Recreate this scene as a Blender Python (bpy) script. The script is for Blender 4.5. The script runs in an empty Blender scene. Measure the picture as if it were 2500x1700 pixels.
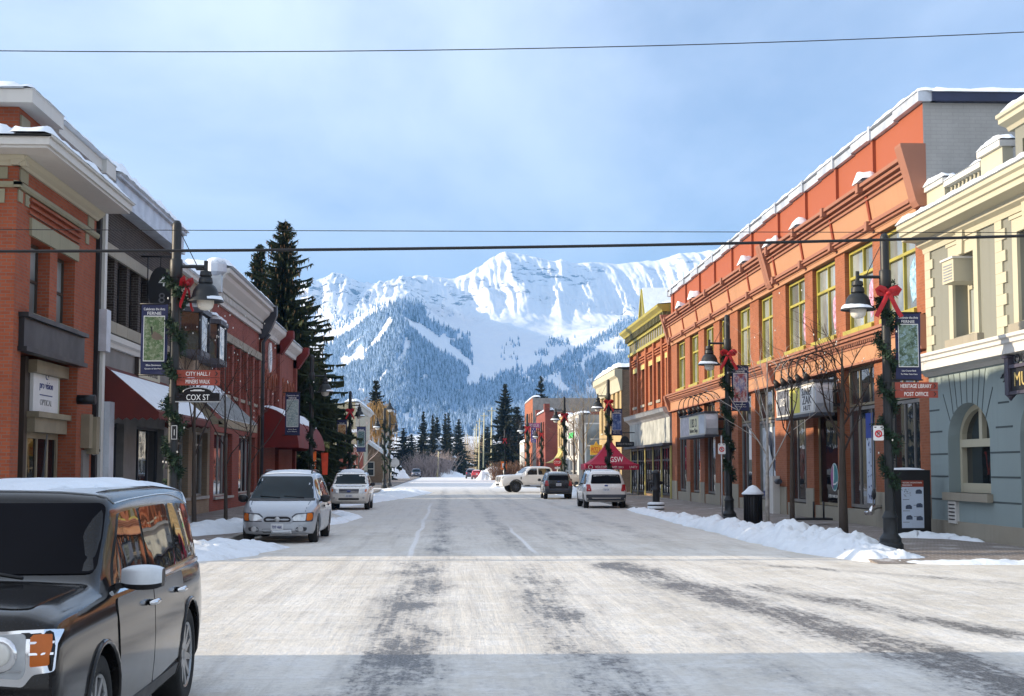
import bpy, bmesh, math, random
import numpy as np
from mathutils import Vector, Matrix, noise
from mathutils.bvhtree import BVHTree
R = math.radians
SC = bpy.context.scene
COL = SC.collection
PI = math.pi
ZUP = Vector((0, 0, 1))

# ------------------------------------------------------------------ camera
F = 3600.0
PITCH = math.atan(293 / F)
YAW = math.atan(160 / F * math.cos(PITCH))
EYE = 1.85
cd = bpy.data.cameras.new('camera')
cam = bpy.data.objects.new('camera', cd)
COL.objects.link(cam)
cam.location = (0, 0, EYE)
cam.rotation_euler = (PI / 2 + PITCH, 0, -YAW)
cd.sensor_width = 36
cd.lens = 36 * F / 2500
cd.clip_start = 0.1
cd.clip_end = 40000
SC.camera = cam
CM = Matrix.Rotation(-YAW, 3, 'Z') @ Matrix.Rotation(PI / 2 + PITCH, 3, 'X')

def ray(u, v):
    return CM @ Vector(((u - 1250) / F, -(v - 850) / F, -1))
def onY(u, v, Y):
    """survey helper: the point a photograph reading gives at distance Y"""
    d = ray(u, v); t = Y / d.y
    return Vector((d.x * t, Y, EYE + d.z * t))
def onZ(u, v, Z=0.0):
    d = ray(u, v); t = (Z - EYE) / d.z
    return Vector((d.x * t, d.y * t, Z))

# ------------------------------------------------------------------ object bookkeeping
WORLDROOT = {}
def tag(o, label=None, cat=None, group=None, kind=None):
    if label: o['label'] = label
    if cat: o['category'] = cat
    if group: o['group'] = group
    if kind: o['kind'] = kind
    return o
def thing(name, label, cat, loc=(0, 0, 0), group=None, rot=0.0, world=True):
    o = bpy.data.objects.new(name, None)
    o.empty_display_size = 0.3
    COL.objects.link(o)
    o.location = loc
    o.rotation_euler = (0, 0, rot)
    if world: WORLDROOT[o] = Matrix.Translation(Vector(loc)).inverted()
    return tag(o, label, cat, group)
def link_obj(name, me, parent=None):
    o = bpy.data.objects.new(name, me)
    COL.objects.link(o)
    if parent is not None:
        o.parent = parent
        if parent in WORLDROOT: o.matrix_parent_inverse = WORLDROOT[parent]
    return o
def kids(o): return [c for c in o.children]
def copy_tree(o, loc, rot=None, label=None, group=None, scale=None):
    r = o.copy(); COL.objects.link(r); r.location = loc
    if rot is not None: r.rotation_euler = (0, 0, rot)
    if scale is not None: r.scale = scale
    if label: r['label'] = label
    if group: r['group'] = group
    for ch in kids(o):
        c = ch.copy(); COL.objects.link(c); c.parent = r
        for g in kids(ch):
            d = g.copy(); COL.objects.link(d); d.parent = c
    return r

# ------------------------------------------------------------------ mesh builder
class MB:
    def __init__(s): s.v = []; s.f = []; s.sm = []
    def add(s, verts, faces, smooth=False):
        o = len(s.v)
        s.v.extend([(p[0], p[1], p[2]) for p in verts])
        s.f.extend([tuple(i + o for i in f) for f in faces])
        s.sm.extend([smooth] * len(faces))
    def box(s, x0, y0, z0, x1, y1, z1):
        s.add([(x0, y0, z0), (x1, y0, z0), (x1, y1, z0), (x0, y1, z0), (x0, y0, z1), (x1, y0, z1), (x1, y1, z1), (x0, y1, z1)],
              [(0, 3, 2, 1), (4, 5, 6, 7), (0, 1, 5, 4), (1, 2, 6, 5), (2, 3, 7, 6), (3, 0, 4, 7)])
    def prism(s, pts, vec, smooth=False):
        n = len(pts); vec = Vector(vec)
        P = [Vector(p) for p in pts]
        s.add(P + [p + vec for p in P], [tuple(range(n))[::-1], tuple(range(n, 2 * n))])
        o = len(s.v) - 2 * n
        for i in range(n):
            j = (i + 1) % n
            s.f.append((o + i, o + j, o + n + j, o + n + i)); s.sm.append(smooth)
    def tube(s, pts, r, n=8, smooth=True, caps=True):
        P = [Vector(p) for p in pts]
        if not isinstance(r, (list, tuple)): r = [r] * len(P)
        vs = []; fs = []
        up = None
        for i, p in enumerate(P):
            t = (P[min(i + 1, len(P) - 1)] - P[max(i - 1, 0)])
            if t.length < 1e-9: t = Vector((0, 0, 1))
            t.normalize()
            if up is None:
                up = Vector((0, 0, 1)) if abs(t.z) < 0.9 else Vector((1, 0, 0))
            a = t.cross(up)
            if a.length < 1e-6:
                up = Vector((1, 0, 0)); a = t.cross(up)
            a.normalize(); b = a.cross(t).normalized(); up = b
            for k in range(n):
                an = 2 * PI * k / n
                vs.append(p + (a * math.cos(an) + b * math.sin(an)) * r[i])
        for i in range(len(P) - 1):
            for k in range(n):
                k2 = (k + 1) % n
                fs.append((i * n + k, i * n + k2, (i + 1) * n + k2, (i + 1) * n + k))
        s.add(vs, fs, smooth)
        if caps:
            o = len(s.v) - len(vs)
            s.f.append(tuple(o + k for k in range(n))[::-1]); s.sm.append(False)
            s.f.append(tuple(o + (len(P) - 1) * n + k for k in range(n))); s.sm.append(False)
    def lathe(s, prof, c=(0, 0, 0), n=16, axis='Z', smooth=True):
        vs = []; fs = []
        for (r, h) in prof:
            for k in range(n):
                a = 2 * PI * k / n
                p = (r * math.cos(a), r * math.sin(a), h)
                if axis == 'X': p = (h, r * math.cos(a), r * math.sin(a))
                if axis == 'Y': p = (r * math.sin(a), h, r * math.cos(a))
                vs.append((p[0] + c[0], p[1] + c[1], p[2] + c[2]))
        for i in range(len(prof) - 1):
            for k in range(n):
                k2 = (k + 1) % n
                fs.append((i * n + k, i * n + k2, (i + 1) * n + k2, (i + 1) * n + k))
        s.add(vs, fs, smooth)
    def grid(s, rows, smooth=True):
        m = len(rows[0]); vs = [p for r in rows for p in r]; fs = []
        for i in range(len(rows) - 1):
            for j in range(m - 1):
                fs.append((i * m + j, i * m + j + 1, (i + 1) * m + j + 1, (i + 1) * m + j))
        s.add(vs, fs, smooth)
    def ball(s, c, rx, ry, rz, n=10, m=6, smooth=True):
        rows = []
        for i in range(m + 1):
            t = PI * i / m
            rows.append([(c[0] + rx * math.sin(t) * math.cos(2 * PI * k / n), c[1] + ry * math.sin(t) * math.sin(2 * PI * k / n), c[2] + rz * math.cos(t)) for k in range(n + 1)])
        s.grid(rows, smooth)
    def mesh(s, name, mat=None, recalc=True, sharp=None):
        me = bpy.data.meshes.new(name)
        me.from_pydata(s.v, [], s.f)
        me.polygons.foreach_set('use_smooth', s.sm)
        if recalc and len(s.f) < 30000:
            bm = bmesh.new(); bm.from_mesh(me)
            bmesh.ops.remove_doubles(bm, verts=bm.verts, dist=1e-5)
            bmesh.ops.recalc_face_normals(bm, faces=bm.faces)
            bm.to_mesh(me); bm.free()
        if sharp: me.set_sharp_from_angle(angle=R(sharp))
        if mat: me.materials.append(mat)
        me.update()
        return me
    def split(s, name, mat=None, parent=None):
        """every separate solid in this builder becomes a part of its own"""
        par = list(range(len(s.v)))
        def find(i):
            while par[i] != i: par[i] = par[par[i]]; i = par[i]
            return i
        for f in s.f:
            for k in f[1:]: par[find(k)] = find(f[0])
        groups = {}
        for f, sm_ in zip(s.f, s.sm): groups.setdefault(find(f[0]), []).append((f, sm_))
        out = []
        for g in groups.values():
            idx = {}; q = MB()
            for f, sm_ in g:
                q.f.append(tuple(idx.setdefault(i, len(idx)) for i in f)); q.sm.append(sm_)
            q.v = [None] * len(idx)
            for i, j in idx.items(): q.v[j] = s.v[i]
            out.append(q.build(name, mat, parent))
        return out
    def build(s, name, mat=None, parent=None, recalc=True, sharp=None):
        return link_obj(name, s.mesh(name, mat, recalc, sharp), parent)

class Fr:
    """a wall frame: a runs along the wall, z up, n outwards"""
    def __init__(s, o, a, n):
        s.o = Vector(o); s.A = Vector(a).normalized(); s.N = Vector(n).normalized()
    def p(s, a, z, n=0.0): return s.o + s.A * a + s.N * n + ZUP * z
    def box(s, mb, a0, a1, z0, z1, n0, n1):
        q = [s.p(a, z, n) for z in (z0, z1) for n in (n0, n1) for a in (a0, a1)]
        mb.add(q, [(0, 1, 3, 2), (4, 6, 7, 5), (0, 4, 5, 1), (2, 3, 7, 6), (0, 2, 6, 4), (1, 5, 7, 3)])
    def prof(s, mb, a0, a1, prof):
        """extrude a closed (n, z) profile from a0 to a1"""
        mb.prism([s.p(a0, z, n) for n, z in prof], s.A * (a1 - a0))
    def cut(s, mb, poly, n0, n1):
        """extrude an (a, z) polygon from n0 to n1"""
        mb.prism([s.p(a, z, n0) for a, z in poly], s.N * (n1 - n0))
    def wall(s, mb, a0, a1, z0, z1, ops=(), depth=0.3, n=0.0):
        aa = sorted(set([a0, a1] + [q for o in ops for q in (o[0], o[1])]))
        zz = sorted(set([z0, z1] + [q for o in ops for q in (o[2], o[3])]))
        for i in range(len(aa) - 1):
            for j in range(len(zz) - 1):
                ca, cz = (aa[i] + aa[i + 1]) / 2, (zz[j] + zz[j + 1]) / 2
                if any(o[0] < ca < o[1] and o[2] < cz < o[3] for o in ops): continue
                mb.add([s.p(aa[i], zz[j], n), s.p(aa[i + 1], zz[j], n), s.p(aa[i + 1], zz[j + 1], n), s.p(aa[i], zz[j + 1], n)], [(0, 1, 2, 3)])
        for o in ops:
            d = o[4] if len(o) > 4 else depth
            b0, b1, c0, c1 = o[:4]
            for (p, q) in (((b0, c0), (b1, c0)), ((b1, c0), (b1, c1)), ((b1, c1), (b0, c1)), ((b0, c1), (b0, c0))):
                mb.add([s.p(p[0], p[1], n), s.p(q[0], q[1], n), s.p(q[0], q[1], n - d), s.p(p[0], p[1], n - d)], [(0, 1, 2, 3)])
    def window(s, parent, a0, a1, z0, z1, depth, fmat, pmat, fw=0.07, mull=(), trans=(), sill=None, name='window', pane='pane', ft=0.07, smat=None, off=0.0):
        """frame mesh with a glass sheet behind it, standing in an opening of the given depth"""
        m = MB(); n0 = -depth + off; n1 = n0 + ft
        s.box(m, a0, a0 + fw, z0, z1, n0, n1); s.box(m, a1 - fw, a1, z0, z1, n0, n1)
        s.box(m, a0 + fw, a1 - fw, z0, z0 + fw, n0, n1); s.box(m, a0 + fw, a1 - fw, z1 - fw, z1, n0, n1)
        for t in mull:
            c = a0 + (a1 - a0) * t; s.box(m, c - fw * .4, c + fw * .4, z0 + fw, z1 - fw, n0, n1 - 0.012)
        for t in trans:
            c = z0 + (z1 - z0) * t; s.box(m, a0 + fw, a1 - fw, c - fw * .45, c + fw * .45, n0, n1 - 0.004)
        w = m.build(name, fmat, parent)
        g = MB(); s.box(g, a0 + fw * .5, a1 - fw * .5, z0 + fw * .5, z1 - fw * .5, n0 + 0.012, n0 + 0.022)
        g.build(pane, pmat, w)
        if sill:
            k = MB(); s.box(k, a0 - 0.06, a1 + 0.06, z0 - sill[0], z0 - 0.002, -depth + 0.05 + off, sill[1] + off)
            k.build('sill', smat or fmat, w)
        return w
    def snow(s, mb, a0, a1, n0, n1, z, h, seed=0, step=0.3, nn=6, patch=0.0):
        na = max(3, int(abs(a1 - a0) / step))
        rows = []
        for i in range(na + 1):
            a = a0 + (a1 - a0) * i / na; row = []
            ea = min(1.0, min(i, na - i) * step / 0.35)
            ea = math.sqrt(max(0.0, 1 - (1 - ea) ** 2)) if ea < 1 else 1
            for j in range(nn + 1):
                t = j / nn; k = abs(2 * t - 1)
                w = noise.noise(Vector((a * 0.9 + seed * 7.1, t * 1.3, seed))) * .45 + noise.noise(Vector((a * 3.1, t * 2.5 + seed * 3.3, seed + 5))) * .22
                hh = h * max(0.0, (1 - k ** 6)) ** .5 * (0.85 + w) * (0.25 + 0.75 * ea)
                if patch and noise.noise(Vector((a * .5 + seed, 0, 3))) < -patch: hh *= .15
                wob = 0.12 * h * noise.noise(Vector((a * 2.3, seed, t)))
                row.append(s.p(a, z + max(0.004, hh), n0 + (n1 - n0) * t + wob))
            rows.append(row)
        mb.grid(rows)
        e = [s.p(a0, z - .003, n0), s.p(a1, z - .003, n0), s.p(a1, z - .003, n1), s.p(a0, z - .003, n1)]
        mb.add(e, [(0, 1, 2, 3)])

def sm(t): t = max(0, min(1, t)); return t * t * (3 - 2 * t)

# ------------------------------------------------------------------ text
def text_mesh(body, key=None):
    cu = bpy.data.curves.new('lettering', 'FONT')
    cu.body = body; cu.size = 1; cu.extrude = 0.012; cu.align_x = 'CENTER'; cu.resolution_u = 3
    o = bpy.data.objects.new('lettering', cu); COL.objects.link(o)
    dg = bpy.context.evaluated_depsgraph_get()
    me = bpy.data.meshes.new_from_object(o.evaluated_get(dg))
    bpy.data.objects.remove(o); bpy.data.curves.remove(cu)
    return me
def letter(parent, body, mat, center, right, up, h=None, w=None, name='lettering', bold=0.0):
    """lettering fitted into width w and height h, centred, standing 2 mm proud"""
    me = text_mesh(body)
    co = np.empty(len(me.vertices) * 3); me.vertices.foreach_get('co', co); co = co.reshape(-1, 3)
    mn, mx = co.min(0), co.max(0)
    sx = w / (mx[0] - mn[0]) if w else None; sy = h / (mx[1] - mn[1]) if h else None
    if sx is None: sx = sy
    if sy is None: sy = sx
    right = Vector(right).normalized(); up = Vector(up).normalized(); nn = right.cross(up)
    c = co - (mn + mx) / 2
    P = np.array(center)[None] + np.outer(c[:, 0] * sx, right) + np.outer(c[:, 1] * sy, up) + np.outer(c[:, 2] * 0.35 + .003, nn)
    me.vertices.foreach_set('co', P.ravel()); me.update()
    me.materials.clear(); me.materials.append(mat)
    return link_obj(name, me, parent)

# ------------------------------------------------------------------ materials
class NT:
    def __init__(s, name):
        s.m = bpy.data.materials.new(name); s.m.use_nodes = True
        s.t = s.m.node_tree; s.b = s.t.nodes['Principled BSDF']
        s.out = s.t.nodes['Material Output']
    def n(s, typ, **kw):
        nd = s.t.nodes.new('ShaderNode' + typ)
        for k, v in kw.items():
            if k.startswith('i_'):
                key = k[2:]; key = int(key) if key.isdigit() else key.replace('_', ' ')
                s.set(nd.inputs[key], v)
            else: setattr(nd, k, v)
        return nd
    def set(s, sock, v):
        if isinstance(v, bpy.types.NodeSocket): s.t.links.new(v, sock)
        elif isinstance(v, bpy.types.Node): s.t.links.new(v.outputs[0], sock)
        else:
            if hasattr(sock, 'default_value') and sock.type == 'RGBA' and len(v) == 3: v = (*v, 1)
            sock.default_value = v
    def obj(s): return s.n('TexCoord').outputs['Object']
    def noise(s, vec, scale, detail=4, rough=.55, dist=0.0):
        return s.n('TexNoise', i_Vector=vec, i_Scale=scale, i_Detail=detail, i_Roughness=rough, i_Distortion=dist).outputs['Fac']
    def map(s, vec, scale=(1, 1, 1), loc=(0, 0, 0), rot=(0, 0, 0)):
        return s.n('Mapping', i_Vector=vec, i_Scale=scale, i_Location=loc, i_Rotation=rot).outputs[0]
    def ramp(s, f, a, b, lo=0.0, hi=1.0, smooth=True):
        return s.n('MapRange', i_Value=f, i_1=a, i_2=b, i_3=lo, i_4=hi, interpolation_type='SMOOTHSTEP' if smooth else 'LINEAR').outputs[0]
    def math(s, op, a, b=0.0, clamp=False): return s.n('Math', operation=op, i_0=a, i_1=b, use_clamp=clamp).outputs[0]
    def mix(s, f, a, b, mode='MIX'):
        nd = s.n('Mix', data_type='RGBA', blend_type=mode)
        s.set(nd.inputs[0], f); s.set(nd.inputs[6], a); s.set(nd.inputs[7], b)
        return nd.outputs[2]
    def bump(s, h, strength=.3, dist=.02, nrm=None):
        nd = s.n('Bump', i_Height=h, i_Strength=strength, i_Distance=dist)
        if nrm: s.set(nd.inputs['Normal'], nrm)
        return nd.outputs[0]
    def fin(s, col=None, rough=None, bump=None, metal=None, spec=None, coat=None, ior=None):
        for k, v in (('Base Color', col), ('Roughness', rough), ('Normal', bump), ('Metallic', metal), ('Specular IOR Level', spec), ('Coat Weight', coat), ('IOR', ior)):
            if v is not None: s.set(s.b.inputs[k], v)
        return s.m

def mul(c, k): return tuple(min(1, x * k) for x in c)
def plain(name, col, rough=.6, metal=0.0, var=.18, vs=1.5, bump=.15, bs=25, spec=.4, coat=0.0):
    t = NT(name); o = t.obj()
    n1 = t.noise(o, vs, 5); n2 = t.noise(o, bs, 3)
    c = t.mix(t.ramp(n1, .3, .7), mul(col, 1 - var), mul(col, 1 + var))
    c = t.mix(t.ramp(n2, .35, .75, 0, var), c, mul(col, .7))
    return t.fin(c, t.ramp(n1, .2, .8, max(0, rough - .06), min(1, rough + .08)), t.bump(n2, bump, .01) if bump else None, metal, spec, coat)
def brick(name, c1, c2, mortar, stain=.35, w=.22, h=.075, painted=False):
    t = NT(name); o = t.obj()
    sp = t.n('SeparateXYZ', i_0=o)
    cb = t.n('CombineXYZ', i_0=t.math('ADD', sp.outputs[0], sp.outputs[1]), i_1=sp.outputs[2])
    b = t.n('TexBrick', i_Vector=cb.outputs[0], i_Color1=c1, i_Color2=c2, i_Mortar=mortar, i_Scale=1.0, i_Mortar_Size=.009, i_Mortar_Smooth=.2, i_Bias=0.0, i_Brick_Width=w, i_Row_Height=h)
    n1 = t.noise(o, .7, 6); n2 = t.noise(t.map(o, (2.2, 2.2, .25)), 1.3, 5); n3 = t.noise(o, 9, 3)
    c = t.mix(t.ramp(n1, .35, .75, 0, stain), b.outputs[0], mul(c1, .45))
    c = t.mix(t.ramp(n2, .5, .8, 0, stain * .8), c, mul(c1, .55))
    c = t.mix(t.ramp(n3, .55, .8, 0, .25), c, mul(c2, 1.35))
    return t.fin(c, .85, t.bump(b.outputs[1], -.35 if not painted else -.2, .008), spec=.25)
def painted_wall(name, col, rough=.75, streak=.25, bumpy=.12):
    t = NT(name); o = t.obj()
    n1 = t.noise(o, .6, 6); n2 = t.noise(t.map(o, (3, 3, .2)), 1.5, 5); n3 = t.noise(o, 40, 2)
    c = t.mix(t.ramp(n1, .3, .75, 0, streak), col, mul(col, .72))
    c = t.mix(t.ramp(n2, .52, .8, 0, streak), c, mul(col, .55))
    return t.fin(c, rough, t.bump(n3, bumpy, .006), spec=.3)
def glass(name, col=(.012, .016, .02), ior=1.55, wav=.015, rough=.02):
    t = NT(name); o = t.obj()
    n1 = t.noise(o, 1.1, 2); n2 = t.noise(o, .35, 3)
    c = t.mix(t.ramp(n2, .4, .65), col, mul(col, 2.2))
    return t.fin(c, rough, t.bump(n1, wav, .3), spec=.5, ior=ior)
def carpaint(name, col, dirt=.3, dcol=(.42, .40, .37), metal=0.0, rough=.3, zr=(.2, .9)):
    t = NT(name); o = t.obj()
    z = t.n('SeparateXYZ', i_0=o).outputs[2]
    n1 = t.noise(t.map(o, (3, 1.2, 2)), 2.2, 6, .65); n2 = t.noise(o, 70, 2)
    d = t.math('MULTIPLY', t.ramp(z, zr[0], zr[1], 1, .12), t.ramp(n1, .32, .72, .35, 1))
    d = t.math('MULTIPLY', d, dirt, True)
    c = t.mix(d, col, dcol)
    c = t.mix(t.ramp(n2, .6, .75, 0, dirt * .4), c, dcol)
    r = t.math('ADD', t.math('MULTIPLY', d, .5), rough, True)
    m = t.fin(c, r, None, metal, .5)
    t.set(t.b.inputs['Coat Weight'], t.ramp(d, .1, .7, .8, 0)); t.b.inputs['Coat Roughness'].default_value = .05
    return m

def snow_mat(name, tint=(.80, .86, .93), dirt=.0, scale=1.0):
    t = NT(name); o = t.obj()
    n1 = t.noise(o, 2.5 * scale, 5, .6); n2 = t.noise(o, 14 * scale, 4, .6); n3 = t.noise(o, 1.2 * scale, 6, .7)
    c = t.mix(t.ramp(n1, .3, .7, 0, 1), mul(tint, .93), tint)
    if dirt: 
        c = t.mix(t.ramp(n3, .52, .72, 0, dirt), c, (.38, .34, .29))
        c = t.mix(t.ramp(t.noise(o, 45, 3), .66, .72, 0, dirt), c, (.12, .11, .1))
    h = t.math('ADD', t.math('MULTIPLY', n1, 1.0), t.math('MULTIPLY', n2, .35))
    return t.fin(c, .65, t.bump(h, .5, .06), spec=.25)

SNOW = snow_mat('snow')
SNOWD = snow_mat('trodden_snow', dirt=.45)
SNOWB = snow_mat('ploughed_snow', (.80, .85, .91), dirt=.16)
M_ = {}
def reg(**k): M_.update(k)
reg(
 brick_red=brick('red_brick', (.37, .095, .04), (.29, .07, .032), (.22, .13, .1), .4),
 brick_dark=brick('dark_brick', (.055, .04, .033), (.03, .022, .018), (.12, .11, .10), .3),
 brick_beige=brick('beige_brick', (.34, .26, .18), (.27, .21, .15), (.3, .27, .22), .3),
 brick_crimson=brick('crimson_brick', (.32, .075, .05), (.24, .055, .04), (.2, .12, .1), .4),
 brick_orange=brick('orange_brick', (.36, .125, .06), (.28, .095, .045), (.32, .15, .09), .4, painted=True),
 brick_grey=brick('grey_painted_brick', (.42, .415, .40), (.40, .395, .38), (.36, .355, .345), .3, painted=True, w=.3, h=.1),
 brick_orangered=brick('orange_red_brick', (.38, .11, .05), (.30, .085, .04), (.4, .2, .1), .3),
 brick_brown=brick('brown_brick', (.28, .18, .11), (.2, .13, .08), (.28, .24, .2), .3),
 orange=painted_wall('orange_render', (.34, .094, .045), streak=.12),
 peach=painted_wall('peach_render', (.46, .24, .135), streak=.3),
 terracotta=painted_wall('terracotta_trim', (.33, .15, .10), streak=.2),
 darkred=painted_wall('dark_red_batten', (.27, .055, .025)),
 stone=painted_wall('limestone', (.34, .31, .25), streak=.5),
 olive_stone=painted_wall('olive_limestone', (.30, .28, .19), streak=.5),
 cream=painted_wall('cream_paint', (.50, .47, .36), streak=.12),
 white=painted_wall('white_paint', (.62, .61, .58), streak=.2),
 greystucco=painted_wall('grey_green_stucco', (.23, .235, .205), streak=.22),
 bluestucco=painted_wall('blue_grey_stucco', (.27, .335, .34), streak=.22),
 groove=plain('groove_shadow_paint', (.06, .08, .085), .8),
 lightmetal=plain('pale_grey_metal', (.52, .56, .62), .45, .3),
 darkmetal=plain('dark_grey_metal', (.06, .065, .08), .5, .3),
 black=plain('black_paint', (.012, .012, .014), .45),
 blackgloss=plain('black_gloss', (.01, .01, .012), .2, var=.1, bump=0),
 darkwood=plain('dark_brown_wood', (.05, .035, .025), .6),
 tanwood=plain('tan_painted_wood', (.26, .22, .15), .6),
 greyboard=plain('grey_board', (.2, .19, .18), .7),
 lime=plain('yellow_green_paint', (.38, .33, .06), .5, var=.12),
 olive=plain('olive_paint', (.13, .12, .05), .6),
 yellow=plain('pale_yellow_paint', (.50, .43, .14), .6),
 yellowlit=painted_wall('yellow_lit_beige_wall', (.46, .33, .16), streak=.3),  # yellow sunlight on beige fronts put into the wall colour
 burgundy=plain('burgundy_canvas', (.16, .016, .014), .75, bump=.2),
 redcanvas=plain('red_canvas', (.11, .018, .013), .75, bump=.2),
 glass=glass('shop_glass'), glassb=glass('sky_and_curtain_glass', (.15, .165, .165)), glassd=glass('dark_glass', (.004, .004, .006), 1.13),  # glassb: sky reflections and curtains put into its pale colour
 lampglass=plain('frosted_lamp_glass', (.72, .70, .64), .3, bump=0),
 rubber=plain('tyre_rubber', (.018, .018, .018), .85, bump=.4, bs=40),
 alloy=plain('alloy_wheel', (.42, .42, .42), .35, .8, var=.25),
 chrome=plain('chrome', (.75, .75, .76), .12, 1.0, var=.05, bump=0),
 headglass=plain('headlamp_lens', (.55, .58, .6), .12, .35, var=.2, vs=6, bump=0, spec=.7),
 amber=plain('amber_lens', (.6, .15, .02), .25, bump=0), redlens=plain('red_lens', (.35, .02, .02), .2, bump=0),
 plate=plain('number_plate', (.66, .68, .70), .4, bump=0), ink=plain('blue_ink', (.03, .05, .2), .5, bump=0),
 textw=plain('white_lettering', (.82, .82, .80), .5, var=.05, bump=0),
 textk=plain('black_lettering', (.015, .015, .02), .5, bump=0),
 navy=plain('navy_cloth', (.025, .03, .085), .7, var=.1), signred=plain('sign_red_brown', (.27, .05, .03), .5, var=.1),
 bow=plain('red_ribbon', (.42, .014, .02), .45, var=.12), signwhite=plain('sign_white', (.74, .74, .74), .5, var=.06),
 stopred=plain('stop_red', (.55, .02, .03), .4, var=.1), grey=plain('grey_concrete', (.3, .29, .27), .85),
 galv=plain('galvanised_steel', (.42, .43, .44), .4, .7), pole=plain('sunlit_weathered_pole', (.58, .52, .30), .8),  # pole: yellow sunlight put into the wood colour
 tentred=plain('crimson_tent', (.40, .012, .05), .65, var=.1), orangefl=plain('orange_flag', (.85, .16, .02), .6),
)
# ------------------------------------------------------------------ sky and sun
SUN_EL, SUN_AZ = R(15.5), R(.6)           # sun on the left of the street, a touch ahead of square
sdir = Vector((-math.cos(SUN_EL) * math.cos(SUN_AZ), math.cos(SUN_EL) * math.sin(SUN_AZ), math.sin(SUN_EL)))
sl = bpy.data.lights.new('sun', 'SUN'); sl.energy = 5.0; sl.angle = R(.5); sl.color = (1.0, .84, .62)
so = bpy.data.objects.new('sun', sl); COL.objects.link(so)
so.rotation_euler = sdir.to_track_quat('Z', 'Y').to_euler()
W = bpy.data.worlds.new('World'); SC.world = W; W.use_nodes = True
wt = W.node_tree; bg = wt.nodes['Background']
class WN(NT):
    def __init__(s): s.t = wt
wn = WN()
sky = wt.nodes.new('ShaderNodeTexSky'); sky.sky_type = 'NISHITA'; sky.sun_disc = False
sky.sun_elevation = SUN_EL; sky.sun_rotation = math.atan2(sdir.x, sdir.y)
sky.altitude = 1000; sky.air_density = 1.0; sky.dust_density = .6; sky.ozone_density = 2.0
gen = wn.n('TexCoord').outputs['Generated']
sp = wn.n('SeparateXYZ', i_0=gen)
zz = wn.math('ADD', wn.math('MAXIMUM', sp.outputs[2], 0.0), .12)
cv = wn.n('CombineXYZ', i_0=wn.math('DIVIDE', sp.outputs[0], zz), i_1=wn.math('DIVIDE', sp.outputs[1], zz), i_2=.3)
n1 = wn.noise(wn.map(cv.outputs[0], (.9, .42, 1), (3.1, .7, 0), (0, 0, R(-24))), 1.05, 7, .58, .5)
n2 = wn.noise(wn.map(cv.outputs[0], (.5, .3, 1), (7, 2, 1), (0, 0, R(-18))), .8, 4, .5)
cl = wn.math('MULTIPLY', wn.ramp(n1, .15, .62, .28, 1), wn.ramp(n2, .22, .58, .6, 1), True)
cl = wn.math('MULTIPLY', cl, wn.ramp(sp.outputs[0], -.5, .4, 1.0, .62), True)
skc = wn.mix(cl, wn.mix(1.0, sky.outputs[0], (.98, .97, 1.10), 'MULTIPLY'), (8.9, 9.7, 10.9))
wt.links.new(skc, bg.inputs[0]); bg.inputs[1].default_value = .071
SC.view_settings.view_transform = 'Standard'; SC.view_settings.look = 'None'
SC.view_settings.gamma = 1; SC.view_settings.exposure = 1.05
SC.cycles.max_bounces = 5; SC.cycles.diffuse_bounces = 3; SC.cycles.glossy_bounces = 3; SC.cycles.transmission_bounces = 2
SC.cycles.volume_bounces = 0; SC.cycles.transparent_max_bounces = 4; SC.cycles.caustics_reflective = False; SC.cycles.caustics_refractive = False
SC.cycles.use_denoising = True

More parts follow.
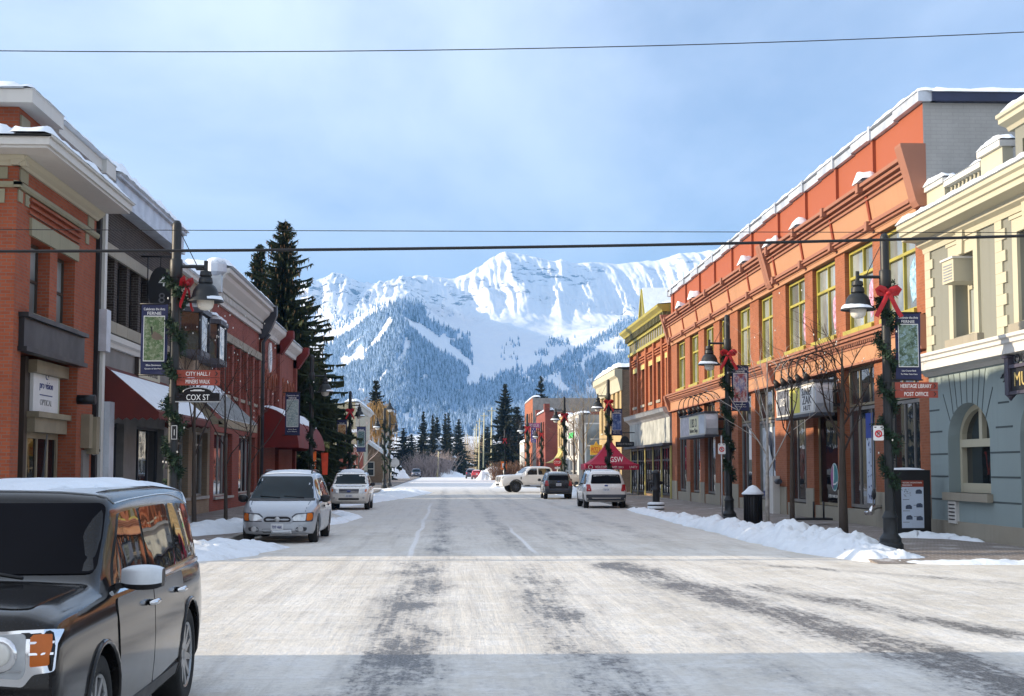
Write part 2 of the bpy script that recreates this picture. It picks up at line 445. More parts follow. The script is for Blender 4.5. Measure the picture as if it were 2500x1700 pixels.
# ------------------------------------------------------------------ road, pavements, ground
def road_material():
    t = NT('packed_snow_road'); o = t.obj()
    sp = t.n('SeparateXYZ', i_0=o); x, y = sp.outputs[0], sp.outputs[1]
    fine = t.noise(o, 38, 4, .65); mid = t.noise(o, 5, 5, .6); big = t.noise(t.map(o, (1, .22, 1)), .8, 6, .6)
    streak = t.noise(t.map(o, (2.6, .10, 1)), 1.6, 6, .62)
    cross = t.noise(t.map(o, (.16, 2.2, 1), rot=(0, 0, R(4))), 1.4, 5, .6)
    grit = t.noise(o, 120, 2)
    mott = t.noise(o, 1.6, 7, .7); grain = t.noise(o, 14, 5, .7)
    c = t.mix(t.ramp(big, .35, .68), (.62, .58, .51), (.78, .75, .69))
    c = t.mix(t.ramp(mott, .44, .66, 0, .6), c, (.80, .79, .77))
    c = t.mix(t.ramp(cross, .5, .72, 0, .28), c, (.50, .46, .40))
    c = t.mix(t.ramp(streak, .47, .68, 0, .38), c, (.42, .39, .36))
    c = t.mix(t.ramp(grain, .46, .70, 0, .45), c, (.46, .42, .37))
    c = t.mix(t.ramp(mid, .5, .75, 0, .35), c, (.82, .81, .80))
    # bare asphalt worn through along the wheel tracks: straight ones down the street, two sweeping right at the crossing
    wob = t.math('MULTIPLY', t.math('SUBTRACT', t.noise(t.map(o, (.0, .09, 0)), 1.0, 3), .5), 1.1)
    def track(x0, wd, lo=None, hi=None, k=1.0):
        d = t.math('ABSOLUTE', t.math('SUBTRACT', t.math('ADD', x, wob), x0)); v = t.ramp(d, wd, wd * .15, 0, k)
        if lo is not None: v = t.math('MULTIPLY', v, t.ramp(y, lo[0], lo[1]))
        if hi is not None: v = t.math('MULTIPLY', v, t.ramp(y, hi[1], hi[0]))
        return v
    def sweep(ax, ay, bx, by, wd, k=1.0):
        L = math.hypot(bx - ax, by - ay); nx, ny = (by - ay) / L, -(bx - ax) / L
        d = t.math('ABSOLUTE', t.math('ADD', t.math('ADD', t.math('MULTIPLY', x, nx), t.math('MULTIPLY', y, ny)), -(ax * nx + ay * ny)))
        al = t.math('ADD', t.math('ADD', t.math('MULTIPLY', x, (bx - ax) / L), t.math('MULTIPLY', y, (by - ay) / L)), -(ax * (bx - ax) + ay * (by - ay)) / L)
        return t.math('MULTIPLY', t.ramp(d, wd, wd * .1, 0, k), t.math('MULTIPLY', t.ramp(al, -1.5, .5), t.ramp(al, L + 3, L)))
    g = None
    for v in (track(-.45, .80, None, (26, 34), 1.1), track(-.15, .5, (24, 34), None, .85), track(1.45, .75, None, (22, 34), 1.0), track(1.65, .45, (26, 36), None, .8), track(3.7, .4, (26, 40), None, .7), track(5.5, .45, (30, 45), None, .65), track(3.1, .4, None, None, .5),
              sweep(3.2, 29, 5.2, 9.5, 1.0, 1.2), sweep(4.9, 23, 7.6, 9.5, .7, 1.0), sweep(5.6, 29, 11.5, 20, .45, .7)):
        g = v if g is None else t.math('MAXIMUM', g, v)
    fn = t.noise(t.map(o, (1.0, .42, 1)), 1.1, 7, .70); f2 = t.noise(t.map(o, (1.5, .8, 1)), 7.5, 6, .75); f3 = t.noise(t.map(o, (5, .35, 1)), 1.6, 5, .6)
    a = t.math('ADD', t.math('MULTIPLY', g, .33), t.math('ADD', t.math('MULTIPLY', fn, .95), t.math('ADD', t.math('MULTIPLY', t.math('SUBTRACT', f3, .5), .5), t.math('MULTIPLY', t.math('SUBTRACT', f2, .5), .85))))
    halo = t.ramp(a, .48, .80, 0, .55)
    c = t.mix(halo, c, (.36, .35, .34))
    am = t.ramp(a, .72, .92, 0, .95)
    am2 = t.math('MULTIPLY', t.ramp(streak, .60, .72), t.ramp(fn, .5, .62, 0, .45))
    am = t.math('MAXIMUM', am, am2)
    def ridge(x0, wd, ya, yb): return t.math('MULTIPLY', t.ramp(t.math('ABSOLUTE', t.math('SUBTRACT', t.math('ADD', x, t.math('MULTIPLY', wob, .35)), x0)), wd, wd * .3), t.math('MULTIPLY', t.ramp(y, ya, ya + 3), t.ramp(y, yb, yb - 8)))
    rdg = t.math('MULTIPLY', t.math('MAXIMUM', ridge(-.78, .09, 30, 82), ridge(1.95, .08, 31, 50)), t.ramp(f2, .35, .5))
    asph = t.mix(t.ramp(fine, .4, .62), (.045, .045, .05), (.24, .23, .22))
    c = t.mix(am, c, asph)
    c = t.mix(rdg, c, (.84, .84, .84))
    c = t.mix(t.math('MULTIPLY', t.ramp(grit, .62, .7, 0, .8), t.ramp(mid, .42, .62)), c, (.16, .14, .12))
    # shade of the block beyond the crossing painted in as a bluish grey
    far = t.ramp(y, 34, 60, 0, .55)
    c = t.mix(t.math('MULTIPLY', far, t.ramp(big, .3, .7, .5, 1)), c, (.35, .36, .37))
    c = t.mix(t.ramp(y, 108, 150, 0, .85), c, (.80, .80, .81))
    tread = t.n('TexWave', i_Vector=t.map(o, (1, 1, 1), rot=(0, 0, R(6))), i_Scale=3.2, i_Distortion=3.0, i_Detail=2.0, wave_type='BANDS', bands_direction='X').outputs['Fac']
    h = t.math('ADD', t.math('MULTIPLY', mid, .9), t.math('ADD', t.math('MULTIPLY', fine, .35), t.math('MULTIPLY', t.math('MULTIPLY', tread, t.ramp(big, .56, .7)), .07)))
    h = t.math('ADD', h, t.math('MULTIPLY', streak, .9))
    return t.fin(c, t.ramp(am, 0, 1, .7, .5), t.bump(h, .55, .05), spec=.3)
def pave_material():
    t = NT('pavement_pavers'); o = t.obj()
    b = t.n('TexBrick', i_Vector=o, i_Color1=(.19, .15, .13), i_Color2=(.14, .115, .10), i_Mortar=(.3, .28, .26), i_Scale=1.0, i_Mortar_Size=.012, i_Brick_Width=.24, i_Row_Height=.12)
    n = t.noise(o, 1.3, 6, .65); n2 = t.noise(o, 30, 3)
    c = t.mix(t.ramp(n, .42, .7, .05, .55), b.outputs[0], (.34, .31, .29))
    c = t.mix(t.ramp(t.math('ADD', n, t.math('MULTIPLY', n2, .25)), .7, .85, 0, .7), c, (.72, .72, .73))
    return t.fin(c, .85, t.bump(n2, .3, .01))
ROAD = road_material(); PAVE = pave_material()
KERB = plain('kerb_concrete', (.30, .28, .26), .85)
g = MB(); g.add([(-9000, -600, -.06), (9000, -600, -.06), (9000, 1300, -.06), (-9000, 1300, -.06)], [(0, 1, 2, 3)])
tag(g.build('ground', SNOW), kind='structure')
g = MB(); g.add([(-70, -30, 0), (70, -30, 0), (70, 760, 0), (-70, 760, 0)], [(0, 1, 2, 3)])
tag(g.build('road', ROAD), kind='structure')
def pavement(name, x0, x1, y0, y1, kx, ky0=True, ky1=True):
    """a raised block with a kerb stone along the street side x=kx and the ends"""
    m = MB(); k = MB()
    ix0, ix1 = (x0 + .16, x1) if kx == x0 else (x0, x1 - .16)
    m.box(ix0, y0 + (.16 if ky0 else 0), -.05, ix1, y1 - (.16 if ky1 else 0), .15)
    if kx == x0: k.box(x0, y0, -.05, x0 + .156, y1, .155)
    else: k.box(x1 - .156, y0, -.05, x1, y1, .155)
    if ky0: k.box(ix0 + (.0), y0, -.05, ix1, y0 + .156, .155)
    if ky1: k.box(ix0, y1 - .156, -.05, ix1, y1, .155)
    o = m.build(name, PAVE); tag(o, kind='structure')
    o2 = k.build('kerb', KERB); tag(o2, kind='structure')
pavement('pavement', 8.35, 60, 30.3, 120.0, 8.35, False)
g = MB(); g.add([(8.35, 28.4, .006), (60, 28.4, .006), (60, 30.3, .15), (8.35, 30.3, .15), (8.35, 30.3, -.05), (60, 30.3, -.05)], [(0, 1, 2, 3), (0, 3, 4), (1, 5, 2)])
tag(g.build('pavement', PAVE), kind='structure')
pavement('pavement', -60, -5.25, 29.2, 120.0, -5.25)
pavement('pavement', -60, -5.25, -30, 15.2, -5.25, False)
pavement('pavement', 8.35, 60, -30, 13.6, 8.35, False)
pavement('pavement', 8.35, 30, 139, 300, 8.35)
pavement('pavement', -30, -5.25, 139, 300, -5.25)

# ------------------------------------------------------------------ mountains: one relief, seen up the valley
def vnoise(x, y, seed):
    xi = np.floor(x).astype(np.int64); yi = np.floor(y).astype(np.int64); xf = x - xi; yf = y - yi
    def h(a, b):
        n = (a * 374761393 + b * 668265263 + seed * 1442695041) & 0xffffffff
        n = ((n ^ (n >> 13)) * 1274126177) & 0xffffffff
        return ((n ^ (n >> 16)) & 0xffff) / 65535.0
    u = xf * xf * (3 - 2 * xf); v = yf * yf * (3 - 2 * yf)
    return (h(xi, yi) * (1 - u) + h(xi + 1, yi) * u) * (1 - v) + (h(xi, yi + 1) * (1 - u) + h(xi + 1, yi + 1) * u) * v
def fbm(x, y, seed, oct=5, ridged=False, gain=.5):
    s = np.zeros_like(x, dtype=float); a = 1.0; tot = 0
    for i in range(oct):
        n = vnoise(x * 2 ** i, y * 2 ** i, seed + i * 17)
        if ridged: n = 1 - np.abs(2 * n - 1)
        s += a * n; tot += a; a *= gain
    return s / tot
def zc(pts):  # readings taken on an enlarged crop of the photograph -> photograph pixels
    return [(700 + x / 2.1127, 530 + y / 2.1127) for x, y in pts]
SKYL = zc([(-800, 360), (-300, 380), (0, 372), (60, 355), (100, 345), (160, 335), (230, 300), (300, 295), (320, 315), (380, 332), (500, 346), (600, 310), (720, 290), (770, 301), (870, 300), (960, 265), (1050, 205), (1100, 180), (1130, 172), (1200, 178), (1290, 197), (1380, 216), (1420, 211), (1470, 234), (1560, 237), (1700, 241), (1800, 236), (1900, 226), (2000, 202), (2100, 186), (2200, 168), (2324, 160), (2900, 150), (3600, 260)])
SU = np.array([p[0] for p in SKYL]); SV = np.array([p[1] for p in SKYL])
US = np.arange(-200, 2480, 3.0)
TS = np.concatenate([np.linspace(0, .62, 120, endpoint=False), np.linspace(.62, 1, 150, endpoint=False), np.linspace(1, 1.25, 14)])
def profile(u):
    """distance and elevation (photo px above the horizon) along one line of sight from the town"""
    er = 1143 - np.interp(u, SU, SV)
    hill = np.exp(-((u - 975) / 120.0) ** 2)
    right = np.clip((u - 1350) / 300, 0, 1)
    eb = 300 + 95 * hill + 40 * right
    ec = np.where(u > 1000, er - 105, er - 70 + 20 * hill)
    Y = np.array([1250, 1700, 2500, 4700 - 1250 * hill - 300 * right, 5900, 6350, 8200])
    E = np.array([-5.3, 18, 118, eb, max(ec, eb + 25), er, er - 190])
    return Y, E
T5 = np.array([0, .08, .26, .62, .86, 1.0, 1.25])
GX = np.zeros((len(TS), len(US))); GY = np.zeros_like(GX); GE = np.zeros_like(GX)
def smooth_interp(x, xp, fp):  # monotone cubic
    h = np.diff(xp); d = np.diff(fp) / h; m = np.zeros_like(fp)
    for i in range(1, len(fp) - 1): m[i] = 0 if d[i - 1] * d[i] <= 0 else 2 * d[i - 1] * d[i] / (d[i - 1] + d[i])
    m[0] = d[0]; m[-1] = d[-1]
    k = np.clip(np.searchsorted(xp, x) - 1, 0, len(h) - 1); t = (x - xp[k]) / h[k]
    return (2 * t**3 - 3 * t**2 + 1) * fp[k] + (t**3 - 2 * t**2 + t) * h[k] * m[k] + (-2 * t**3 + 3 * t**2) * fp[k + 1] + (t**3 - t**2) * h[k] * m[k + 1]
for j, u in enumerate(US):
    Yc, Ec = profile(u)
    GY[:, j] = smooth_interp(TS, T5, Yc); GE[:, j] = smooth_interp(TS, T5, Ec)
GX[:] = GY * ((US[None, :] - 1090) / F)
GZ = EYE + GE * GY / F
TT = np.repeat(TS[:, None], len(US), 1); UU = np.repeat(US[None, :], len(TS), 0)
warp = (fbm(GX / 500, GY / 500, 91, 3) - .5) * 260
cliff = np.clip((TT - .74) / .12, 0, 1) * np.clip((1.0 - TT) / .09, .0, 1)
flute = fbm((GX + warp * .3) / 74 + GZ / 700, GZ / 900 + GY / 2500, 7, 5, True, .6) - .55
big = fbm((GX + warp * .6) / 420, GY / 600, 23, 4, True) - .5
GZ += cliff * (flute * 88 + big * 95)
rel = np.clip((TT - .1) / .2, 0, 1)
GZ += rel * (1 - cliff) * ((fbm((GX + warp) / 330, GY / 520, 41, 5) - .5) * 75 + (fbm(GX / 60, GY / 90, 57, 3) - .5) * 9)
GZ += cliff * (fbm(GX / 24, GZ / 60, 77, 3) - .5) * 34
GZ = np.where(TT < .02, np.minimum(GZ, -.5), GZ)
nr, nc = GX.shape
verts = np.stack([GX, GY, GZ], -1).reshape(-1, 3)
ii = (np.arange(nr - 1)[:, None] * nc + np.arange(nc - 1)[None]).ravel()
faces = np.stack([ii, ii + 1, ii + nc + 1, ii + nc], -1)
me = bpy.data.meshes.new('mountains')
me.vertices.add(len(verts)); me.vertices.foreach_set('co', verts.ravel())
me.loops.add(faces.size); me.loops.foreach_set('vertex_index', faces.ravel().astype(np.int32))
me.polygons.add(len(faces)); me.polygons.foreach_set('loop_start', np.arange(0, faces.size, 4, dtype=np.int32))
me.polygons.foreach_set('use_smooth', np.ones(len(faces), dtype=bool))
me.update(calc_edges=True); me.validate()
at = me.attributes.new('rock', 'FLOAT', 'POINT'); at.data.foreach_set('value', (cliff * np.clip(1.25 - np.abs(TT - .87) * 3.5, 0, 1)).ravel())
t = NT('mountain_snow'); o = t.obj()
ra = t.n('Attribute', attribute_name='rock').outputs['Fac']
nz = t.n('SeparateXYZ', i_0=t.n('NewGeometry').outputs['Normal']).outputs[2]
r1 = t.noise(t.map(o, (1 / 60, 1 / 160, 1 / 16), rot=(0, R(14), 0)), 1.0, 7, .68); r2 = t.noise(t.map(o, (1 / 420, 1 / 420, 1 / 190)), 1.0, 4)
rk = t.math('MULTIPLY', t.ramp(r1, .525, .575), t.ramp(r2, .44, .56))
rk = t.math('MULTIPLY', rk, t.ramp(nz, .98, .78))
rk = t.math('MULTIPLY', rk, t.ramp(ra, .12, .6), True)
r3 = t.noise(t.map(o, (1 / 25, 1 / 60, 1 / 25)), 1, 5)
c = t.mix(t.ramp(r3, .3, .7), (.86, .88, .92), (.92, .92, .93))
c = t.mix(rk, c, (.10, .095, .10))
me.materials.append(t.fin(c, .7, t.bump(r3, .4, 6), spec=.2))
tag(link_obj('mountains', me), kind='structure')

# forest on the lower slopes (a mass nobody could count)
FOREST = [  # (polygon on the enlarged crop, density, size)
 (zc([(185, 690), (330, 600), (440, 530), (540, 470), (600, 440), (690, 462), (720, 540), (790, 590), (880, 600), (935, 655), (958, 760), (925, 780), (915, 870), (905, 900), (700, 930), (480, 965), (260, 905), (205, 770)]), 1.0, 1.0),
 (zc([(-900, 900), (200, 880), (480, 935), (700, 905), (900, 905), (1000, 880), (1150, 880), (1300, 905), (1400, 920), (1700, 900), (3600, 880), (3600, 1135), (-900, 1135)]), .9, 1.0),
 (zc([(1010, 872), (1250, 812), (1340, 775), (1420, 728), (1500, 690), (1620, 612), (1780, 500), (1860, 470), (1880, 540), (1640, 648), (1500, 745), (1400, 806), (1250, 850), (1150, 886)]), .5, .95),
 (zc([(1432, 800), (1520, 782), (1545, 890), (1480, 905), (1412, 852)]), 1.0, 1.0),
 (zc([(1535, 770), (1660, 700), (1750, 660), (1900, 600), (1900, 720), (1740, 800), (1600, 880), (1550, 860)]), .7, 1.0),
 (zc([(1170, 870), (1360, 862), (1390, 910), (1170, 920)]), .9, .9),
 (zc([(1340, 632), (1430, 622), (1495, 640), (1420, 668), (1330, 672)]), .35, .8), (zc([(1108, 672), (1235, 625), (1190, 705), (1110, 705)]), .22, .9),
 (zc([(1285, 700), (1360, 688), (1340, 722), (1280, 742)]), .4, .85), (zc([(1095, 735), (1180, 705), (1190, 770), (1110, 770)]), .12, .9),
 (zc([(1130, 800), (1200, 780), (1230, 840), (1000, 870), (985, 840)]), .3, .8), (zc([(1255, 780), (1320, 748), (1310, 800), (1255, 800)]), .8, .9),
 (zc([(180, 560), (330, 480), (420, 470), (520, 440), (480, 500), (330, 590), (190, 620)]), .22, .85), (zc([(150, 470), (350, 460), (330, 520), (180, 540)]), .10, .75),
 (zc([(690, 462), (760, 470), (880, 500), (860, 520), (730, 520)]), .10, .6), (zc([(900, 600), (945, 600), (940, 660), (920, 640)]), .2, .7),
 (zc([(1520, 540), (1610, 530), (1600, 570), (1530, 570)]), .04, .6), (zc([(730, 400), (900, 330), (900, 380), (760, 430)]), .10, .45),
]
RUNS = [zc(p) for p in ([(525, 515), (545, 530), (548, 560), (505, 620), (470, 668), (405, 712), (395, 705), (470, 610)], [(605, 612), (638, 636), (644, 692), (604, 742), (560, 790), (548, 768), (596, 690)],
 [(555, 482), (640, 535), (705, 560), (800, 630), (890, 690), (950, 745), (960, 800), (890, 765), (775, 705), (685, 635), (600, 550)], [(455, 860), (520, 780), (536, 796), (484, 872)], [(205, 600), (330, 560), (430, 480), (450, 492), (340, 590), (200, 662)],
 [(1375, 858), (1420, 850), (1500, 925), (1410, 925)], [(1550, 880), (1600, 890), (1590, 940), (1540, 930)], [(380, 930), (450, 880), (456, 890), (395, 940)], [(540, 1020), (650, 1010), (640, 1035), (560, 1045)], [(1150, 890), (1270, 850), (1280, 862), (1170, 905)],
 [(480, 1060), (560, 1040), (640, 1060), (500, 1085)], [(700, 930), (760, 925), (750, 945), (690, 945)], [(300, 680), (420, 600), (425, 612), (310, 700)])]
def inpoly(x, y, P):
    r = np.zeros(len(x), bool); n = len(P)
    for i in range(n):
        x0, y0 = P[i]; x1, y1 = P[(i + 1) % n]
        c = ((y0 > y) != (y1 > y)) & (x < (x1 - x0) * (y - y0) / (y1 - y0 + 1e-12) + x0)
        r ^= c
    return r
rng = np.random.default_rng(5)
fu, fv, fs = [], [], []
for P, dens, size in FOREST:
    a = np.array(P); x0, y0 = a.min(0); x1, y1 = a.max(0); x0 = max(x0, 400); x1 = min(x1, 1900)
    k = int((x1 - x0) * (y1 - y0) * .24 * dens)
    x = rng.uniform(x0, x1, k); y = rng.uniform(y0, y1, k)
    jx = x + rng.normal(0, 4.5, k); jy = y + rng.normal(0, 4.5, k)
    ok = inpoly(jx, jy, P)
    clump = fbm(x / 40, y / 26, 13, 3); ok &= clump > (.30 if dens > .8 else .44 - .1 * dens)
    for q in RUNS: ok &= ~inpoly(x + rng.normal(0, 1.0, k), y + rng.normal(0, 1.0, k), q)
    fu.append(x[ok]); fv.append(y[ok]); fs.append(np.full(ok.sum(), size))
fu = np.concatenate(fu); fv = np.concatenate(fv); fs = np.concatenate(fs)
VE = 1143 - (GZ - EYE) * F / GY           # where each relief point reads on the survey
px, py, pz = [], [], []
keep = np.zeros(len(fu), bool)
cols = np.clip(((fu - US[0]) / 3.0).astype(int), 0, nc - 2)
last = int(np.searchsorted(TS, .93))
for i in range(len(fu)):
    col = VE[:last, cols[i]]
    k = np.argmax(col < fv[i])
    if k == 0 or k >= last - 1: px.append(0); py.append(0); pz.append(0); continue
    f = (col[k - 1] - fv[i]) / (col[k - 1] - col[k] + 1e-9); keep[i] = True
    j = cols[i]; Y = GY[k - 1, j] + (GY[k, j] - GY[k - 1, j]) * f
    px.append(Y * (fu[i] - 1090) / F); py.append(Y); pz.append(GZ[k - 1, j] + (GZ[k, j] - GZ[k - 1, j]) * f)
X = np.array(px)[keep]; Y = np.array(py)[keep]; Z = np.array(pz)[keep]; S = fs[keep]
n = len(X); hgt = rng.uniform(10, 21, n) * S; wid = hgt * rng.uniform(.13, .2, n); rot = rng.uniform(0, 6.28, n)
V = np.zeros((n, 9, 3)); 
for k in range(4):
    a = rot + k * PI / 2
    V[:, k] = np.stack([X + np.cos(a) * wid, Y + np.sin(a) * wid, Z - 1.0 + hgt * .06], -1)
    V[:, 4 + k] = np.stack([X + np.cos(a + .6) * wid * .62, Y + np.sin(a + .6) * wid * .62, Z + hgt * .42], -1)
V[:, 8] = np.stack([X, Y, Z + hgt], -1)
tri = []
for k in range(4):
    q = (k + 1) % 4
    tri += [(k, q, 4 + k), (q, 4 + q, 4 + k), (4 + k, 4 + q, 8)]
tri = np.array(tri)
FA = (np.arange(n)[:, None, None] * 9 + tri[None]).reshape(-1, 3)
me = bpy.data.meshes.new('mountain_forest')
me.vertices.add(n * 9); me.vertices.foreach_set('co', V.ravel())
me.loops.add(FA.size); me.loops.foreach_set('vertex_index', FA.ravel().astype(np.int32))
me.polygons.add(len(FA)); me.polygons.foreach_set('loop_start', np.arange(0, FA.size, 3, dtype=np.int32))
me.update(calc_edges=True)
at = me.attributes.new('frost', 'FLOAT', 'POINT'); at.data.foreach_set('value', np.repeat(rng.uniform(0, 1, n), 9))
t = NT('shade_blue_frosted_conifers'); o = t.obj()
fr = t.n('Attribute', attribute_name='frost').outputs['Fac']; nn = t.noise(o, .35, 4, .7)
c = t.mix(t.ramp(t.math('ADD', t.math('MULTIPLY', fr, .35), nn), .44, .78, 0, .9), (.02, .035, .04), (.40, .53, .72))  # frost colour also carries the blue of shade and distance
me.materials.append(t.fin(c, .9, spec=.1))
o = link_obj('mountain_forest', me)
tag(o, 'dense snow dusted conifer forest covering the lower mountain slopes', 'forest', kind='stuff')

# the air between the town and the mountains
m = MB(); m.box(-5200, -40, -1.2, 5200, 8600, 1080)
t = NT('valley_air')
t.t.nodes.remove(t.b)
pv = t.n('VolumePrincipled', i_Color=(.20, .50, 1.0), i_Density=.00013, i_Anisotropy=.0)
t.t.links.new(pv.outputs[0], t.out.inputs['Volume'])
hz = m.build('haze', t.m); tag(hz, 'thin blue winter haze filling the valley', 'haze', kind='stuff')
# ================================================================== RIGHT SIDE OF THE STREET
RX = 12.5
FR = Fr((RX, 0, 0), (0, 1, 0), (-1, 0, 0))
m = M_

# ---------------- long orange brick block
bl = thing('brick_building', 'long orange brick block with yellow green window frames and snow along its stepped cornice', 'building', (RX, 37.7, .15))
WIN = [(38.55, 41.65), (42.5, 45.55), (46.7, 49.65), (50.75, 53.7), (55.85, 58.4), (60.1, 62.7), (64.4, 66.95), (68.45, 71.0), (72.65, 75.2), (76.8, 79.5)]
GF = [(38.5, 41.5), (42.6, 45.9), (46.75, 49.85), (50.9, 53.9), (55.75, 59.3), (60.1, 62.9), (64.3, 67.1), (68.3, 71.2), (72.5, 75.4), (76.6, 79.7)]
b = MB()
ops = [(a, c, 6.1, 8.62, .28) for a, c in WIN]
FR.wall(b, 37.7, 81.5, 5.9, 8.75, ops, .38)
b.build('wall', m['brick_orange'], bl)
b = MB()
FR.wall(b, 37.7, 81.5, .15, 5.0, [(a, c, .15, 4.95, .26) for a, c in GF], .26)
b.build('ground_floor_wall', m['brick_orange'], bl)
b = MB()      # upper parapet, smooth orange
FR.wall(b, 37.7, 81.5, 10.0, 11.5)
b.build('parapet', m['orange'], bl)
side = MB()
side.add([(RX, 37.7, .15), (34, 37.7, .15), (34, 37.7, 11.45), (RX, 37.7, 11.45)], [(0, 1, 2, 3)])
side.build('side_wall', m['brick_grey'], bl)
sh = MB(); sh.add([(RX + .3, 37.75, 11.2), (34, 37.75, 11.2), (34, 81.5, 11.2), (RX + .3, 81.5, 11.2)], [(0, 1, 2, 3)])
sh.add([(34, 37.7, 0), (34, 81.5, 0), (34, 81.5, 11.4), (34, 37.7, 11.4)], [(0, 1, 2, 3)])
sh.add([(RX, 81.5, 0), (34, 81.5, 0), (34, 81.5, 11.4), (RX, 81.5, 11.4)], [(0, 1, 2, 3)])
sh.build('roof', m['grey'], bl)
bat = [42.05, 46.15, 50.2, 54.45, 59.25, 63.5, 67.7, 71.8, 76.0, 80.3]
b = MB()      # thin piers between the parapet panels
for y in bat: FR.box(b, y - .09, y + .09, 10.0, 11.46, 0, .1)
b.split('parapet_batten', m['orange'], bl)
# coping in stepped lengths
b = MB(); e = [37.55] + bat + [81.6]
for i in range(len(e) - 1):
    mid = (e[i] + e[i + 1]) / 2
    FR.box(b, e[i], mid, 11.46, 11.72, -.35, .16)
    FR.box(b, mid, e[i + 1] - .02, 11.42, 11.66, -.35, .13)
    FR.box(b, e[i + 1] - .09, e[i + 1] + .07, 11.4, 11.82, -.3, .2)
b.build('coping', m['lightmetal'], bl)
b = MB(); b.box(RX + .2, 37.5, 11.46, 34, 37.85, 11.70)
b.build('side_flashing', plain('blue_black_flashing', (.03, .04, .09), .5), bl)
b = MB()
for i in range(len(e) - 1): FR.snow(b, e[i] + .08, e[i + 1] - .1, -.5, .2, 11.72, .20, i, .2)
fs2 = Fr((0, 37.5, 0), (1, 0, 0), (0, -1, 0))
fs2.snow(b, RX + .1, 30, -1.6, .05, 11.70, .22, 44, .3)
b.build('roof_snow', SNOW, bl)
# leaning frieze with battens and mouldings
def frieze(y0, y1, seed):
    q = MB(); FR.prof(q, y0, y1, [(-.05, 8.75), (.10, 8.75), (.30, 9.98), (.30, 10.05), (-.05, 10.05)])
    q.build('frieze', m['peach'], bl)
    q = MB()
    for z, n, hh, pr in ((9.62, .25, .05, .06), (9.75, .27, .05, .09), (9.88, .28, .09, .14), (9.99, .3, .10, .22), (8.80, .1, .06, .10), (8.88, .12, .05, .15), (8.96, .13, .06, .08)):
        FR.box(q, y0, y1, z, z + hh, n - .08, n + pr)
    for y in bat:
        if y0 + .2 < y < y1 - .2:
            FR.box(q, y - .13, y + .13, 9.85, 10.12, .2, .58)
            FR.box(q, y - .13, y + .13, 8.74, 9.0, .05, .34)
    q.build('frieze_moulding', m['terracotta'], bl)
    q = MB()
    for y in bat:
        if y0 + .2 < y < y1 - .2:
            FR.prof(q, y - .09, y + .09, [(.05, 9.0), (.19, 9.0), (.33, 9.86), (.05, 9.86)])
    q.split('frieze_batten', m['darkred'], bl)
    q = MB()
    for y in bat:
        if y0 < y < y1 and (int(y * 10) + seed) % 3: FR.snow(q, y - .5, y + .32, .05, .62, 10.12, .42, y, .12)
    FR.snow(q, y0 + .2, y1 - .2, .02, .30, 10.09, .09, seed + 3, .3, patch=.05)
    q.build('ledge_snow', SNOW, bl)
frieze(38.2, 55.2, 1); frieze(56.0, 81.2, 4)
b = MB()
for y0, y1 in ((37.68, 38.2), (55.2, 55.6), (55.62, 56.0), (81.2, 81.6)):
    FR.prof(b, y0, y1, [(-.05, 8.7), (.16, 8.7), (.24, 8.85), (.40, 9.5), (.62, 10.3), (.62, 10.36), (-.05, 10.36)])
    FR.prof(b, y0 - .02, y1 + .02, [(-.05, 4.95), (.18, 4.95), (.24, 5.1), (.44, 5.7), (.44, 5.84), (-.05, 5.84)])
b.split('console', m['terracotta'], bl)
b = MB()
FR.box(b, 38.2, 81.2, 8.62, 8.78, -.02, .08)
b.build('lintel', m['peach'], bl)
# band over the shop fronts
b = MB()
for y0, y1 in ((38.22, 55.18), (56.02, 81.18)):
    FR.box(b, y0, y1, 5.0, 5.46, -.05, .12)
b.build('shop_band', m['peach'], bl)
b = MB()
for y0, y1 in ((38.22, 55.18), (56.02, 81.18)):
    for z, hh, pr in ((4.94, .06, .2), (5.46, .06, .16), (5.62, .07, .24), (5.70, .08, .33), (5.79, .08, .40)): FR.box(b, y0, y1, z, z + hh, -.05, pr)
    y = y0 + .1
    while y < y1 - .1: FR.box(b, y, y + .09, 5.53, 5.615, 0, .22); y += .2
b.build('band_moulding', m['terracotta'], bl)
b = MB(); FR.box(b, 38.2, 81.2, 5.88, 5.95, -.02, .1); b.build('string_course', m['peach'], bl)
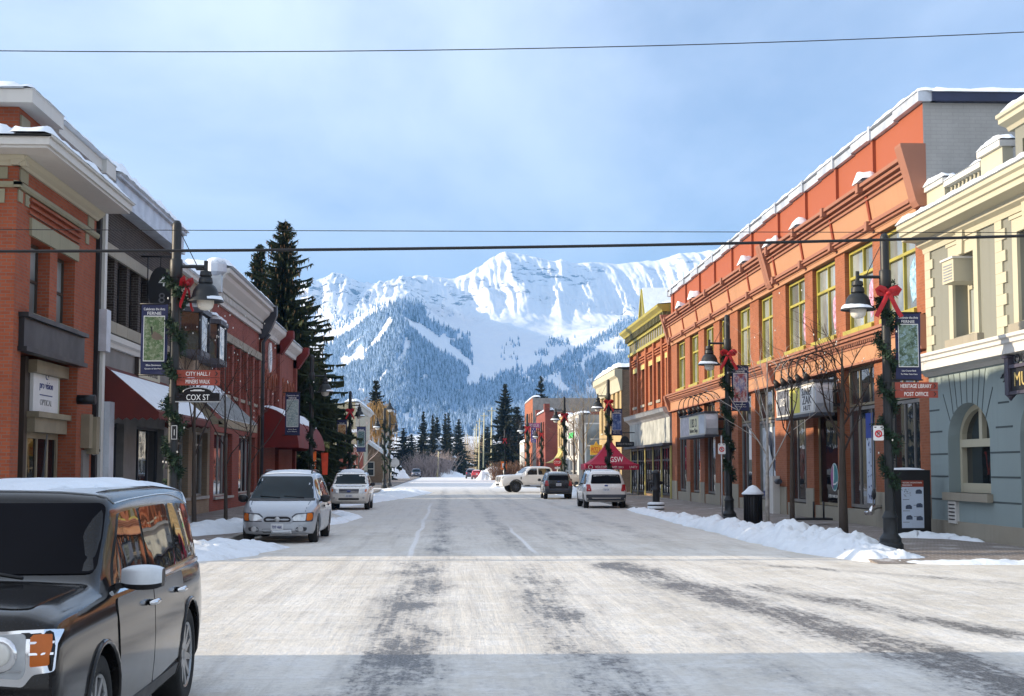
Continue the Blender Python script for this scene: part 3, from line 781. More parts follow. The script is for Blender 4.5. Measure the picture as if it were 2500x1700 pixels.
# window units: two lights with top lights
decal = [plain('poster_blue_white', (.30, .50, .75), .5, var=.7, vs=9, bump=0), plain('poster_pink', (.65, .32, .45), .5, var=.7, vs=7, bump=0)]
for i, (a, c) in enumerate(WIN):
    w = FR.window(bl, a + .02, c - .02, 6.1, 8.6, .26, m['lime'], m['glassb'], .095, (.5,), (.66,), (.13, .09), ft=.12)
    if i in (0, 1, 2, 3, 5, 6):
        q = MB(); ce = a + (c - a) * .27
        FR.cut(q, [(ce + .42 * math.cos(k * .524), 6.98 + .62 * math.sin(k * .524) * (1 + .18 * math.sin(k * 2))) for k in range(12)], -.238, -.23)
        q.build('window_painting', decal[0 if i == 0 else 1], w)
for i, (a, c) in enumerate(GF):
    if i == 2:    # the salon entrance
        w = FR.window(bl, a + .45, c, .62, 3.75, .24, m['tanwood'], m['glassd'], .09, (), (), None, 'shop_window')
        FR.window(bl, a, a + .42, .62, 3.75, .23, m['tanwood'], m['glass'], .07, (), (), None, 'side_light')
        FR.window(bl, a, c, 3.78, 4.94, .24, m['tanwood'], m['glass'], .08, (.33, .66), (), None, 'transom_window')
    else:
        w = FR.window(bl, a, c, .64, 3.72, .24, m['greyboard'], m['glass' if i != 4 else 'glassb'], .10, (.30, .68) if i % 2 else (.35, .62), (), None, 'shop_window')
        FR.window(bl, a, c, 3.75, 4.94, .24, m['tanwood'], m['glass'], .08, (.32, .66), (), None, 'transom_window')
    q = MB(); FR.box(q, a + .003, c - .003, .15, .6, -.24, -.02); q.build('stall_riser', m['stone'], bl)
b = MB()
ed = [37.72] + [x for ac in GF for x in ac] + [81.45]
for i in range(0, len(ed), 2):
    w0, w1 = ed[i] + (.0 if i == 0 else .004), ed[i + 1] - .004
    FR.box(b, w0, w1, .15, 1.16, -.3, .035)
b.split('pier_base', m['stone'], bl)
# things seen in the shop windows
def window_sheet(name, par_name, a0, a1, z0, z1, col, nn=-.205, label=None, cat=None):
    q = MB(); FR.box(q, a0, a1, z0, z1, nn - .004, nn); o = q.build(name, col); tag(o, label, cat); return o
window_sheet('window_banner', None, 43.5, 44.25, .8, 3.5, plain('pale_blue_banner', (.50, .58, .72), .5, var=.2, bump=0), label='tall pale blue banner with a dark blue top in the salon window', cat='banner')
ob = bpy.data.objects['window_banner']
q = MB(); FR.box(q, 43.5, 44.25, 2.75, 3.5, -.202, -.198); q.build('blue_top', plain('deep_blue_print', (.03, .07, .35), .5, var=.3, bump=0), ob)
q = MB(); rr = random.Random(3)
for k in range(26):
    y = 43.62 + rr.random() * .5; z = .85 + rr.random() * 1.9; FR.box(q, y, y + .03 + .05 * rr.random(), z, z + .03 + .05 * rr.random(), -.204, -.199)
q.build('print_mark', m['ink'], ob)
po = window_sheet('window_poster', None, 56.2, 58.9, .8, 3.45, plain('pale_poster', (.52, .56, .60), .5, var=.25, vs=3, bump=0), label='large pale poster of a leaping snowboarder behind the birch', cat='poster')
q = MB()
FR.cut(q, [(57.0, 3.2), (57.6, 3.3), (57.9, 2.9), (57.5, 2.5), (57.1, 2.4), (56.6, 2.1), (56.5, 1.7), (56.8, 1.75), (57.2, 2.15), (56.9, 2.7)], -.204, -.199)
FR.cut(q, [(57.6, .85), (58.4, .85), (58.3, 1.3), (58.05, 1.6), (57.8, 1.5), (57.65, 1.2)], -.204, -.199)
q.build('dark_figure', plain('dark_print', (.03, .04, .07), .5, var=.4, bump=0), po)
q = MB(); FR.box(q, 56.2, 58.9, .66, .95, -.198, -.194); q.build('blue_strip', plain('navy_print', (.03, .05, .16), .5, bump=0), po)
po = window_sheet('window_notice', None, 61.0, 61.6, 2.2, 3.5, m['signwhite'], label='white notice sheet in a dark shop window past the second lamp post', cat='notice')
# salon roundel and name on the door glass
lg = thing('window_logo', 'round teal and purple logo with the salon name on dark glass', 'logo', (RX + .2, 48.0, 1.0))
def disc(fr, c, z, r, n0, n1, k=28): return [(c + r * math.cos(2 * PI * i / k), z + r * math.sin(2 * PI * i / k)) for i in range(k)]
q = MB(); FR.cut(q, disc(FR, 47.98, 1.55, .46, 0, 0), -.204, -.200); q.build('ring', plain('pale_ring', (.62, .74, .78), .4, bump=0), lg)
q = MB(); FR.cut(q, disc(FR, 47.98, 1.55, .42, 0, 0), -.200, -.196); q.build('teal_field', plain('teal_print', (.02, .22, .25), .4, bump=0, var=.1), lg)
q = MB(); FR.cut(q, [(48.10 , 1.16), (48.10, 1.94)] + [(47.98 + .41 * math.cos(R(90 - k)) , 1.55 + .41 * math.sin(R(90 - k))) for k in range(20, 165, 12)], -.196, -.192); q.build('purple_field', plain('purple_print', (.30, .03, .22), .4, bump=0, var=.1), lg)
q = MB()
FR.cut(q, [(48.10, 1.93), (47.987, 1.95), (47.985, 1.5), (48.10, 1.34), (47.83, 1.36), (47.6, 1.42), (47.58, 1.38), (47.83, 1.3), (48.14, 1.29), (48.12, 1.5)], -.192, -.188)
q.build('letter_stroke', m['textw'], lg)
letter(lg, 'LYSH HAIR SALON', m['textw'], FR.p(47.95, .93, -.19), (0, -1, 0), ZUP, h=.1, w=1.5)

# ---------------- shop signs that stand out from the orange block
def box_sign(label, y0, y1, z0, z1, fills, texts, n0=.35, n1=.95):
    s = thing('shop_sign', label, 'shop sign', (RX, (y0 + y1) / 2, z0))
    # swelling front: rounded ends
    def outline(e, zz0, zz1, nn):
        return [FR.p(y0 + (y1 - y0) * t, z, n) for t, z, n in nn]
    q = MB(); FR.box(q, y0, y1, z0, z1, n0, n1); q.build('cabinet', m['white'], s)
    q = MB(); FR.box(q, y0 - .05, y1 + .05, z0 - .1, z0 - .004, n0 - .03, n1 + .04); FR.box(q, y0 - .05, y1 + .05, z1 + .004, z1 + .09, n0 - .03, n1 + .04); q.build('cabinet_trim', m['darkmetal'], s)
    q = MB()
    for yy in (y0, y1): FR.cut(q, [(yy, z0), (yy - (.16 if yy == y0 else -.16), z0 + (z1 - z0) * .3), (yy - (.16 if yy == y0 else -.16), z0 + (z1 - z0) * .7), (yy, z1)], n0 + .05, n1 - .02)
    q.split('end_panel', m['lightmetal'], s)
    for (t0, t1, mt, nm) in fills:
        q = MB(); FR.box(q, y0 + (y1 - y0) * t0, y0 + (y1 - y0) * t1, z0 + .06, z1 - .06, n1, n1 + .012); q.build(nm, mt, s)
    for (txt, t, zt, hh, ww, mt) in texts:
        letter(s, txt, mt, FR.p(y0 + (y1 - y0) * t, z0 + (z1 - z0) * zt, n1 + .014), (0, -1, 0), ZUP, h=hh, w=ww)
    n = 5
    for k in range(n):     # gooseneck lamps above
        y = y0 + (y1 - y0) * (k + .5) / n
        pts = [FR.p(y, z1 + .55, .12)] + [FR.p(y, z1 + .60 + .42 * math.sin(a), .62 - .5 * math.cos(a)) for a in [i * PI / 8 for i in range(9)]] + [FR.p(y, z1 + .32, 1.14)]
        q = MB(); q.tube(pts, .022, 6); q.tube([FR.p(y, z1 + .34, 1.14), FR.p(y, z1 + .1, 1.0)], [.05, .14], 10); q.build('gooseneck_lamp', m['black'], s)
    q = MB()
    for yy in (y0 + .4, y1 - .4): FR.box(q, yy - .04, yy + .04, z1 - .3, z1 - .2, 0, n0); FR.box(q, yy - .04, yy + .04, z0 + .2, z0 + .3, 0, n0)
    q.build('bracket', m['black'], s)
    return s
cream_panel = plain('cream_panel', (.78, .74, .50), .5, bump=0, var=.1); gry = plain('pale_grey_panel', (.52, .50, .54), .5, bump=0, var=.2, vs=4)
yel = plain('yellow_panel', (.78, .70, .12), .5, bump=0, var=.12); slate = plain('slate_panel', (.13, .14, .17), .5, bump=0, var=.4, vs=4)
s1 = box_sign('large white, yellow and slate box sign behind the thick street tree', 45.9, 51.2, 3.6, 4.55, [(.02, .32, m['signwhite'], 'white_panel'), (.36, .62, yel, 'yellow_panel'), (.65, .97, slate, 'slate_panel')],
  [('SUNLET', .17, .74, .24, 1.3, m['textk']), ('ZAK', .17, .45, .26, 1.2, m['textk']), ('HUT', .17, .18, .16, .9, m['textk']), ('LYSH', .80, .52, .26, .9, m['textw'])])
s2 = box_sign('smaller white and cream box sign under hooped lamps by the second lamp post', 65.6, 72.6, 3.35, 4.3, [(.02, .22, m['lightmetal'], 'silver_panel'), (.25, .60, cream_panel, 'cream_panel'), (.62, .97, gry, 'grey_panel')],
  [('I IBS O', .425, .62, .40, 1.7, m['textk']), ('Barber Shop', .425, .22, .24, 2.1, m['textk'])])

# ---------------- grey-green museum building on the corner
mu = thing('museum_building', 'grey green stucco corner building with cream cornice, balustrade and arched ground floor window', 'building', (RX, 34, .15))
Y0, Y1 = 29.3, 37.7
b = MB(); FR.wall(b, Y0, Y1, 4.7, 7.9, [(34.1, 35.55, 5.05, 7.0, .4), (30.0, 31.4, 5.05, 7.0, .4)], .4)
b.build('upper_wall', m['greystucco'], mu)
b = MB()
A0, A1, ZS, ZT = 33.5, 36.35, 2.55, 3.42
B0, B1 = 29.6, 31.7
FR.wall(b, Y0, Y1, .15, 4.3, [(A0, A1, 1.25, ZT, .5), (B0, B1, .2, ZT, .5)], .5)
def spandrel(q, a0, a1, zs, zt, d, k=14):
    c = (a0 + a1) / 2; r = (a1 - a0) / 2
    P = [(c + r * math.cos(PI * i / k), zs + (zt - zs) * math.sin(PI * i / k)) for i in range(k + 1)]
    for i in range(k):
        (x0, z0), (x1, z1) = P[i], P[i + 1]
        q.add([FR.p(x0, z0), FR.p(x1, z1), FR.p(x1, zt), FR.p(x0, zt)], [(0, 1, 2, 3)])
        q.add([FR.p(x0, z0), FR.p(x1, z1), FR.p(x1, z1, -d), FR.p(x0, z0, -d)], [(0, 1, 2, 3)], True)
spandrel(b, A0, A1, ZS, ZT, .5); spandrel(b, B0, B1, ZS, ZT, .5)
b.build('lower_wall', m['bluestucco'], mu)
b = MB(); b.box(RX + .5, Y0, .1, 30, Y1 - .02, 8.0)
b.build('core', m['greystucco'], mu)
b = MB()      # rustication joints and voussoirs, cut-in lines
for z in (1.05, 1.62, 2.18, 2.75, 3.3, 3.86):
    segs = []
    for a0, a1 in ((Y0, B0 - .02), (B1 + .02, A0 - .02), (A1 + .02, Y1 - .02)) if z > 1.2 else ((B1 + .02, Y1 - .02),):
        dz = 0
        if z > 2.5:
            sh_ = .30 + .16 * (z - 2.5) / .5; a0, a1 = (a0 + (sh_ if a0 > B1 else 0), a1 - (sh_ if a1 < A0 + .1 else 0))
        FR.box(b, a0, a1, z, z + .042, -.03, .006)
        if z < 2.4 and z > 1.2:
            pass
for k in range(9):
    c = (A0 + A1) / 2; an = R(32 + k * 14.5)
    r0 = 1.0; p0 = (c + (A1 - A0) / 2 * math.cos(an), ZS + (ZT - ZS) * math.sin(an)); p1 = (c + (1.75) * math.cos(an) * 1.05, 4.16)
    if k in (0, 8): p1 = (c + 2.0 * math.cos(an), ZS + 1.15)
    d = Vector((p1[0] - p0[0], p1[1] - p0[1])); pr = Vector((-d.y, d.x)).normalized() * .017
    FR.cut(b, [(p0[0] + pr.x, p0[1] + pr.y), (p1[0] + pr.x, p1[1] + pr.y), (p1[0] - pr.x, p1[1] - pr.y), (p0[0] - pr.x, p0[1] - pr.y)], -.03, .007)
b.split('joint_line', m['groove'], mu)
b = MB(); FR.box(b, Y0 - .02, Y1 - .01, .15, .55, -.1, .05); b.build('plinth', m['stone'], mu)
b = MB()      # ledge between the floors
FR.prof(b, Y0 - .3, Y1 + .05, [(-.05, 4.2), (.08, 4.2), (.14, 4.28), (.5, 4.30), (.5, 4.5), (.56, 4.52), (.56, 4.6), (.62, 4.63), (.62, 4.7), (-.05, 4.74)])
b.build('ledge', m['white'], mu)
FM = Fr((RX, 0, -.2), (0, 1, 0), (-1, 0, 0))
b = MB()      # main cornice
FM.prof(b, Y0 - .8, Y1 + .06, [(-.05, 7.62), (.06, 7.62), (.08, 7.74), (.22, 7.80), (.26, 7.90), (.62, 7.94), (.62, 8.06), (.68, 8.08), (.68, 8.2), (.75, 8.24), (.75, 8.34), (-.05, 8.4)])
b.build('cornice', m['cream'], mu)
b = MB(); FM.snow(b, Y0 - .7, Y1 + .05, .02, .80, 8.36, .20, 9, .25); b.build('cornice_snow', SNOW, mu)
b = MB()      # attic wall with baluster opening
FM.box(b, 36.3, Y1 + .05, 8.35, 9.24, -.3, -.05); FM.box(b, 32.4, 33.75, 8.35, 9.32, -.3, -.05)
FM.box(b, 33.75, 36.3, 8.35, 8.8, -.3, -.08)
b.build('attic_wall', m['cream'], mu)
b = MB(); FM.box(b, 33.75, 36.3, 9.12, 9.25, -.34, -.02); FM.box(b, 36.25, Y1 + .12, 9.24, 9.36, -.36, .02); FM.box(b, 32.35, 33.8, 9.32, 9.46, -.36, .03)
b.build('attic_coping', m['white'], mu)
for k in range(9):
    y = 33.95 + k * .27; q = MB()
    q.lathe([(.035, 8.79), (.06, 8.82), (.075, 8.88), (.05, 8.97), (.035, 9.06), (.06, 9.125)], (FM.p(y, 0, -.18).x, y, -.2), 8)
    q.build('baluster', m['cream'], mu)
b = MB(); FM.snow(b, 36.2, Y1 + .15, -.4, .06, 9.37, .2, 21, .2); FM.snow(b, 33.8, 36.3, -.4, 0, 9.26, .12, 22, .2, patch=.1); FM.snow(b, 32.4, 33.8, -.4, .05, 9.47, .2, 23, .15)
FM.snow(b, Y0 - .2, 31.6, -.5, .3, 9.87, .2, 24, .2)
b.build('attic_snow', SNOW, mu)
b = MB(); FM.wall(b, Y0, 31.5, 8.35, 9.50, [(30.0, 31.1, 8.5, 9.2, .15)], .15); FM.box(b, 31.2, 31.5, 8.3, 9.50, -3, -.02); b.build('gable_block', m['greystucco'], mu)
b = MB(); FM.prof(b, Y0 - .3, 31.75, [(-.3, 9.50), (.05, 9.50), (.1, 9.58), (.28, 9.65), (.28, 9.75), (.34, 9.77), (.34, 9.85), (-.3, 9.87)]); b.build('gable_cornice', m['cream'], mu)
FM.window(mu, 30.0, 31.1, 8.5, 9.2, .14, m['lime'], m['glass'], .06, (), (), None)
# long-and-short corner stones
for base, sgn in ((37.68, -1), (32.75, -1)):
    b = MB()
    for k in range(12):
        z0 = 4.76 + k * .245; wd = .62 if k % 2 else .42
        if z0 + .24 > 7.62: break
        FR.box(b, base - wd if sgn < 0 else base, base if sgn < 0 else base + wd, z0, z0 + .24, -.02, .05)
    b.build('quoin', m['cream'], mu)
for a0, a1 in ((34.1, 35.55), (30.0, 31.4)):
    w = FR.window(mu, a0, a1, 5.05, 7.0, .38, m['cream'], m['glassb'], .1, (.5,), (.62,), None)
    q = MB()
    FR.box(q, a0 - .28, a0 - .002, 5.0, 7.3, -.05, .07); FR.box(q, a1 + .002, a1 + .28, 5.0, 7.3, -.05, .07)
    FR.box(q, a0 - .002, a1 + .002, 7.0, 7.3, -.05, .07); FR.box(q, a0 - .36, a1 + .36, 7.3, 7.38, -.05, .1)
    FR.cut(q, [((a0 + a1) / 2 - .16, 7.0), ((a0 + a1) / 2 + .16, 7.0), ((a0 + a1) / 2 + .24, 7.6), ((a0 + a1) / 2 - .24, 7.6)], .07, .14)
    q.build('window_surround', m['cream'], w)
    q = MB(); FR.box(q, a0 - .4, a1 + .4, 4.8, 4.995, -.05, .16); q.build('sill', m['stone'], w)
ac = thing('air_conditioner', 'cream window air conditioner jutting from the upper museum window', 'air conditioner', FR.p(34.9, 6.35, 0))
q = MB(); FR.box(q, 34.45, 35.25, 6.3, 6.85, -.3, .42); q.build('casing', m['cream'], ac)
q = MB(); FR.box(q, 34.4, 35.3, 6.85, 6.9, -.3, .46); q.build('top_plate', m['white'], ac)
q = MB()
for k in range(6): FR.box(q, 34.55, 35.15, 6.36 + k * .07, 6.385 + k * .07, .42, .43)
q.build('grille', m['galv'], ac)
# arched window
aw = MB(); n0 = -.46
c = (A0 + A1) / 2; r = (A1 - A0) / 2
def arcpt(a, rr, zz): return (c + rr * math.cos(a), ZS + zz * math.sin(a))
for i in range(16):
    a0, a1 = PI * i / 16, PI * (i + 1) / 16
    FR.cut(aw, [arcpt(a0, r, ZT - ZS), arcpt(a1, r, ZT - ZS), arcpt(a1, r - .14, ZT - ZS - .14), arcpt(a0, r - .14, ZT - ZS - .14)], n0, n0 + .16)
FR.box(aw, A0, A0 + .14, 1.25, ZS, n0, n0 + .16); FR.box(aw, A1 - .14, A1, 1.25, ZS, n0, n0 + .16)
FR.box(aw, A0 + .14, A1 - .14, 1.25, 1.48, n0, n0 + .15); FR.box(aw, A0 + .14, A1 - .14, 2.36, 2.55, n0, n0 + .2)
FR.box(aw, c - .1, c + .1, 2.55, ZT - .1, n0, n0 + .15)
awo = aw.build('arched_window', m['cream'], mu)
q = MB(); FR.box(q, A0 + .05, A1 - .05, 1.3, ZT, n0 + .02, n0 + .03); q.build('pane', m['glass'], awo)
q = MB(); FR.box(q, A0 - .12, A1 + .12, 1.06, 1.25, -.4, .14); q.build('sill', m['stone'], awo)
q = MB(); FR.box(q, B0 + .05, B1 - .05, .2, ZT, n0 + .02, n0 + .03); q.build('door', m['glassd'], mu)
vt = thing('wall_vent', 'small white louvred vent low on the grey museum wall', 'vent', FR.p(36.0, .55, 0))
q = MB(); FR.box(q, 35.65, 36.2, .5, 1.04, -.05, .09); q.build('vent_box', m['white'], vt)
q = MB()
for k in range(5): FR.box(q, 35.72, 36.13, .58 + k * .09, .61 + k * .09, .09, .1)
q.build('slot', m['black'], vt)
# museum sign carried off the wall on scroll brackets
ms = thing('museum_sign', 'dark carved sign with gold letters MUSEUM standing off the grey wall', 'sign', FR.p(30.5, 3.3, .35))
q = MB(); FR.box(q, 28.6, 31.2, 3.5, 3.98, .30, .37); q.build('board', m['black'], ms)
q = MB(); FR.box(q, 31.2, 31.42, 3.42, 4.22, .24, .42); FR.box(q, 28.6, 31.2, 3.42, 3.49, .27, .41); FR.box(q, 28.6, 31.2, 3.985, 4.06, .27, .41); FR.box(q, 31.16, 31.46, 4.22, 4.27, .2, .46)
q.tube([FR.p(31.31, 3.42, .33), FR.p(31.31, 3.36, .33), FR.p(31.31, 3.3, .33)], [.12, .06, .02], 8); q.build('carved_frame', plain('slate_carving', (.06, .055, .08), .5), ms)
q = MB()
for k in range(3): q.tube([FR.p(30.9 - k * .5 + .12 * math.cos(a * PI / 6), 4.17 + .09 * math.sin(a * PI / 6), .34) for a in range(13)], .025, 6)
q.split('crest', m['darkmetal'], ms)
letter(ms, 'MUSEUM', plain('gold_leaf', (.75, .58, .22), .35, .4, bump=0), FR.p(30.0, 3.74, .372), (0, -1, 0), ZUP, h=.3, w=1.95)
q = MB(); q.tube([FR.p(31.4, 4.0, .3), FR.p(32.1, 4.02, .12), FR.p(32.55, 3.9, .02)], .014, 5); q.tube([FR.p(31.5, 3.62, .3), FR.p(32.0, 3.85, .12), FR.p(32.3, 3.98, .06)], .014, 5)
q.tube([FR.p(32.45 + .09 * math.cos(a * PI / 5), 3.86 + .09 * math.sin(a * PI / 5), .05) for a in range(9)], .012, 5); q.build('scroll_bracket', m['black'], ms)
# ---------------- red brick house with yellow green cornice
rb = thing('brick_building', 'red brick building with yellow green cornice, tall narrow windows and grey boarded shop band', 'building', (RX, 82, .15))
Y0, Y1 = 81.65, 99.6
RW = [(82.1, 83.5), (85.4, 86.9), (88.7, 90.3), (92.2, 93.9), (96.0, 97.9)]
b = MB(); FR.wall(b, Y0, Y1, 5.0, 9.4, [(a, c, 5.85, 8.1, .3) for a, c in RW], .3); b.build('wall', m['brick_orangered'], rb)
b = MB()
for k in range(6):
    y = [81.7, 84.1, 87.5, 91.0, 94.7, 98.6][k]; FR.box(b, y, y + (.5 if k else .35), 5.05, 9.38, -.02, .16)
b.split('pilaster', m['brick_orangered'], rb)
b = MB()
for a, c in RW:
    for k in range(3): FR.box(b, a - .5, c + .5, 8.55 + k * .16, 8.63 + k * .16, -.02, .1 + .02 * k)
b.build('corbel_course', m['brick_orangered'], rb)
for a, c in RW:
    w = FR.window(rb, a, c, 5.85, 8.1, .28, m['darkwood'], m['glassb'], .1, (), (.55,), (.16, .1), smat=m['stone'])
    q = MB(); FR.box(q, a - .1, c + .1, 8.1, 8.4, -.05, .06); q.build('window_head', m['yellow'], w)
b = MB(); FR.box(b, Y0, Y1, 9.44, 10.14, -.05, .08); b.build('frieze_panel', m['greyboard'], rb)
b = MB()
y = Y0 + .4
while y < Y1: FR.box(b, y, y + .1, 9.52, 10.1, .05, .13); y += 1.0
FR.box(b, Y0, Y1, 9.32, 9.5, -.05, .2); FR.box(b, Y0, Y1, 10.1, 10.24, -.05, .22)
FR.prof(b, Y0, Y1 + .3, [(-.05, 10.6), (.45, 10.6), (.5, 10.7), (.72, 10.86), (.75, 11.0), (-.05, 11.05)])
b.build('cornice', m['lime'], rb)
b = MB()
y = Y0 + .1
while y < Y1: FR.box(b, y, y + .22, 10.24, 10.6, -.05, .42); y += .6
FR.box(b, Y0, Y1, 10.24, 10.6, -.05, .2)
b.build('bracket', m['olive'], rb)
b = MB()
FR.cut(b, [(91.5, 11.0), (94.2, 11.0), (93.0, 12.9), (92.6, 12.9)], -.4, .1); b.build('gable', m['olive'], rb)
b = MB(); FR.cut(b, [(91.3, 11.02), (91.6, 11.02), (92.8, 12.95), (92.8, 13.2)], .1, .2); FR.cut(b, [(94.4, 11.02), (94.1, 11.02), (92.8, 12.95), (92.8, 13.2)], .1, .2); b.build('bargeboard', m['lime'], rb)
b = MB(); FR.cut(b, [(91.35, 11.15), (91.5, 11.1), (92.8, 13.0), (94.25, 11.1), (94.4, 11.15), (92.8, 13.3)], -1.8, .09); FR.snow(b, Y0, Y1, -3, .7, 11.04, .25, 31, .4); b.build('roof_snow', SNOW, rb)
b = MB(); b.box(RX, Y0 + .02, .1, RX + .06, Y1, 5.0); b.add([(RX, Y1, 0), (32, Y1, 0), (32, Y1, 11), (RX, Y1, 11)], [(0, 1, 2, 3)]); b.add([(RX, Y0, 10.9), (32, Y0, 10.9), (32, Y1, 10.9), (RX, Y1, 10.9)], [(0, 1, 2, 3)])
b.build('shell', m['brick_brown'], rb)
b = MB(); FR.prof(b, Y0, Y1 + .1, [(-.05, 4.7), (.1, 4.7), (.2, 4.85), (.45, 5.0), (.5, 5.2), (.55, 5.25), (-.05, 5.3)]); b.build('shop_cornice', m['galv'], rb)
b = MB(); FR.box(b, Y0, Y1, 3.25, 4.7, -.05, .1); b.build('shop_band', plain('pale_grey_board', (.40, .41, .38), .6, var=.25), rb)
b = MB(); y = Y0 + 1.5
while y < Y1: FR.box(b, y, y + .03, 3.25, 4.7, .1, .106); y += 1.7
b.build('board_joint', m['greyboard'], rb)
b = MB(); FR.box(b, Y0, Y1, 3.1, 3.24, -.05, .5); b.build('canopy_edge', m['darkmetal'], rb)
for k in range(5):
    a = Y0 + .3 + k * 3.55
    FR.window(rb, a, a + 3.0, .3, 3.08, .02, m['black'], m['glassd'], .12, (.33, .66), (.72,), None, 'shop_window')
b = MB()
for k in range(6): FR.box(b, Y0 + .02 + k * 3.52, Y0 + .25 + k * 3.52, .15, 3.1, -.05, .08)
b.split('shop_pier', m['yellow'], rb)

# ---------------- generic street house used for the further fronts
def house(label, fr, y0, y1, top, wall, trim, rows, depth=14, name='shop_building', par=0.0, snow=.3, corn=None, frame=None, group=None, shop=None, sidewall=None):
    """front with window rows: rows = [(z0, z1, [(a0, a1), ...])]"""
    mid = fr.p((y0 + y1) / 2, .15, 0)
    h = thing(name, label, 'building', mid, group)
    q = MB(); ops = [(a, c, z0, z1, .22) for z0, z1, aa in rows for a, c in aa]
    fr.wall(q, y0, y1, .1, top, ops, .22); q.build('wall', wall, h)
    q = MB(); e = [fr.p(y0, .1, -.3), fr.p(y0, .1, -depth), fr.p(y0, top, -depth), fr.p(y0, top, -.0), fr.p(y0, .1, 0)]
    q.add([fr.p(y0, .1, 0), fr.p(y0, .1, -depth), fr.p(y0, top, -depth), fr.p(y0, top, 0)], [(0, 1, 2, 3)])
    q.add([fr.p(y1, .1, 0), fr.p(y1, .1, -depth), fr.p(y1, top, -depth), fr.p(y1, top, 0)], [(0, 1, 2, 3)])
    q.add([fr.p(y0, .1, -depth), fr.p(y1, .1, -depth), fr.p(y1, top, -depth), fr.p(y0, top, -depth)], [(0, 1, 2, 3)])
    q.add([fr.p(y0, top - .2, -.1), fr.p(y1, top - .2, -.1), fr.p(y1, top - .2, -depth), fr.p(y0, top - .2, -depth)], [(0, 1, 2, 3)])
    q.build('side_wall', sidewall or wall, h)
    if corn:
        q = MB(); fr.prof(q, y0 - .25, y1 + .2, [(-.05, top - corn), (.08, top - corn), (.16, top - corn * .75), (.3, top - corn * .4), (.5, top - corn * .3), (.5, top), (-.05, top + .05)]); q.build('cornice', trim, h)
    else:
        q = MB(); fr.box(q, y0 - .05, y1 + .05, top - .002, top + .12, -.4, .08)
        q.build('coping', trim, h)
    q = MB(); fr.snow(q, y0 - .1, y1 + .1, -1.2, .45 if corn else .08, top + .1, snow, y0, .4)
    q.build('roof_snow', SNOW, h)
    for z0, z1, aa in rows:
        for a, c in aa: fr.window(h, a, c, z0, z1, .2, frame or trim, m['glass'], .09, (.5,) if c - a > 1.6 else (), (.5,), (.12, .07))
    return h
hb = house('yellow lit beige building with a big snow capped cornice beyond the crimson tent', FR, 105.2, 120.5, 8.9, m['yellowlit'], m['cream'], [(4.6, 7.4, [(106.2, 107.6), (109, 110.4), (111.8, 113.2), (114.6, 116), (117.4, 118.8)]), (.6, 3.2, [(106, 109), (110, 113), (114, 117), (117.6, 119.8)])], corn=1.5, snow=.5, sidewall=m['brick_brown'])
# pale shop with a green sign on the far corner
hg = house('pale corner shop with a bright green and white sign on its front', FR, 139.5, 158, 6.9, m['white'], m['white'], [(3.0, 6.0, [(141.2, 144), (145, 148), (149, 152), (153, 156)]), (.4, 2.7, [(141, 145), (146, 150), (151, 156)])], snow=.3, sidewall=m['grey'], depth=18)
fc = Fr((0, 139.4, 0), (1, 0, 0), (0, -1, 0))
q = MB(); fc.box(q, 13.1, 17.8, .3, 6.0, -.02, .02); q.build('side_glazing', m['glassb'], hg)
q = MB()
for k in range(4): fc.box(q, 13.05 + k * 1.58, 13.2 + k * 1.58, .2, 6.0, .02, .08)
for z in (2.0, 3.9, 6.0): fc.box(q, 13.05, 17.9, z, z + .12, .02, .07)
q.build('side_mullion', m['white'], hg)
gs = thing('shop_sign', 'green and white framed shop sign high on the far pale corner shop', 'shop sign', FR.p(140.5, 4.9, 0))
q = MB(); FR.box(q, 139.7, 147.5, 4.6, 6.6, .05, .3); q.build('sign_frame', m['signwhite'], gs)
q = MB(); FR.box(q, 140.3, 147, 4.75, 5.3, .3, .32); q.build('green_band', plain('bright_green', (.03, .5, .1), .5, bump=0), gs)
q = MB(); FR.box(q, 140.3, 147, 5.35, 6.45, .3, .32); q.build('grey_field', m['greyboard'], gs)
letter(gs, 'PLAZA', m['textw'], FR.p(143.6, 5.9, .32), (0, -1, 0), ZUP, h=.75, w=5.2)
hy = house('narrow yellow lit beige rendered shop front beyond the green sign', FR, 158.3, 166, 7.4, m['yellowlit'], m['cream'], [(4.2, 6.2, [(159.5, 161), (162.5, 164)]), (.5, 2.8, [(159.3, 161.8), (162.4, 165)])], sidewall=m['grey'], snow=.35)
q = MB(); q.prism([FR.p(159, 4.0, 0)] + [FR.p(159, 4.0 - 1.6 * math.sin(a * PI / 12), 1.9 * (1 - math.cos(a * PI / 12))) for a in range(1, 7)] + [FR.p(159, 2.4, 0)], (0, 6, 0)); 
aw = q.build('awning', m['yellow'], hy)
hr = house('red brick theatre with stepped parapet on the far right', FR, 187, 206, 9.0, m['brick_crimson'], m['darkwood'], [(4.6, 7.8, [(189, 191.4), (193, 195.5), (197, 199.5), (201, 203.5)]), (.5, 3, [(188.5, 192), (194, 198), (200, 204)])], sidewall=m['brick_crimson'], snow=.4, frame=m['brick_orangered'])
q = MB(); FR.box(q, 186.9, 188.4, 9.0, 10.0, -.6, .1); FR.box(q, 204.6, 206, 9.0, 9.9, -.6, .1); q.split('parapet_pier', m['brick_crimson'], hr)
q = MB(); q.box(14.6, 186.4, 4.2, 19, 186.95, 6.8); q.build('side_boards', plain('white_weatherboard', (.5, .53, .58), .6, var=.3, vs=3), hr)
hk = house('tall block with a blank grey side wall and orange front far along the street', FR, 214, 236, 12.0, m['brick_orangered'], m['galv'], [(6, 10, [(216, 218.5), (221, 223.5), (226, 228.5), (231, 233.5)]), (1, 4, [(216, 219), (221, 224), (226, 229)])], sidewall=m['grey'], depth=30, snow=.35)
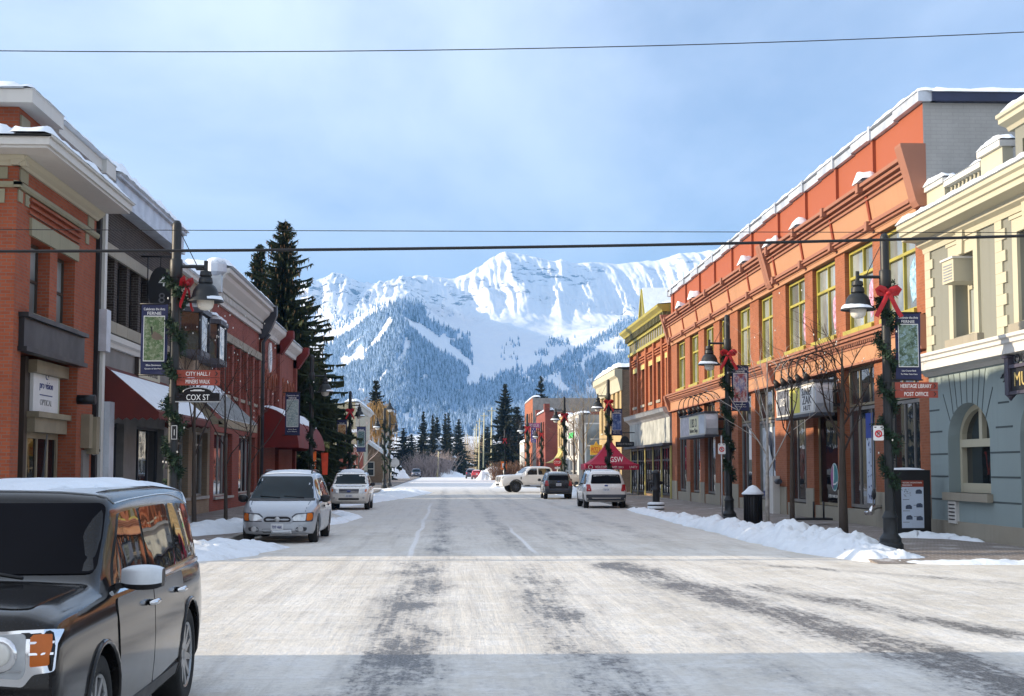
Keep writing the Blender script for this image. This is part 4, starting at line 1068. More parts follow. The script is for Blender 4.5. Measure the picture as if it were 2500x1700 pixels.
hw = house('small white boarded shop at the end of the right hand row', FR, 238, 252, 5.9, m['white'], m['cream'], [(1, 4.5, [(239.5, 241.5), (243, 245), (246.5, 248.5)])], snow=.5)
ts = thing('theatre_sign', 'blue and pink vertical THEATRE sign sticking out from the red brick front', 'sign', FR.p(189.5, 4, .6))
ft = Fr((0, 189.5, 0), (1, 0, 0), (0, -1, 0))
q = MB(); ft.box(q, 10.85, 11.45, 5.1, 7.0, -.15, .15); q.build('blade', plain('violet_blue', (.05, .05, .32), .5, bump=0), ts)
q = MB(); ft.box(q, 10.4, 12.05, 7.0, 7.6, -.2, .2); q.build('head_panel', plain('pink_violet', (.36, .10, .26), .5, bump=0, var=.35, vs=1), ts)
letter(ts, 'VOGUE', m['textw'], ft.p(11.2, 7.3, .21), (1, 0, 0), ZUP, h=.36, w=1.3)
for k, ch in enumerate('THEATRE'): letter(ts, ch, m['textw'], ft.p(11.15, 6.82 - k * .265, .16), (1, 0, 0), ZUP, h=.2, w=.34)

# ================================================================== LEFT SIDE
LX = -9.2
FL = Fr((LX, 0, 0), (0, 1, 0), (1, 0, 0))
cb = thing('brick_building', 'red brick corner building with deep white cornice, pale stone bands and a dark shop sign', 'building', (LX, 32, .15))
Y0, Y1 = 31.6, 38.75
FE = Fr((0, Y0, 0), (1, 0, 0), (0, -1, 0))        # its end wall towards the crossing
b = MB(); FL.wall(b, Y0, Y1, .15, 8.35, [(32.75, 34.35, 5.25, 6.95, .35), (35.0, 36.65, 5.25, 6.95, .35), (32.2, 37.15, .15, 4.45, 1.3)], .35)
FE.wall(b, -24, LX, .15, 8.35, [(-12.6, -11, 5.25, 6.95, .3), (-15.5, -13.9, 5.25, 6.95, .3), (-18.4, -16.8, 5.25, 6.95, .3), (-13.5, -10.2, .8, 3.4, .3), (-18, -14.5, .8, 3.4, .3)], .3)
b.build('wall', m['brick_red'], cb)
for x0, x1 in ((-12.6, -11), (-15.5, -13.9), (-18.4, -16.8)): FE.window(cb, x0, x1, 5.25, 6.95, .28, m['darkwood'], m['glass'], .08, (), (.5,), (.15, .08), smat=m['olive_stone'])
for x0, x1 in ((-13.5, -10.2), (-18, -14.5)): FE.window(cb, x0, x1, .8, 3.4, .28, m['tanwood'], m['glass'], .1, (.5,), (.7,), (.15, .08), smat=m['olive_stone'])
for a, c in ((32.75, 34.35), (35.0, 36.65)):
    w = FL.window(cb, a, c, 5.25, 6.95, .34, m['darkwood'], m['glassb'], .07, (), (.5,), (.16, .12), smat=m['olive_stone'])
b = MB(); FL.box(b, 32.6, 36.8, 6.96, 7.35, -.02, .06); b.build('window_lintel', m['olive_stone'], cb)
b = MB()
for k in range(3): FL.box(b, 32.45, 36.95, 7.42 + k * .14, 7.48 + k * .14, -.02, .05 + k * .02)
b.build('corbel_course', m['brick_red'], cb)
b = MB(); FL.prof(b, Y0 - .1, Y1, [(-.05, 7.83), (.06, 7.83), (.1, 7.88), (.1, 7.95), (-.05, 7.98)]); FE.prof(b, -24, LX + .1, [(-.05, 7.83), (.06, 7.83), (.1, 7.88), (.1, 7.95), (-.05, 7.98)])
b.build('stone_band', m['olive_stone'], cb)
b = MB()
for y in (31.75, 37.8): FL.box(b, y, y + .62, 8.02, 8.28, -.02, .025)
for y in (31.66, 32.2, 37.6): FL.box(b, y, y + .3, 7.55, 7.8, -.02, .03)
for x in (-9.9, -12, -14, -16): FE.box(b, x, x + .5, 8.02, 8.28, -.02, .025)
for x in (-9.75, -10.5): FE.box(b, x, x + .3, 7.5, 7.8, -.02, .03)
b.split('stone_block', m['olive_stone'], cb)
CP = [(-.1, 8.30), (.06, 8.30), (.1, 8.35), (.18, 8.40), (.22, 8.46), (.24, 8.50), (-.1, 8.50)]
b = MB(); FL.prof(b, Y0 - .2, Y1 - .05, CP); FE.prof(b, -24, LX + .2, CP); b.build('cornice_moulding', m['cream'], cb)
b = MB(); FL.box(b, Y0 - .9, Y1 + .0, 8.505, 8.56, -.3, .86); FE.box(b, -24, LX + .85, 8.507, 8.562, -.3, .899)
FL.box(b, Y0 - .95, Y1 + .02, 8.565, 8.72, -.3, .92); FE.box(b, -24, LX + .915, 8.567, 8.718, -.3, .955)
FL.box(b, Y0 - 1.0, Y1 + .05, 8.725, 8.77, -.3, .98); FE.box(b, -24, LX + .97, 8.727, 8.768, -.3, 1.0)
b.build('cornice', m['white'], cb)
b = MB(); FL.snow(b, Y0 - 1.0, Y1 + .1, .0, 1.0, 8.77, .26, 51, .2); FE.snow(b, -24, LX + .2, .05, 1.02, 8.77, .30, 52, .2); b.build('cornice_snow', SNOW, cb)
b = MB(); FL.wall(b, Y0 + .05, Y1, 8.7, 9.7, (), .3, -.02); FE.wall(b, -24, LX - .02, 8.7, 9.65, (), .3, -.05); b.build('parapet', m['brick_red'], cb)
b = MB(); FL.box(b, Y0 + .15, Y0 + .8, 8.9, 9.45, -.03, .02); FE.box(b, -10.4, -9.8, 8.9, 9.5, -.06, .0); FE.box(b, -12.6, -11.4, 8.9, 9.5, -.06, .0); b.split('parapet_block', m['olive_stone'], cb)
b = MB(); FL.box(b, Y0 + 2.2, Y1 - .7, 9.52, 9.8, -.4, .28); FL.box(b, Y1 - .72, Y1 + .35, 9.45, 9.82, -.45, .4)
FL.box(b, Y0 - .35, Y0 + 2.2, 9.6, 9.9, -.45, .38); FE.box(b, -24, LX + .375, 9.605, 9.898, -.5, .36)
b.build('parapet_coping', m['white'], cb)
b = MB(); FL.snow(b, Y0 - .4, Y0 + 2.2, -.5, .42, 9.9, .18, 55, .2); FL.snow(b, Y0 + 2.2, Y1 + .4, -.45, .42, 9.82, .2, 56, .2); FE.snow(b, -24, LX + .2, -.5, .4, 9.9, .2, 57, .25); b.build('parapet_snow', SNOW, cb)
b = MB(); b.box(-24, Y0 + .4, .1, LX - 1.35, Y1 - .02, 9.4); b.build('core', m['darkwood'], cb)
# recessed shop entrance under a dark sign board
b = MB(); FL.box(b, 32.0, 37.3, 4.46, 5.1, -.05, .12); FL.box(b, 31.95, 37.35, 5.1, 5.2, -.05, .22); FL.box(b, 31.95, 37.35, 4.36, 4.46, -.05, .2); b.build('sign_board', m['black'], cb)
b = MB(); FL.box(b, 34.3, 37.1, 3.15, 4.05, -.5, -.45); b.build('wood_panel', m['darkwood'], cb)
b = MB(); FL.box(b, 34.25, 37.12, 4.05, 4.34, -.5, -.2); FL.box(b, 34.2, 37.13, 3.02, 3.15, -.5, -.12); FL.box(b, 34.25, 37.12, 2.68, 3.02, -.5, -.22); b.build('shop_moulding', m['tanwood'], cb)
FL.window(cb, 34.3, 37.1, .7, 2.68, .5, m['tanwood'], m['glassd'], .14, (.35, .68), (), None, 'shop_window')
FL.window(cb, 32.3, 34.0, .3, 3.0, 1.28, m['tanwood'], m['glassd'], .2, (), (), None, 'entrance_door')
b = MB(); FL.box(b, 34.0, 34.25, .15, 4.4, -1.3, -.4); b.build('entrance_jamb', m['darkwood'], cb)
b = MB(); FL.box(b, 34.3, 37.1, .15, .7, -.52, -.3); b.build('stall_riser', m['tanwood'], cb)
ps = thing('shop_sign', 'white square shop sign lettered in blue in the brown shop front', 'shop sign', FL.p(35.3, 3.2, -.4))
q = MB(); FL.box(q, 34.55, 36.75, 3.17, 4.2, -.44, -.36); q.build('sign_panel', m['signwhite'], ps)
q = MB(); FL.box(q, 34.52, 36.78, 4.2, 4.24, -.45, -.34); FL.box(q, 36.75, 36.8, 3.17, 4.2, -.45, -.34); q.build('sign_edge', m['cream'], ps)
letter(ps, 'pro vision', m['ink'], FL.p(35.65, 3.78, -.358), (0, 1, 0), ZUP, h=.22, w=1.15); letter(ps, 'OPTICAL', m['galv'], FL.p(35.65, 3.40, -.358), (0, 1, 0), ZUP, h=.14, w=1.05)
q = MB(); FL.box(q, 35.1, 36.2, 3.56, 3.585, -.36, -.354); q.tube([FL.p(35.7 + .12 * math.cos(a * .6), 4.02 + .06 * math.sin(a * .6), -.356) for a in range(10)], .012, 4); q.build('flourish', m['ink'], ps)
ws = thing('wall_speaker', 'short black tube fixture on the brick beside the white shop sign', 'wall fixture', FL.p(37.4, 3.5, .1)); q = MB(); q.tube([FL.p(37.2, 3.55, .0), FL.p(37.2, 3.55, .45)], .12, 12); q.build('tube', m['black'], ws)
eb = thing('meter_box', 'olive twin meter box on the red brick pier by the downpipe', 'meter box', FL.p(37.9, 2.7, .1)); q = MB(); FL.box(q, 37.6, 37.95, 2.35, 3.2, 0, .22); FL.box(q, 38.0, 38.35, 2.2, 3.15, 0, .3); q.split('casing', m['tanwood'], eb)
q = MB(); FL.box(q, 37.7, 38.3, .2, 2.3, 0, .06); q.build('conduit', m['greyboard'], eb)
wc = thing('security_camera', 'small white dome camera low on the brick pier', 'camera', FL.p(38.4, 2.3, .2)); q = MB(); q.ball(FL.p(38.45, 2.3, .15), .1, .1, .12); q.build('dome', m['signwhite'], wc); q = MB(); q.ball(FL.p(38.55, 2.3, .22), .06, .06, .06); q.build('lens', m['black'], wc)

# ---------------- dark brick block with the oval sign
db = thing('brick_building', 'dark brown brick block with pale metal fascia, dark upper windows and stone lintel', 'building', (LX, 44, .15))
Y0, Y1 = 39.35, 49.5
DW = [(39.75 + k * 1.58, 40.95 + k * 1.58) for k in range(6)]
b = MB(); FL.wall(b, Y0, Y1, 5.3, 9.0, [(a, c, 5.85, 7.6, .3) for a, c in DW], .3); b.build('wall', m['brick_dark'], db)
for a, c in DW: FL.window(db, a, c, 5.85, 7.6, .28, m['black'], m['glassd'], .07, (), (.5,), None)
b = MB(); FL.box(b, Y0, Y1, 7.6, 7.92, -.02, .08); b.build('stone_lintel', m['stone'], db)
b = MB(); y = Y0
for k in range(7): FL.box(b, y, y + 1.42, 5.52, 5.83, -.02, .12); y += 1.45
b.split('sill_block', m['stone'], db)
b = MB(); FL.prof(b, Y0 - .05, Y1, [(-.05, 5.12), (.1, 5.12), (.12, 5.24), (.22, 5.28), (.25, 5.42), (-.05, 5.46)]); b.build('shop_cornice', m['white'], db)
b = MB(); FL.wall(b, Y0, Y1, .15, 5.12, [(40.4, 42.6, .8, 3.1, .3), (44.3, 48.6, .8, 3.1, .3)], .3); b.build('shop_wall', m['greyboard'], db)
FL.window(db, 40.4, 42.6, .8, 3.1, .28, m['darkmetal'], m['glass'], .07, (.5,), (), (.1, .1), name='shop_window'); FL.window(db, 44.3, 48.6, .8, 3.1, .28, m['darkmetal'], m['glass'], .07, (.33, .66), (), (.1, .1), name='shop_window')
b = MB(); FL.box(b, Y0, Y0 + .55, .15, 3.6, -.05, .32); b.build('corner_post', m['lightmetal'], db)
b = MB(); FL.box(b, Y0 + .02, Y1, 8.98, 9.1, -.1, .42); FL.box(b, Y0 + .0, Y1 + .02, 9.1, 9.62, -.1, .36); FL.box(b, Y0, Y1 + .04, 9.62, 9.72, -.3, .46); b.build('fascia', m['lightmetal'], db)
b = MB(); FL.snow(b, Y0 - .1, Y1 + .05, -1.2, .54, 9.72, .46, 61, .25); b.build('roof_snow', SNOW, db)
b = MB(); b.box(-22, Y0 + .01, .1, LX - .32, Y1 - .01, 9.55); b.build('core', m['grey'], db)
dp = thing('downpipe', 'pale square downpipe with a black box between the two brick fronts', 'downpipe', FL.p(39.0, .15, .15))
q = MB(); FL.box(q, 39.02, 39.3, 6.0, 8.6, -.1, .18); FL.box(q, 39.02, 39.3, .2, 4.9, -.1, .18); q.build('pipe', m['white'], dp)
q = MB(); FL.box(q, 38.8, 39.02, .2, 8.6, -.5, .1); q.build('dark_gap', m['black'], dp)
q = MB(); FL.box(q, 38.85, 39.34, 4.9, 6.0, -.05, .3); q.build('junction_box', m['lightmetal'], dp)
# sloping red awning with snow
def awning(label, y0, y1, zt, zb, pr, canvas, vz=.22, sn=True, endm=None):
    a = thing('awning', label, 'awning', FL.p((y0 + y1) / 2, zb, pr / 2))
    q = MB(); q.add([FL.p(y0, zt, .02), FL.p(y1, zt, .02), FL.p(y1, zb, pr), FL.p(y0, zb, pr)], [(0, 1, 2, 3)])
    for y in (y0, y1): q.add([FL.p(y, zt, .02), FL.p(y, zb, pr), FL.p(y, zb, .02)], [(0, 1, 2)])
    q.build('canvas', canvas, a, recalc=False)
    q = MB(); k = y0; 
    n = int((y1 - y0) / .22)
    for i in range(n):
        s0 = y0 + (y1 - y0) * i / n; s1 = y0 + (y1 - y0) * (i + 1) / n
        q.add([FL.p(s0, zb, pr), FL.p(s1, zb, pr), FL.p(s1, zb - vz * .7, pr), FL.p((s0 + s1) / 2, zb - vz, pr), FL.p(s0, zb - vz * .7, pr)], [(0, 1, 2, 3, 4)])
    for y in (y0, y1):
        for i in range(7):
            s0 = pr * i / 7; s1 = pr * (i + 1) / 7
            q.add([FL.p(y, zb, s0), FL.p(y, zb, s1), FL.p(y, zb - vz * .7, s1), FL.p(y, zb - vz, (s0 + s1) / 2), FL.p(y, zb - vz * .7, s0)], [(0, 1, 2, 3, 4)])
    q.build('valance', canvas, a, recalc=False)
    if sn:
        q = MB(); L = math.hypot(pr, zt - zb); rows = []
        na = int((y1 - y0) / .2)
        for i in range(na + 1):
            y = y0 + .12 + (y1 - y0 - .24) * i / na; row = []
            for j in range(9):
                t = .10 + .84 * j / 8; e = min(j, 8 - j, i, na - i)
                hh = .004 + (.13 * min(1, e / 1.5) * (.8 + .5 * noise.noise(Vector((y * 1.4, t * 3, 4)))) if e else 0)
                row.append(FL.p(y, zt + (zb - zt) * t + hh * .9, .02 + (pr - .02) * t + hh * .35))
            rows.append(row)
        q.grid(rows); q.build('snow_sheet', SNOW, a)
    return a
awning('sloping red awning loaded with snow on the dark brick block', 39.9, 48.7, 4.6, 3.35, 1.5, m['redcanvas'])
ls = thing('shop_sign', 'small cream plaque with looping script above the snowy red awning', 'shop sign', FL.p(45.5, 4.7, .1))
q = MB(); FL.box(q, 43.9, 47.2, 4.5, 5.08, .02, .1); q.build('plaque', m['cream'], ls)
q = MB(); FL.box(q, 43.84, 47.26, 4.46, 4.5, .0, .12); FL.box(q, 43.84, 47.26, 5.08, 5.12, 0, .12); FL.box(q, 43.84, 43.9, 4.5, 5.08, 0, .12); q.build('plaque_frame', m['darkwood'], ls)
letter(ls, 'Carosella', m['textk'], FL.p(45.5, 4.8, .1), (0, 1, 0), ZUP, h=.34, w=2.6)
os_ = thing('hanging_sign', 'black oval sign with a white 48 hanging from an iron bracket', 'sign', (-8.0, 44.5, 6))
fo = Fr((0, 44.5, 0), (1, 0, 0), (0, -1, 0))
cx, cz = -8.62, 7.2
q = MB(); fo.cut(q, [(cx + .36 * math.cos(a * PI / 14), cz + .68 * math.sin(a * PI / 14)) for a in range(28)], -.05, .05); q.build('oval_board', m['black'], os_)
letter(os_, '4', m['textw'], fo.p(cx + .06, cz + .25, .052), (1, 0, 0), ZUP, h=.31); letter(os_, '8', plain('dull_grey_lettering', (.12, .12, .13), .6, bump=0), fo.p(cx + .06, cz - .26, .052), (1, 0, 0), ZUP, h=.31)
q = MB(); q.tube([(LX, 44.5, 8.2), (-8.1, 44.5, 8.2)], .03, 6); q.tube([(-9.0, 44.5, 8.2), (-9.0, 44.5, 6.9)], .02, 6); q.tube([(cx, 44.5, 8.2), (cx, 44.5, 7.86)], .015, 5); q.build('iron_bracket', m['black'], os_)

# ---------------- beige brick block with bay windows
bb = thing('brick_building', 'beige brick block with two snow capped bay windows above a metal awning', 'building', (LX, 53, .15))
Y0, Y1 = 49.55, 57.95
b = MB(); FL.wall(b, Y0, Y1, .15, 8.6, [(50.0, 53.2, .8, 3.2, .3), (54, 57.4, .8, 3.2, .3)], .3); b.build('wall', m['brick_beige'], bb)
b = MB(); FL.box(b, Y0, Y1, 8.6, 8.78, -.3, .16); b.build('coping', m['white'], bb)
b = MB(); FL.snow(b, Y0, Y1, -1.5, .26, 8.78, .42, 66, .3); b.build('roof_snow', SNOW, bb)
b = MB(); b.box(-22, Y0 + .01, .1, LX - .32, Y1 - .01, 8.4); b.build('core', m['grey'], bb)
FL.window(bb, 50.0, 53.2, .8, 3.2, .28, m['galv'], m['glass'], .08, (.33, .66), (.8,), (.1, .1), name='shop_window'); FL.window(bb, 54, 57.4, .8, 3.2, .28, m['galv'], m['glass'], .08, (.33, .66), (.8,), (.1, .1), name='shop_window')
for y in (51.0, 55.1):
    bay = MB(); pl = [(y, 0), (y + .55, .62), (y + 2.35, .62), (y + 2.9, 0)]
    for z0, z1, ex in ((5.75, 5.95, .06), (7.25, 7.42, .1)):
        bay.prism([FL.p(a + (ex if i > 1 else -ex), z0, n + (ex if n else 0)) for i, (a, n) in enumerate(pl)], (0, 0, z1 - z0))
    for i, (a, n) in enumerate(pl): bay.tube([FL.p(a, 5.9, n), FL.p(a, 7.3, n)], .06, 6)
    bo = bay.build('bay_window', m['darkmetal'], bb)
    q = MB()
    for i in range(3):
        (a0, n0), (a1, n1) = pl[i], pl[i + 1]
        q.add([FL.p(a0, 5.95, n0), FL.p(a1, 5.95, n1), FL.p(a1, 7.25, n1), FL.p(a0, 7.25, n0)], [(0, 1, 2, 3)])
    q.build('pane', m['glass'], bo)
    q = MB(); q.prism([FL.p(a, 7.42, n * 1.05) for a, n in pl], (0, 0, .12)); FL.snow(q, y + .1, y + 2.8, .0, .6, 7.53, .16, y, .2); q.build('bay_snow', SNOW, bo)
ma = thing('metal_awning', 'sloping ribbed grey metal awning half covered in snow', 'awning', FL.p(54, 3.4, .8))
q = MB(); q.add([FL.p(49.6, 5.1, .02), FL.p(58.3, 5.1, .02), FL.p(58.3, 3.5, 1.75), FL.p(49.6, 3.5, 1.75)], [(0, 1, 2, 3)])
for k in range(22):
    y = 49.6 + k * .414; q.prism([FL.p(y, 5.12, .02), FL.p(y + .05, 5.12, .02), FL.p(y + .05, 3.52, 1.76), FL.p(y, 3.52, 1.76)], (.02, 0, .04))
q.build('ribbed_sheet', m['galv'], ma, recalc=False)
q = MB(); FL.box(q, 49.6, 58.3, 3.22, 3.5, 1.6, 1.78); q.add([FL.p(49.6, 5.1, .02), FL.p(49.6, 3.3, 1.75), FL.p(49.6, 3.3, .02)], [(0, 1, 2)]); q.build('edge_board', m['tanwood'], ma)
q = MB(); rows = []
for i in range(50):
    y = 49.7 + 8.5 * i / 49; row = []
    for j in range(7):
        t = .02 + (.34 + .16 * noise.noise(Vector((y * 1.1, 1, 1)))) * j / 6
        hh = .02 + .16 * math.sin(PI * min(1, (j + .0) / 6)) * (.7 + .6 * noise.noise(Vector((y * 3, t * 5, 2))))
        row.append(FL.p(y, 5.1 - 1.6 * t + hh, .02 + 1.73 * t + hh * .3))
    rows.append(row)
q.grid(rows); q.build('snow_ridge', SNOW, ma)
rv = thing('roof_vent', 'big galvanised mushroom roof vent capped with snow above the beige block', 'roof vent', (-9.6, 57.0, 8.7))
c0 = onY(527, 655, 57.0)
q = MB(); q.box(c0.x - .22, 56.8, 8.6, c0.x + .24, 57.2, c0.z - .2); q.build('duct', m['galv'], rv)
q = MB(); q.lathe([(.24, -.30), (.41, -.16), (.42, .14), (.36, .26), (.16, .32), (0, .33)], (c0.x, 57, c0.z), 10, smooth=False); q.build('cowl', m['lightmetal'], rv)
q = MB(); q.ball((c0.x, 57, c0.z + .22), .38, .38, .2, 12, 6); q.build('snow_cap', SNOW, rv)

# ---------------- red brick block with dentil cornice, then two arcaded blocks
r1 = thing('brick_building', 'red brick block with white dentil cornice and tall narrow upper windows', 'building', (LX, 65, .15))
Y0, Y1 = 58.0, 72.5
TW = [(59.0 + k * 2.25, 60.3 + k * 2.25) for k in range(6)]
b = MB(); FL.wall(b, Y0, Y1, .15, 8.4, [(a, c, 4.9, 7.0, .3) for a, c in TW] + [(59, 64, .7, 3.3, .3), (66, 71.5, .7, 3.3, .3)], .3); b.build('wall', m['brick_crimson'], r1)
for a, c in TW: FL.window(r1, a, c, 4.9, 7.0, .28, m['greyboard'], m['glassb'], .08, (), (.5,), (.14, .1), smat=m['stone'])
for a, c in ((59, 64), (66, 71.5)): FL.window(r1, a, c, .7, 3.3, .28, m['galv'], m['glass'], .08, (.25, .5, .75), (), (.1, .1), name='shop_window')
b = MB()
for k in range(7): y = 58.15 + k * 2.25; FL.box(b, y, y + .5, 4.4, 7.05, -.02, .14)
b.split('pilaster', m['brick_crimson'], r1)
b = MB(); FL.box(b, Y0, Y1, 7.08, 7.42, -.02, .16); b.build('stone_band', m['stone'], r1)
b = MB(); FL.box(b, Y0, Y1, 8.4, 8.55, -.05, .12); FL.box(b, Y0, Y1, 8.55, 8.95, -.05, .08); FL.prof(b, Y0 - .2, Y1 + .2, [(-.05, 8.95), (.2, 8.95), (.25, 9.05), (.5, 9.3), (.55, 9.45), (.7, 9.5), (.7, 9.66), (-.05, 9.75)])
y = Y0 + .1
while y < Y1 - .1: FL.box(b, y, y + .2, 8.64, 8.86, .06, .2); y += .4
b.build('dentil_cornice', m['white'], r1)
b = MB(); FL.prof(b, Y1 - .1, Y1 + .4, [(-.05, 8.2), (.3, 8.2), (.6, 8.7), (.85, 9.3), (.85, 9.8), (-.05, 9.8)]); b.build('end_console', m['darkmetal'], r1)
b = MB(); FL.snow(b, Y0 - .2, Y1 + .4, -1.4, .82, 9.72, .42, 71, .3); b.build('roof_snow', SNOW, r1)
b = MB(); b.box(-22, Y0 + .01, .1, LX - .32, Y1 - .01, 9.6); b.build('core', m['grey'], r1)
dq = thing('downpipe', 'dark round downpipe between the two red brick blocks', 'downpipe', FL.p(72.6, .15, .2)); q = MB(); q.tube([FL.p(72.55, .2, .2), FL.p(72.55, 8.0, .2), FL.p(72.6, 8.4, .5)], .09, 8); q.build('pipe', m['darkmetal'], dq)
def arcade(label, y0, y1, top, n, seed, zs=5.9, zt=6.7, z0=4.2):
    h = thing('brick_building', label, 'building', FL.p((y0 + y1) / 2, .15, 0))
    wd = (y1 - y0) / n; W_ = [(y0 + wd * (k + .22), y0 + wd * (k + .78)) for k in range(n)]
    q = MB(); FL.wall(q, y0, y1, .15, top, [(a, c, z0, zt, .3) for a, c in W_], .3)
    for a, c in W_:
        cc = (a + c) / 2; r = (c - a) / 2
        P = [(cc + r * math.cos(PI * i / 8), zs + (zt - zs) * math.sin(PI * i / 8)) for i in range(9)]
        for i in range(8):
            (x0, q0), (x1, q1) = P[i], P[i + 1]
            q.add([FL.p(x0, q0), FL.p(x1, q1), FL.p(x1, zt), FL.p(x0, zt)], [(0, 1, 2, 3)])
    q.build('wall', m['brick_crimson'], h)
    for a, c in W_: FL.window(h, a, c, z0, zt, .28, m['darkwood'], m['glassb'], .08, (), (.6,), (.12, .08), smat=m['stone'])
    q = MB()
    for a, c in W_:
        cc = (a + c) / 2; r = (c - a) / 2
        for i in range(8):
            a0, a1 = PI * i / 8, PI * (i + 1) / 8
            FL.cut(q, [(cc + r * math.cos(a0), zs + (zt - zs) * math.sin(a0)), (cc + (r + .2) * math.cos(a0), zs + (zt - zs + .2) * math.sin(a0)), (cc + (r + .2) * math.cos(a1), zs + (zt - zs + .2) * math.sin(a1)), (cc + r * math.cos(a1), zs + (zt - zs) * math.sin(a1))], -.02, .08)
    q.build('arch_ring', m['brick_red'], h)
    q = MB()
    for yy in (y0 + .02, y1 - .5): FL.box(q, yy, yy + .48, .2, top, -.02, .2)
    q.split('pilaster', m['brick_crimson'], h)
    q = MB(); FL.prof(q, y0, y1, [(-.05, top), (.15, top), (.2, top + .2), (.5, top + .45), (.55, top + .65), (-.05, top + .7)]); q.build('cornice', m['white'], h)
    q = MB(); FL.prof(q, y1 - .5, y1 + .2, [(-.05, top - .5), (.3, top - .5), (.7, top + .1), (.9, top + .4), (.9, top + .75), (-.05, top + .75)]); q.build('end_console', m['burgundy'], h)
    q = MB(); FL.snow(q, y0, y1 + .2, -1, .6, top + .7, .26, seed, .35); q.build('roof_snow', SNOW, h)
    q = MB(); q.box(-22, y0 + .01, .1, LX - .32, y1 - .01, top); q.build('core', m['grey'], h)
    return h
a1 = arcade('red brick block with arched windows and a pale oval plaque above the barrel awning', 72.75, 80.4, 8.5, 4, 74)
a2 = arcade('last red brick arcaded block in front of the tall spruces', 80.5, 89.2, 8.3, 5, 75)
ov = thing('wall_plaque', 'pale oval plaque high on the arcaded red brick front', 'plaque', FL.p(77, 7, .1))
q = MB(); FL.cut(q, [(76.6 + .62 * math.cos(a * PI / 10), 7.55 + .78 * math.sin(a * PI / 10)) for a in range(20)], .02, .1); q.build('plate', m['signwhite'], ov)
q = MB(); FL.cut(q, [(76.6 + .3 * math.cos(a * PI / 10), 7.55 + .4 * math.sin(a * PI / 10)) for a in range(20)], .1, .12); q.build('emblem', m['lightmetal'], ov)
ba = thing('barrel_awning', 'burgundy barrel awning bulging over the pavement with snow on top', 'awning', FL.p(80, 2.8, 1))
prf = [(.0 + 1.95 * math.sin(a * PI / 20), 2.85 + 2.0 * math.cos(a * PI / 20)) for a in range(11)]
q = MB(); rows = [[FL.p(y, z, n) for n, z in prf] for y in (73.0, 79.9)]; q.grid(rows); rows = [[FL.p(y, z, n) for n, z in prf] for y in (80.5, 88.6)]; q.grid(rows)
for y in (73.0, 79.9, 80.5, 88.6): q.add([FL.p(y, 2.85, 0)] + [FL.p(y, z, n) for n, z in prf], [tuple(range(12))])
q.build('canvas', m['burgundy'], ba, recalc=False)
q = MB()
for y0, y1 in ((73.05, 79.85), (80.55, 88.5)):
    rows = []
    for i in range(24):
        y = y0 + (y1 - y0) * i / 23; row = []
        for k in range(7):
            a = (.2 + k * 5.2 / 6 + .3 * noise.noise(Vector((y, k, 1)))) * PI / 20; hh = .015 + (.15 * math.sin(PI * k / 6) ** .5 if 0 < i < 23 else 0)
            row.append(FL.p(y, 2.85 + (2 + hh) * math.cos(a), (1.95 + hh) * math.sin(a)))
        rows.append(row)
    q.grid(rows)
q.build('snow_blanket', SNOW, ba)
for k, y in enumerate((80.2, 88.2)):
    fl = thing('shop_flag', ['orange pennant hanging below the gap in the barrel awning', 'red orange pennant at the far end of the barrel awning'][k], 'flag', FL.p(y, 2, 1.8))
    q = MB(); rows = [[FL.p(y + .1 * t + .05 * math.sin(5 * s), 2.75 - 1.3 * s, 1.75 + .42 * t * (1 - .3 * s) + .1 * s) for t in (0, .5, 1)] for s in (0, .25, .5, .75, 1)]; q.grid(rows); q.build('cloth', [m['orangefl'], plain('red_orange_flag', (.75, .07, .02), .6)][k], fl)
    q = MB(); q.tube([FL.p(y, 1.4, 1.74), FL.p(y, 2.8, 1.74)], .02, 6); q.build('staff', m['black'], fl)

# ---------------- left front behind the camera's corner: the building whose roof shades the near road
nb = house('plain red brick corner building on the near side of the crossing', FL, -14, 15.0, 8.3, m['brick_red'], m['white'], [(5, 7, [(-10 + k * 4, -8 + k * 4) for k in range(6)]), (.8, 3.4, [(-10 + k * 6, -6 + k * 6) for k in range(4)])], corn=.7, sidewall=m['brick_red'], name='brick_building')
# far left beyond the spruces
hc = house('cream stepped building with two ledges beyond the spruce trees on the left', FL, 150, 178, 8.4, m['cream'], m['white'], [(4, 6, [(153, 155), (158, 160), (163, 165), (168, 170)]), (.6, 3, [(152, 156), (160, 164)])], sidewall=painted_wall('beige_side_wall', (.42, .37, .24)), snow=.4, corn=.5)
q = MB(); q.box(-14.5, 148.6, .1, LX + .9, 149.95, 5.4); q.build('annex', painted_wall('buff_wall', (.40, .34, .2)), hc)
q = MB(); q.box(-15, 147.0, .1, LX + .9, 148.5, 3.9); q.build('porch', m['brick_crimson'], hc)
q = MB(); fs3 = Fr((0, 148.6, 0), (1, 0, 0), (0, -1, 0)); fs3.snow(q, -14.6, LX + 1, -1.3, .15, 5.4, .3, 81, .4); fs4 = Fr((0, 147, 0), (1, 0, 0), (0, -1, 0)); fs4.snow(q, -15, LX + 1, -1.4, .2, 3.9, .3, 82, .4); q.build('ledge_snow', SNOW, hc)
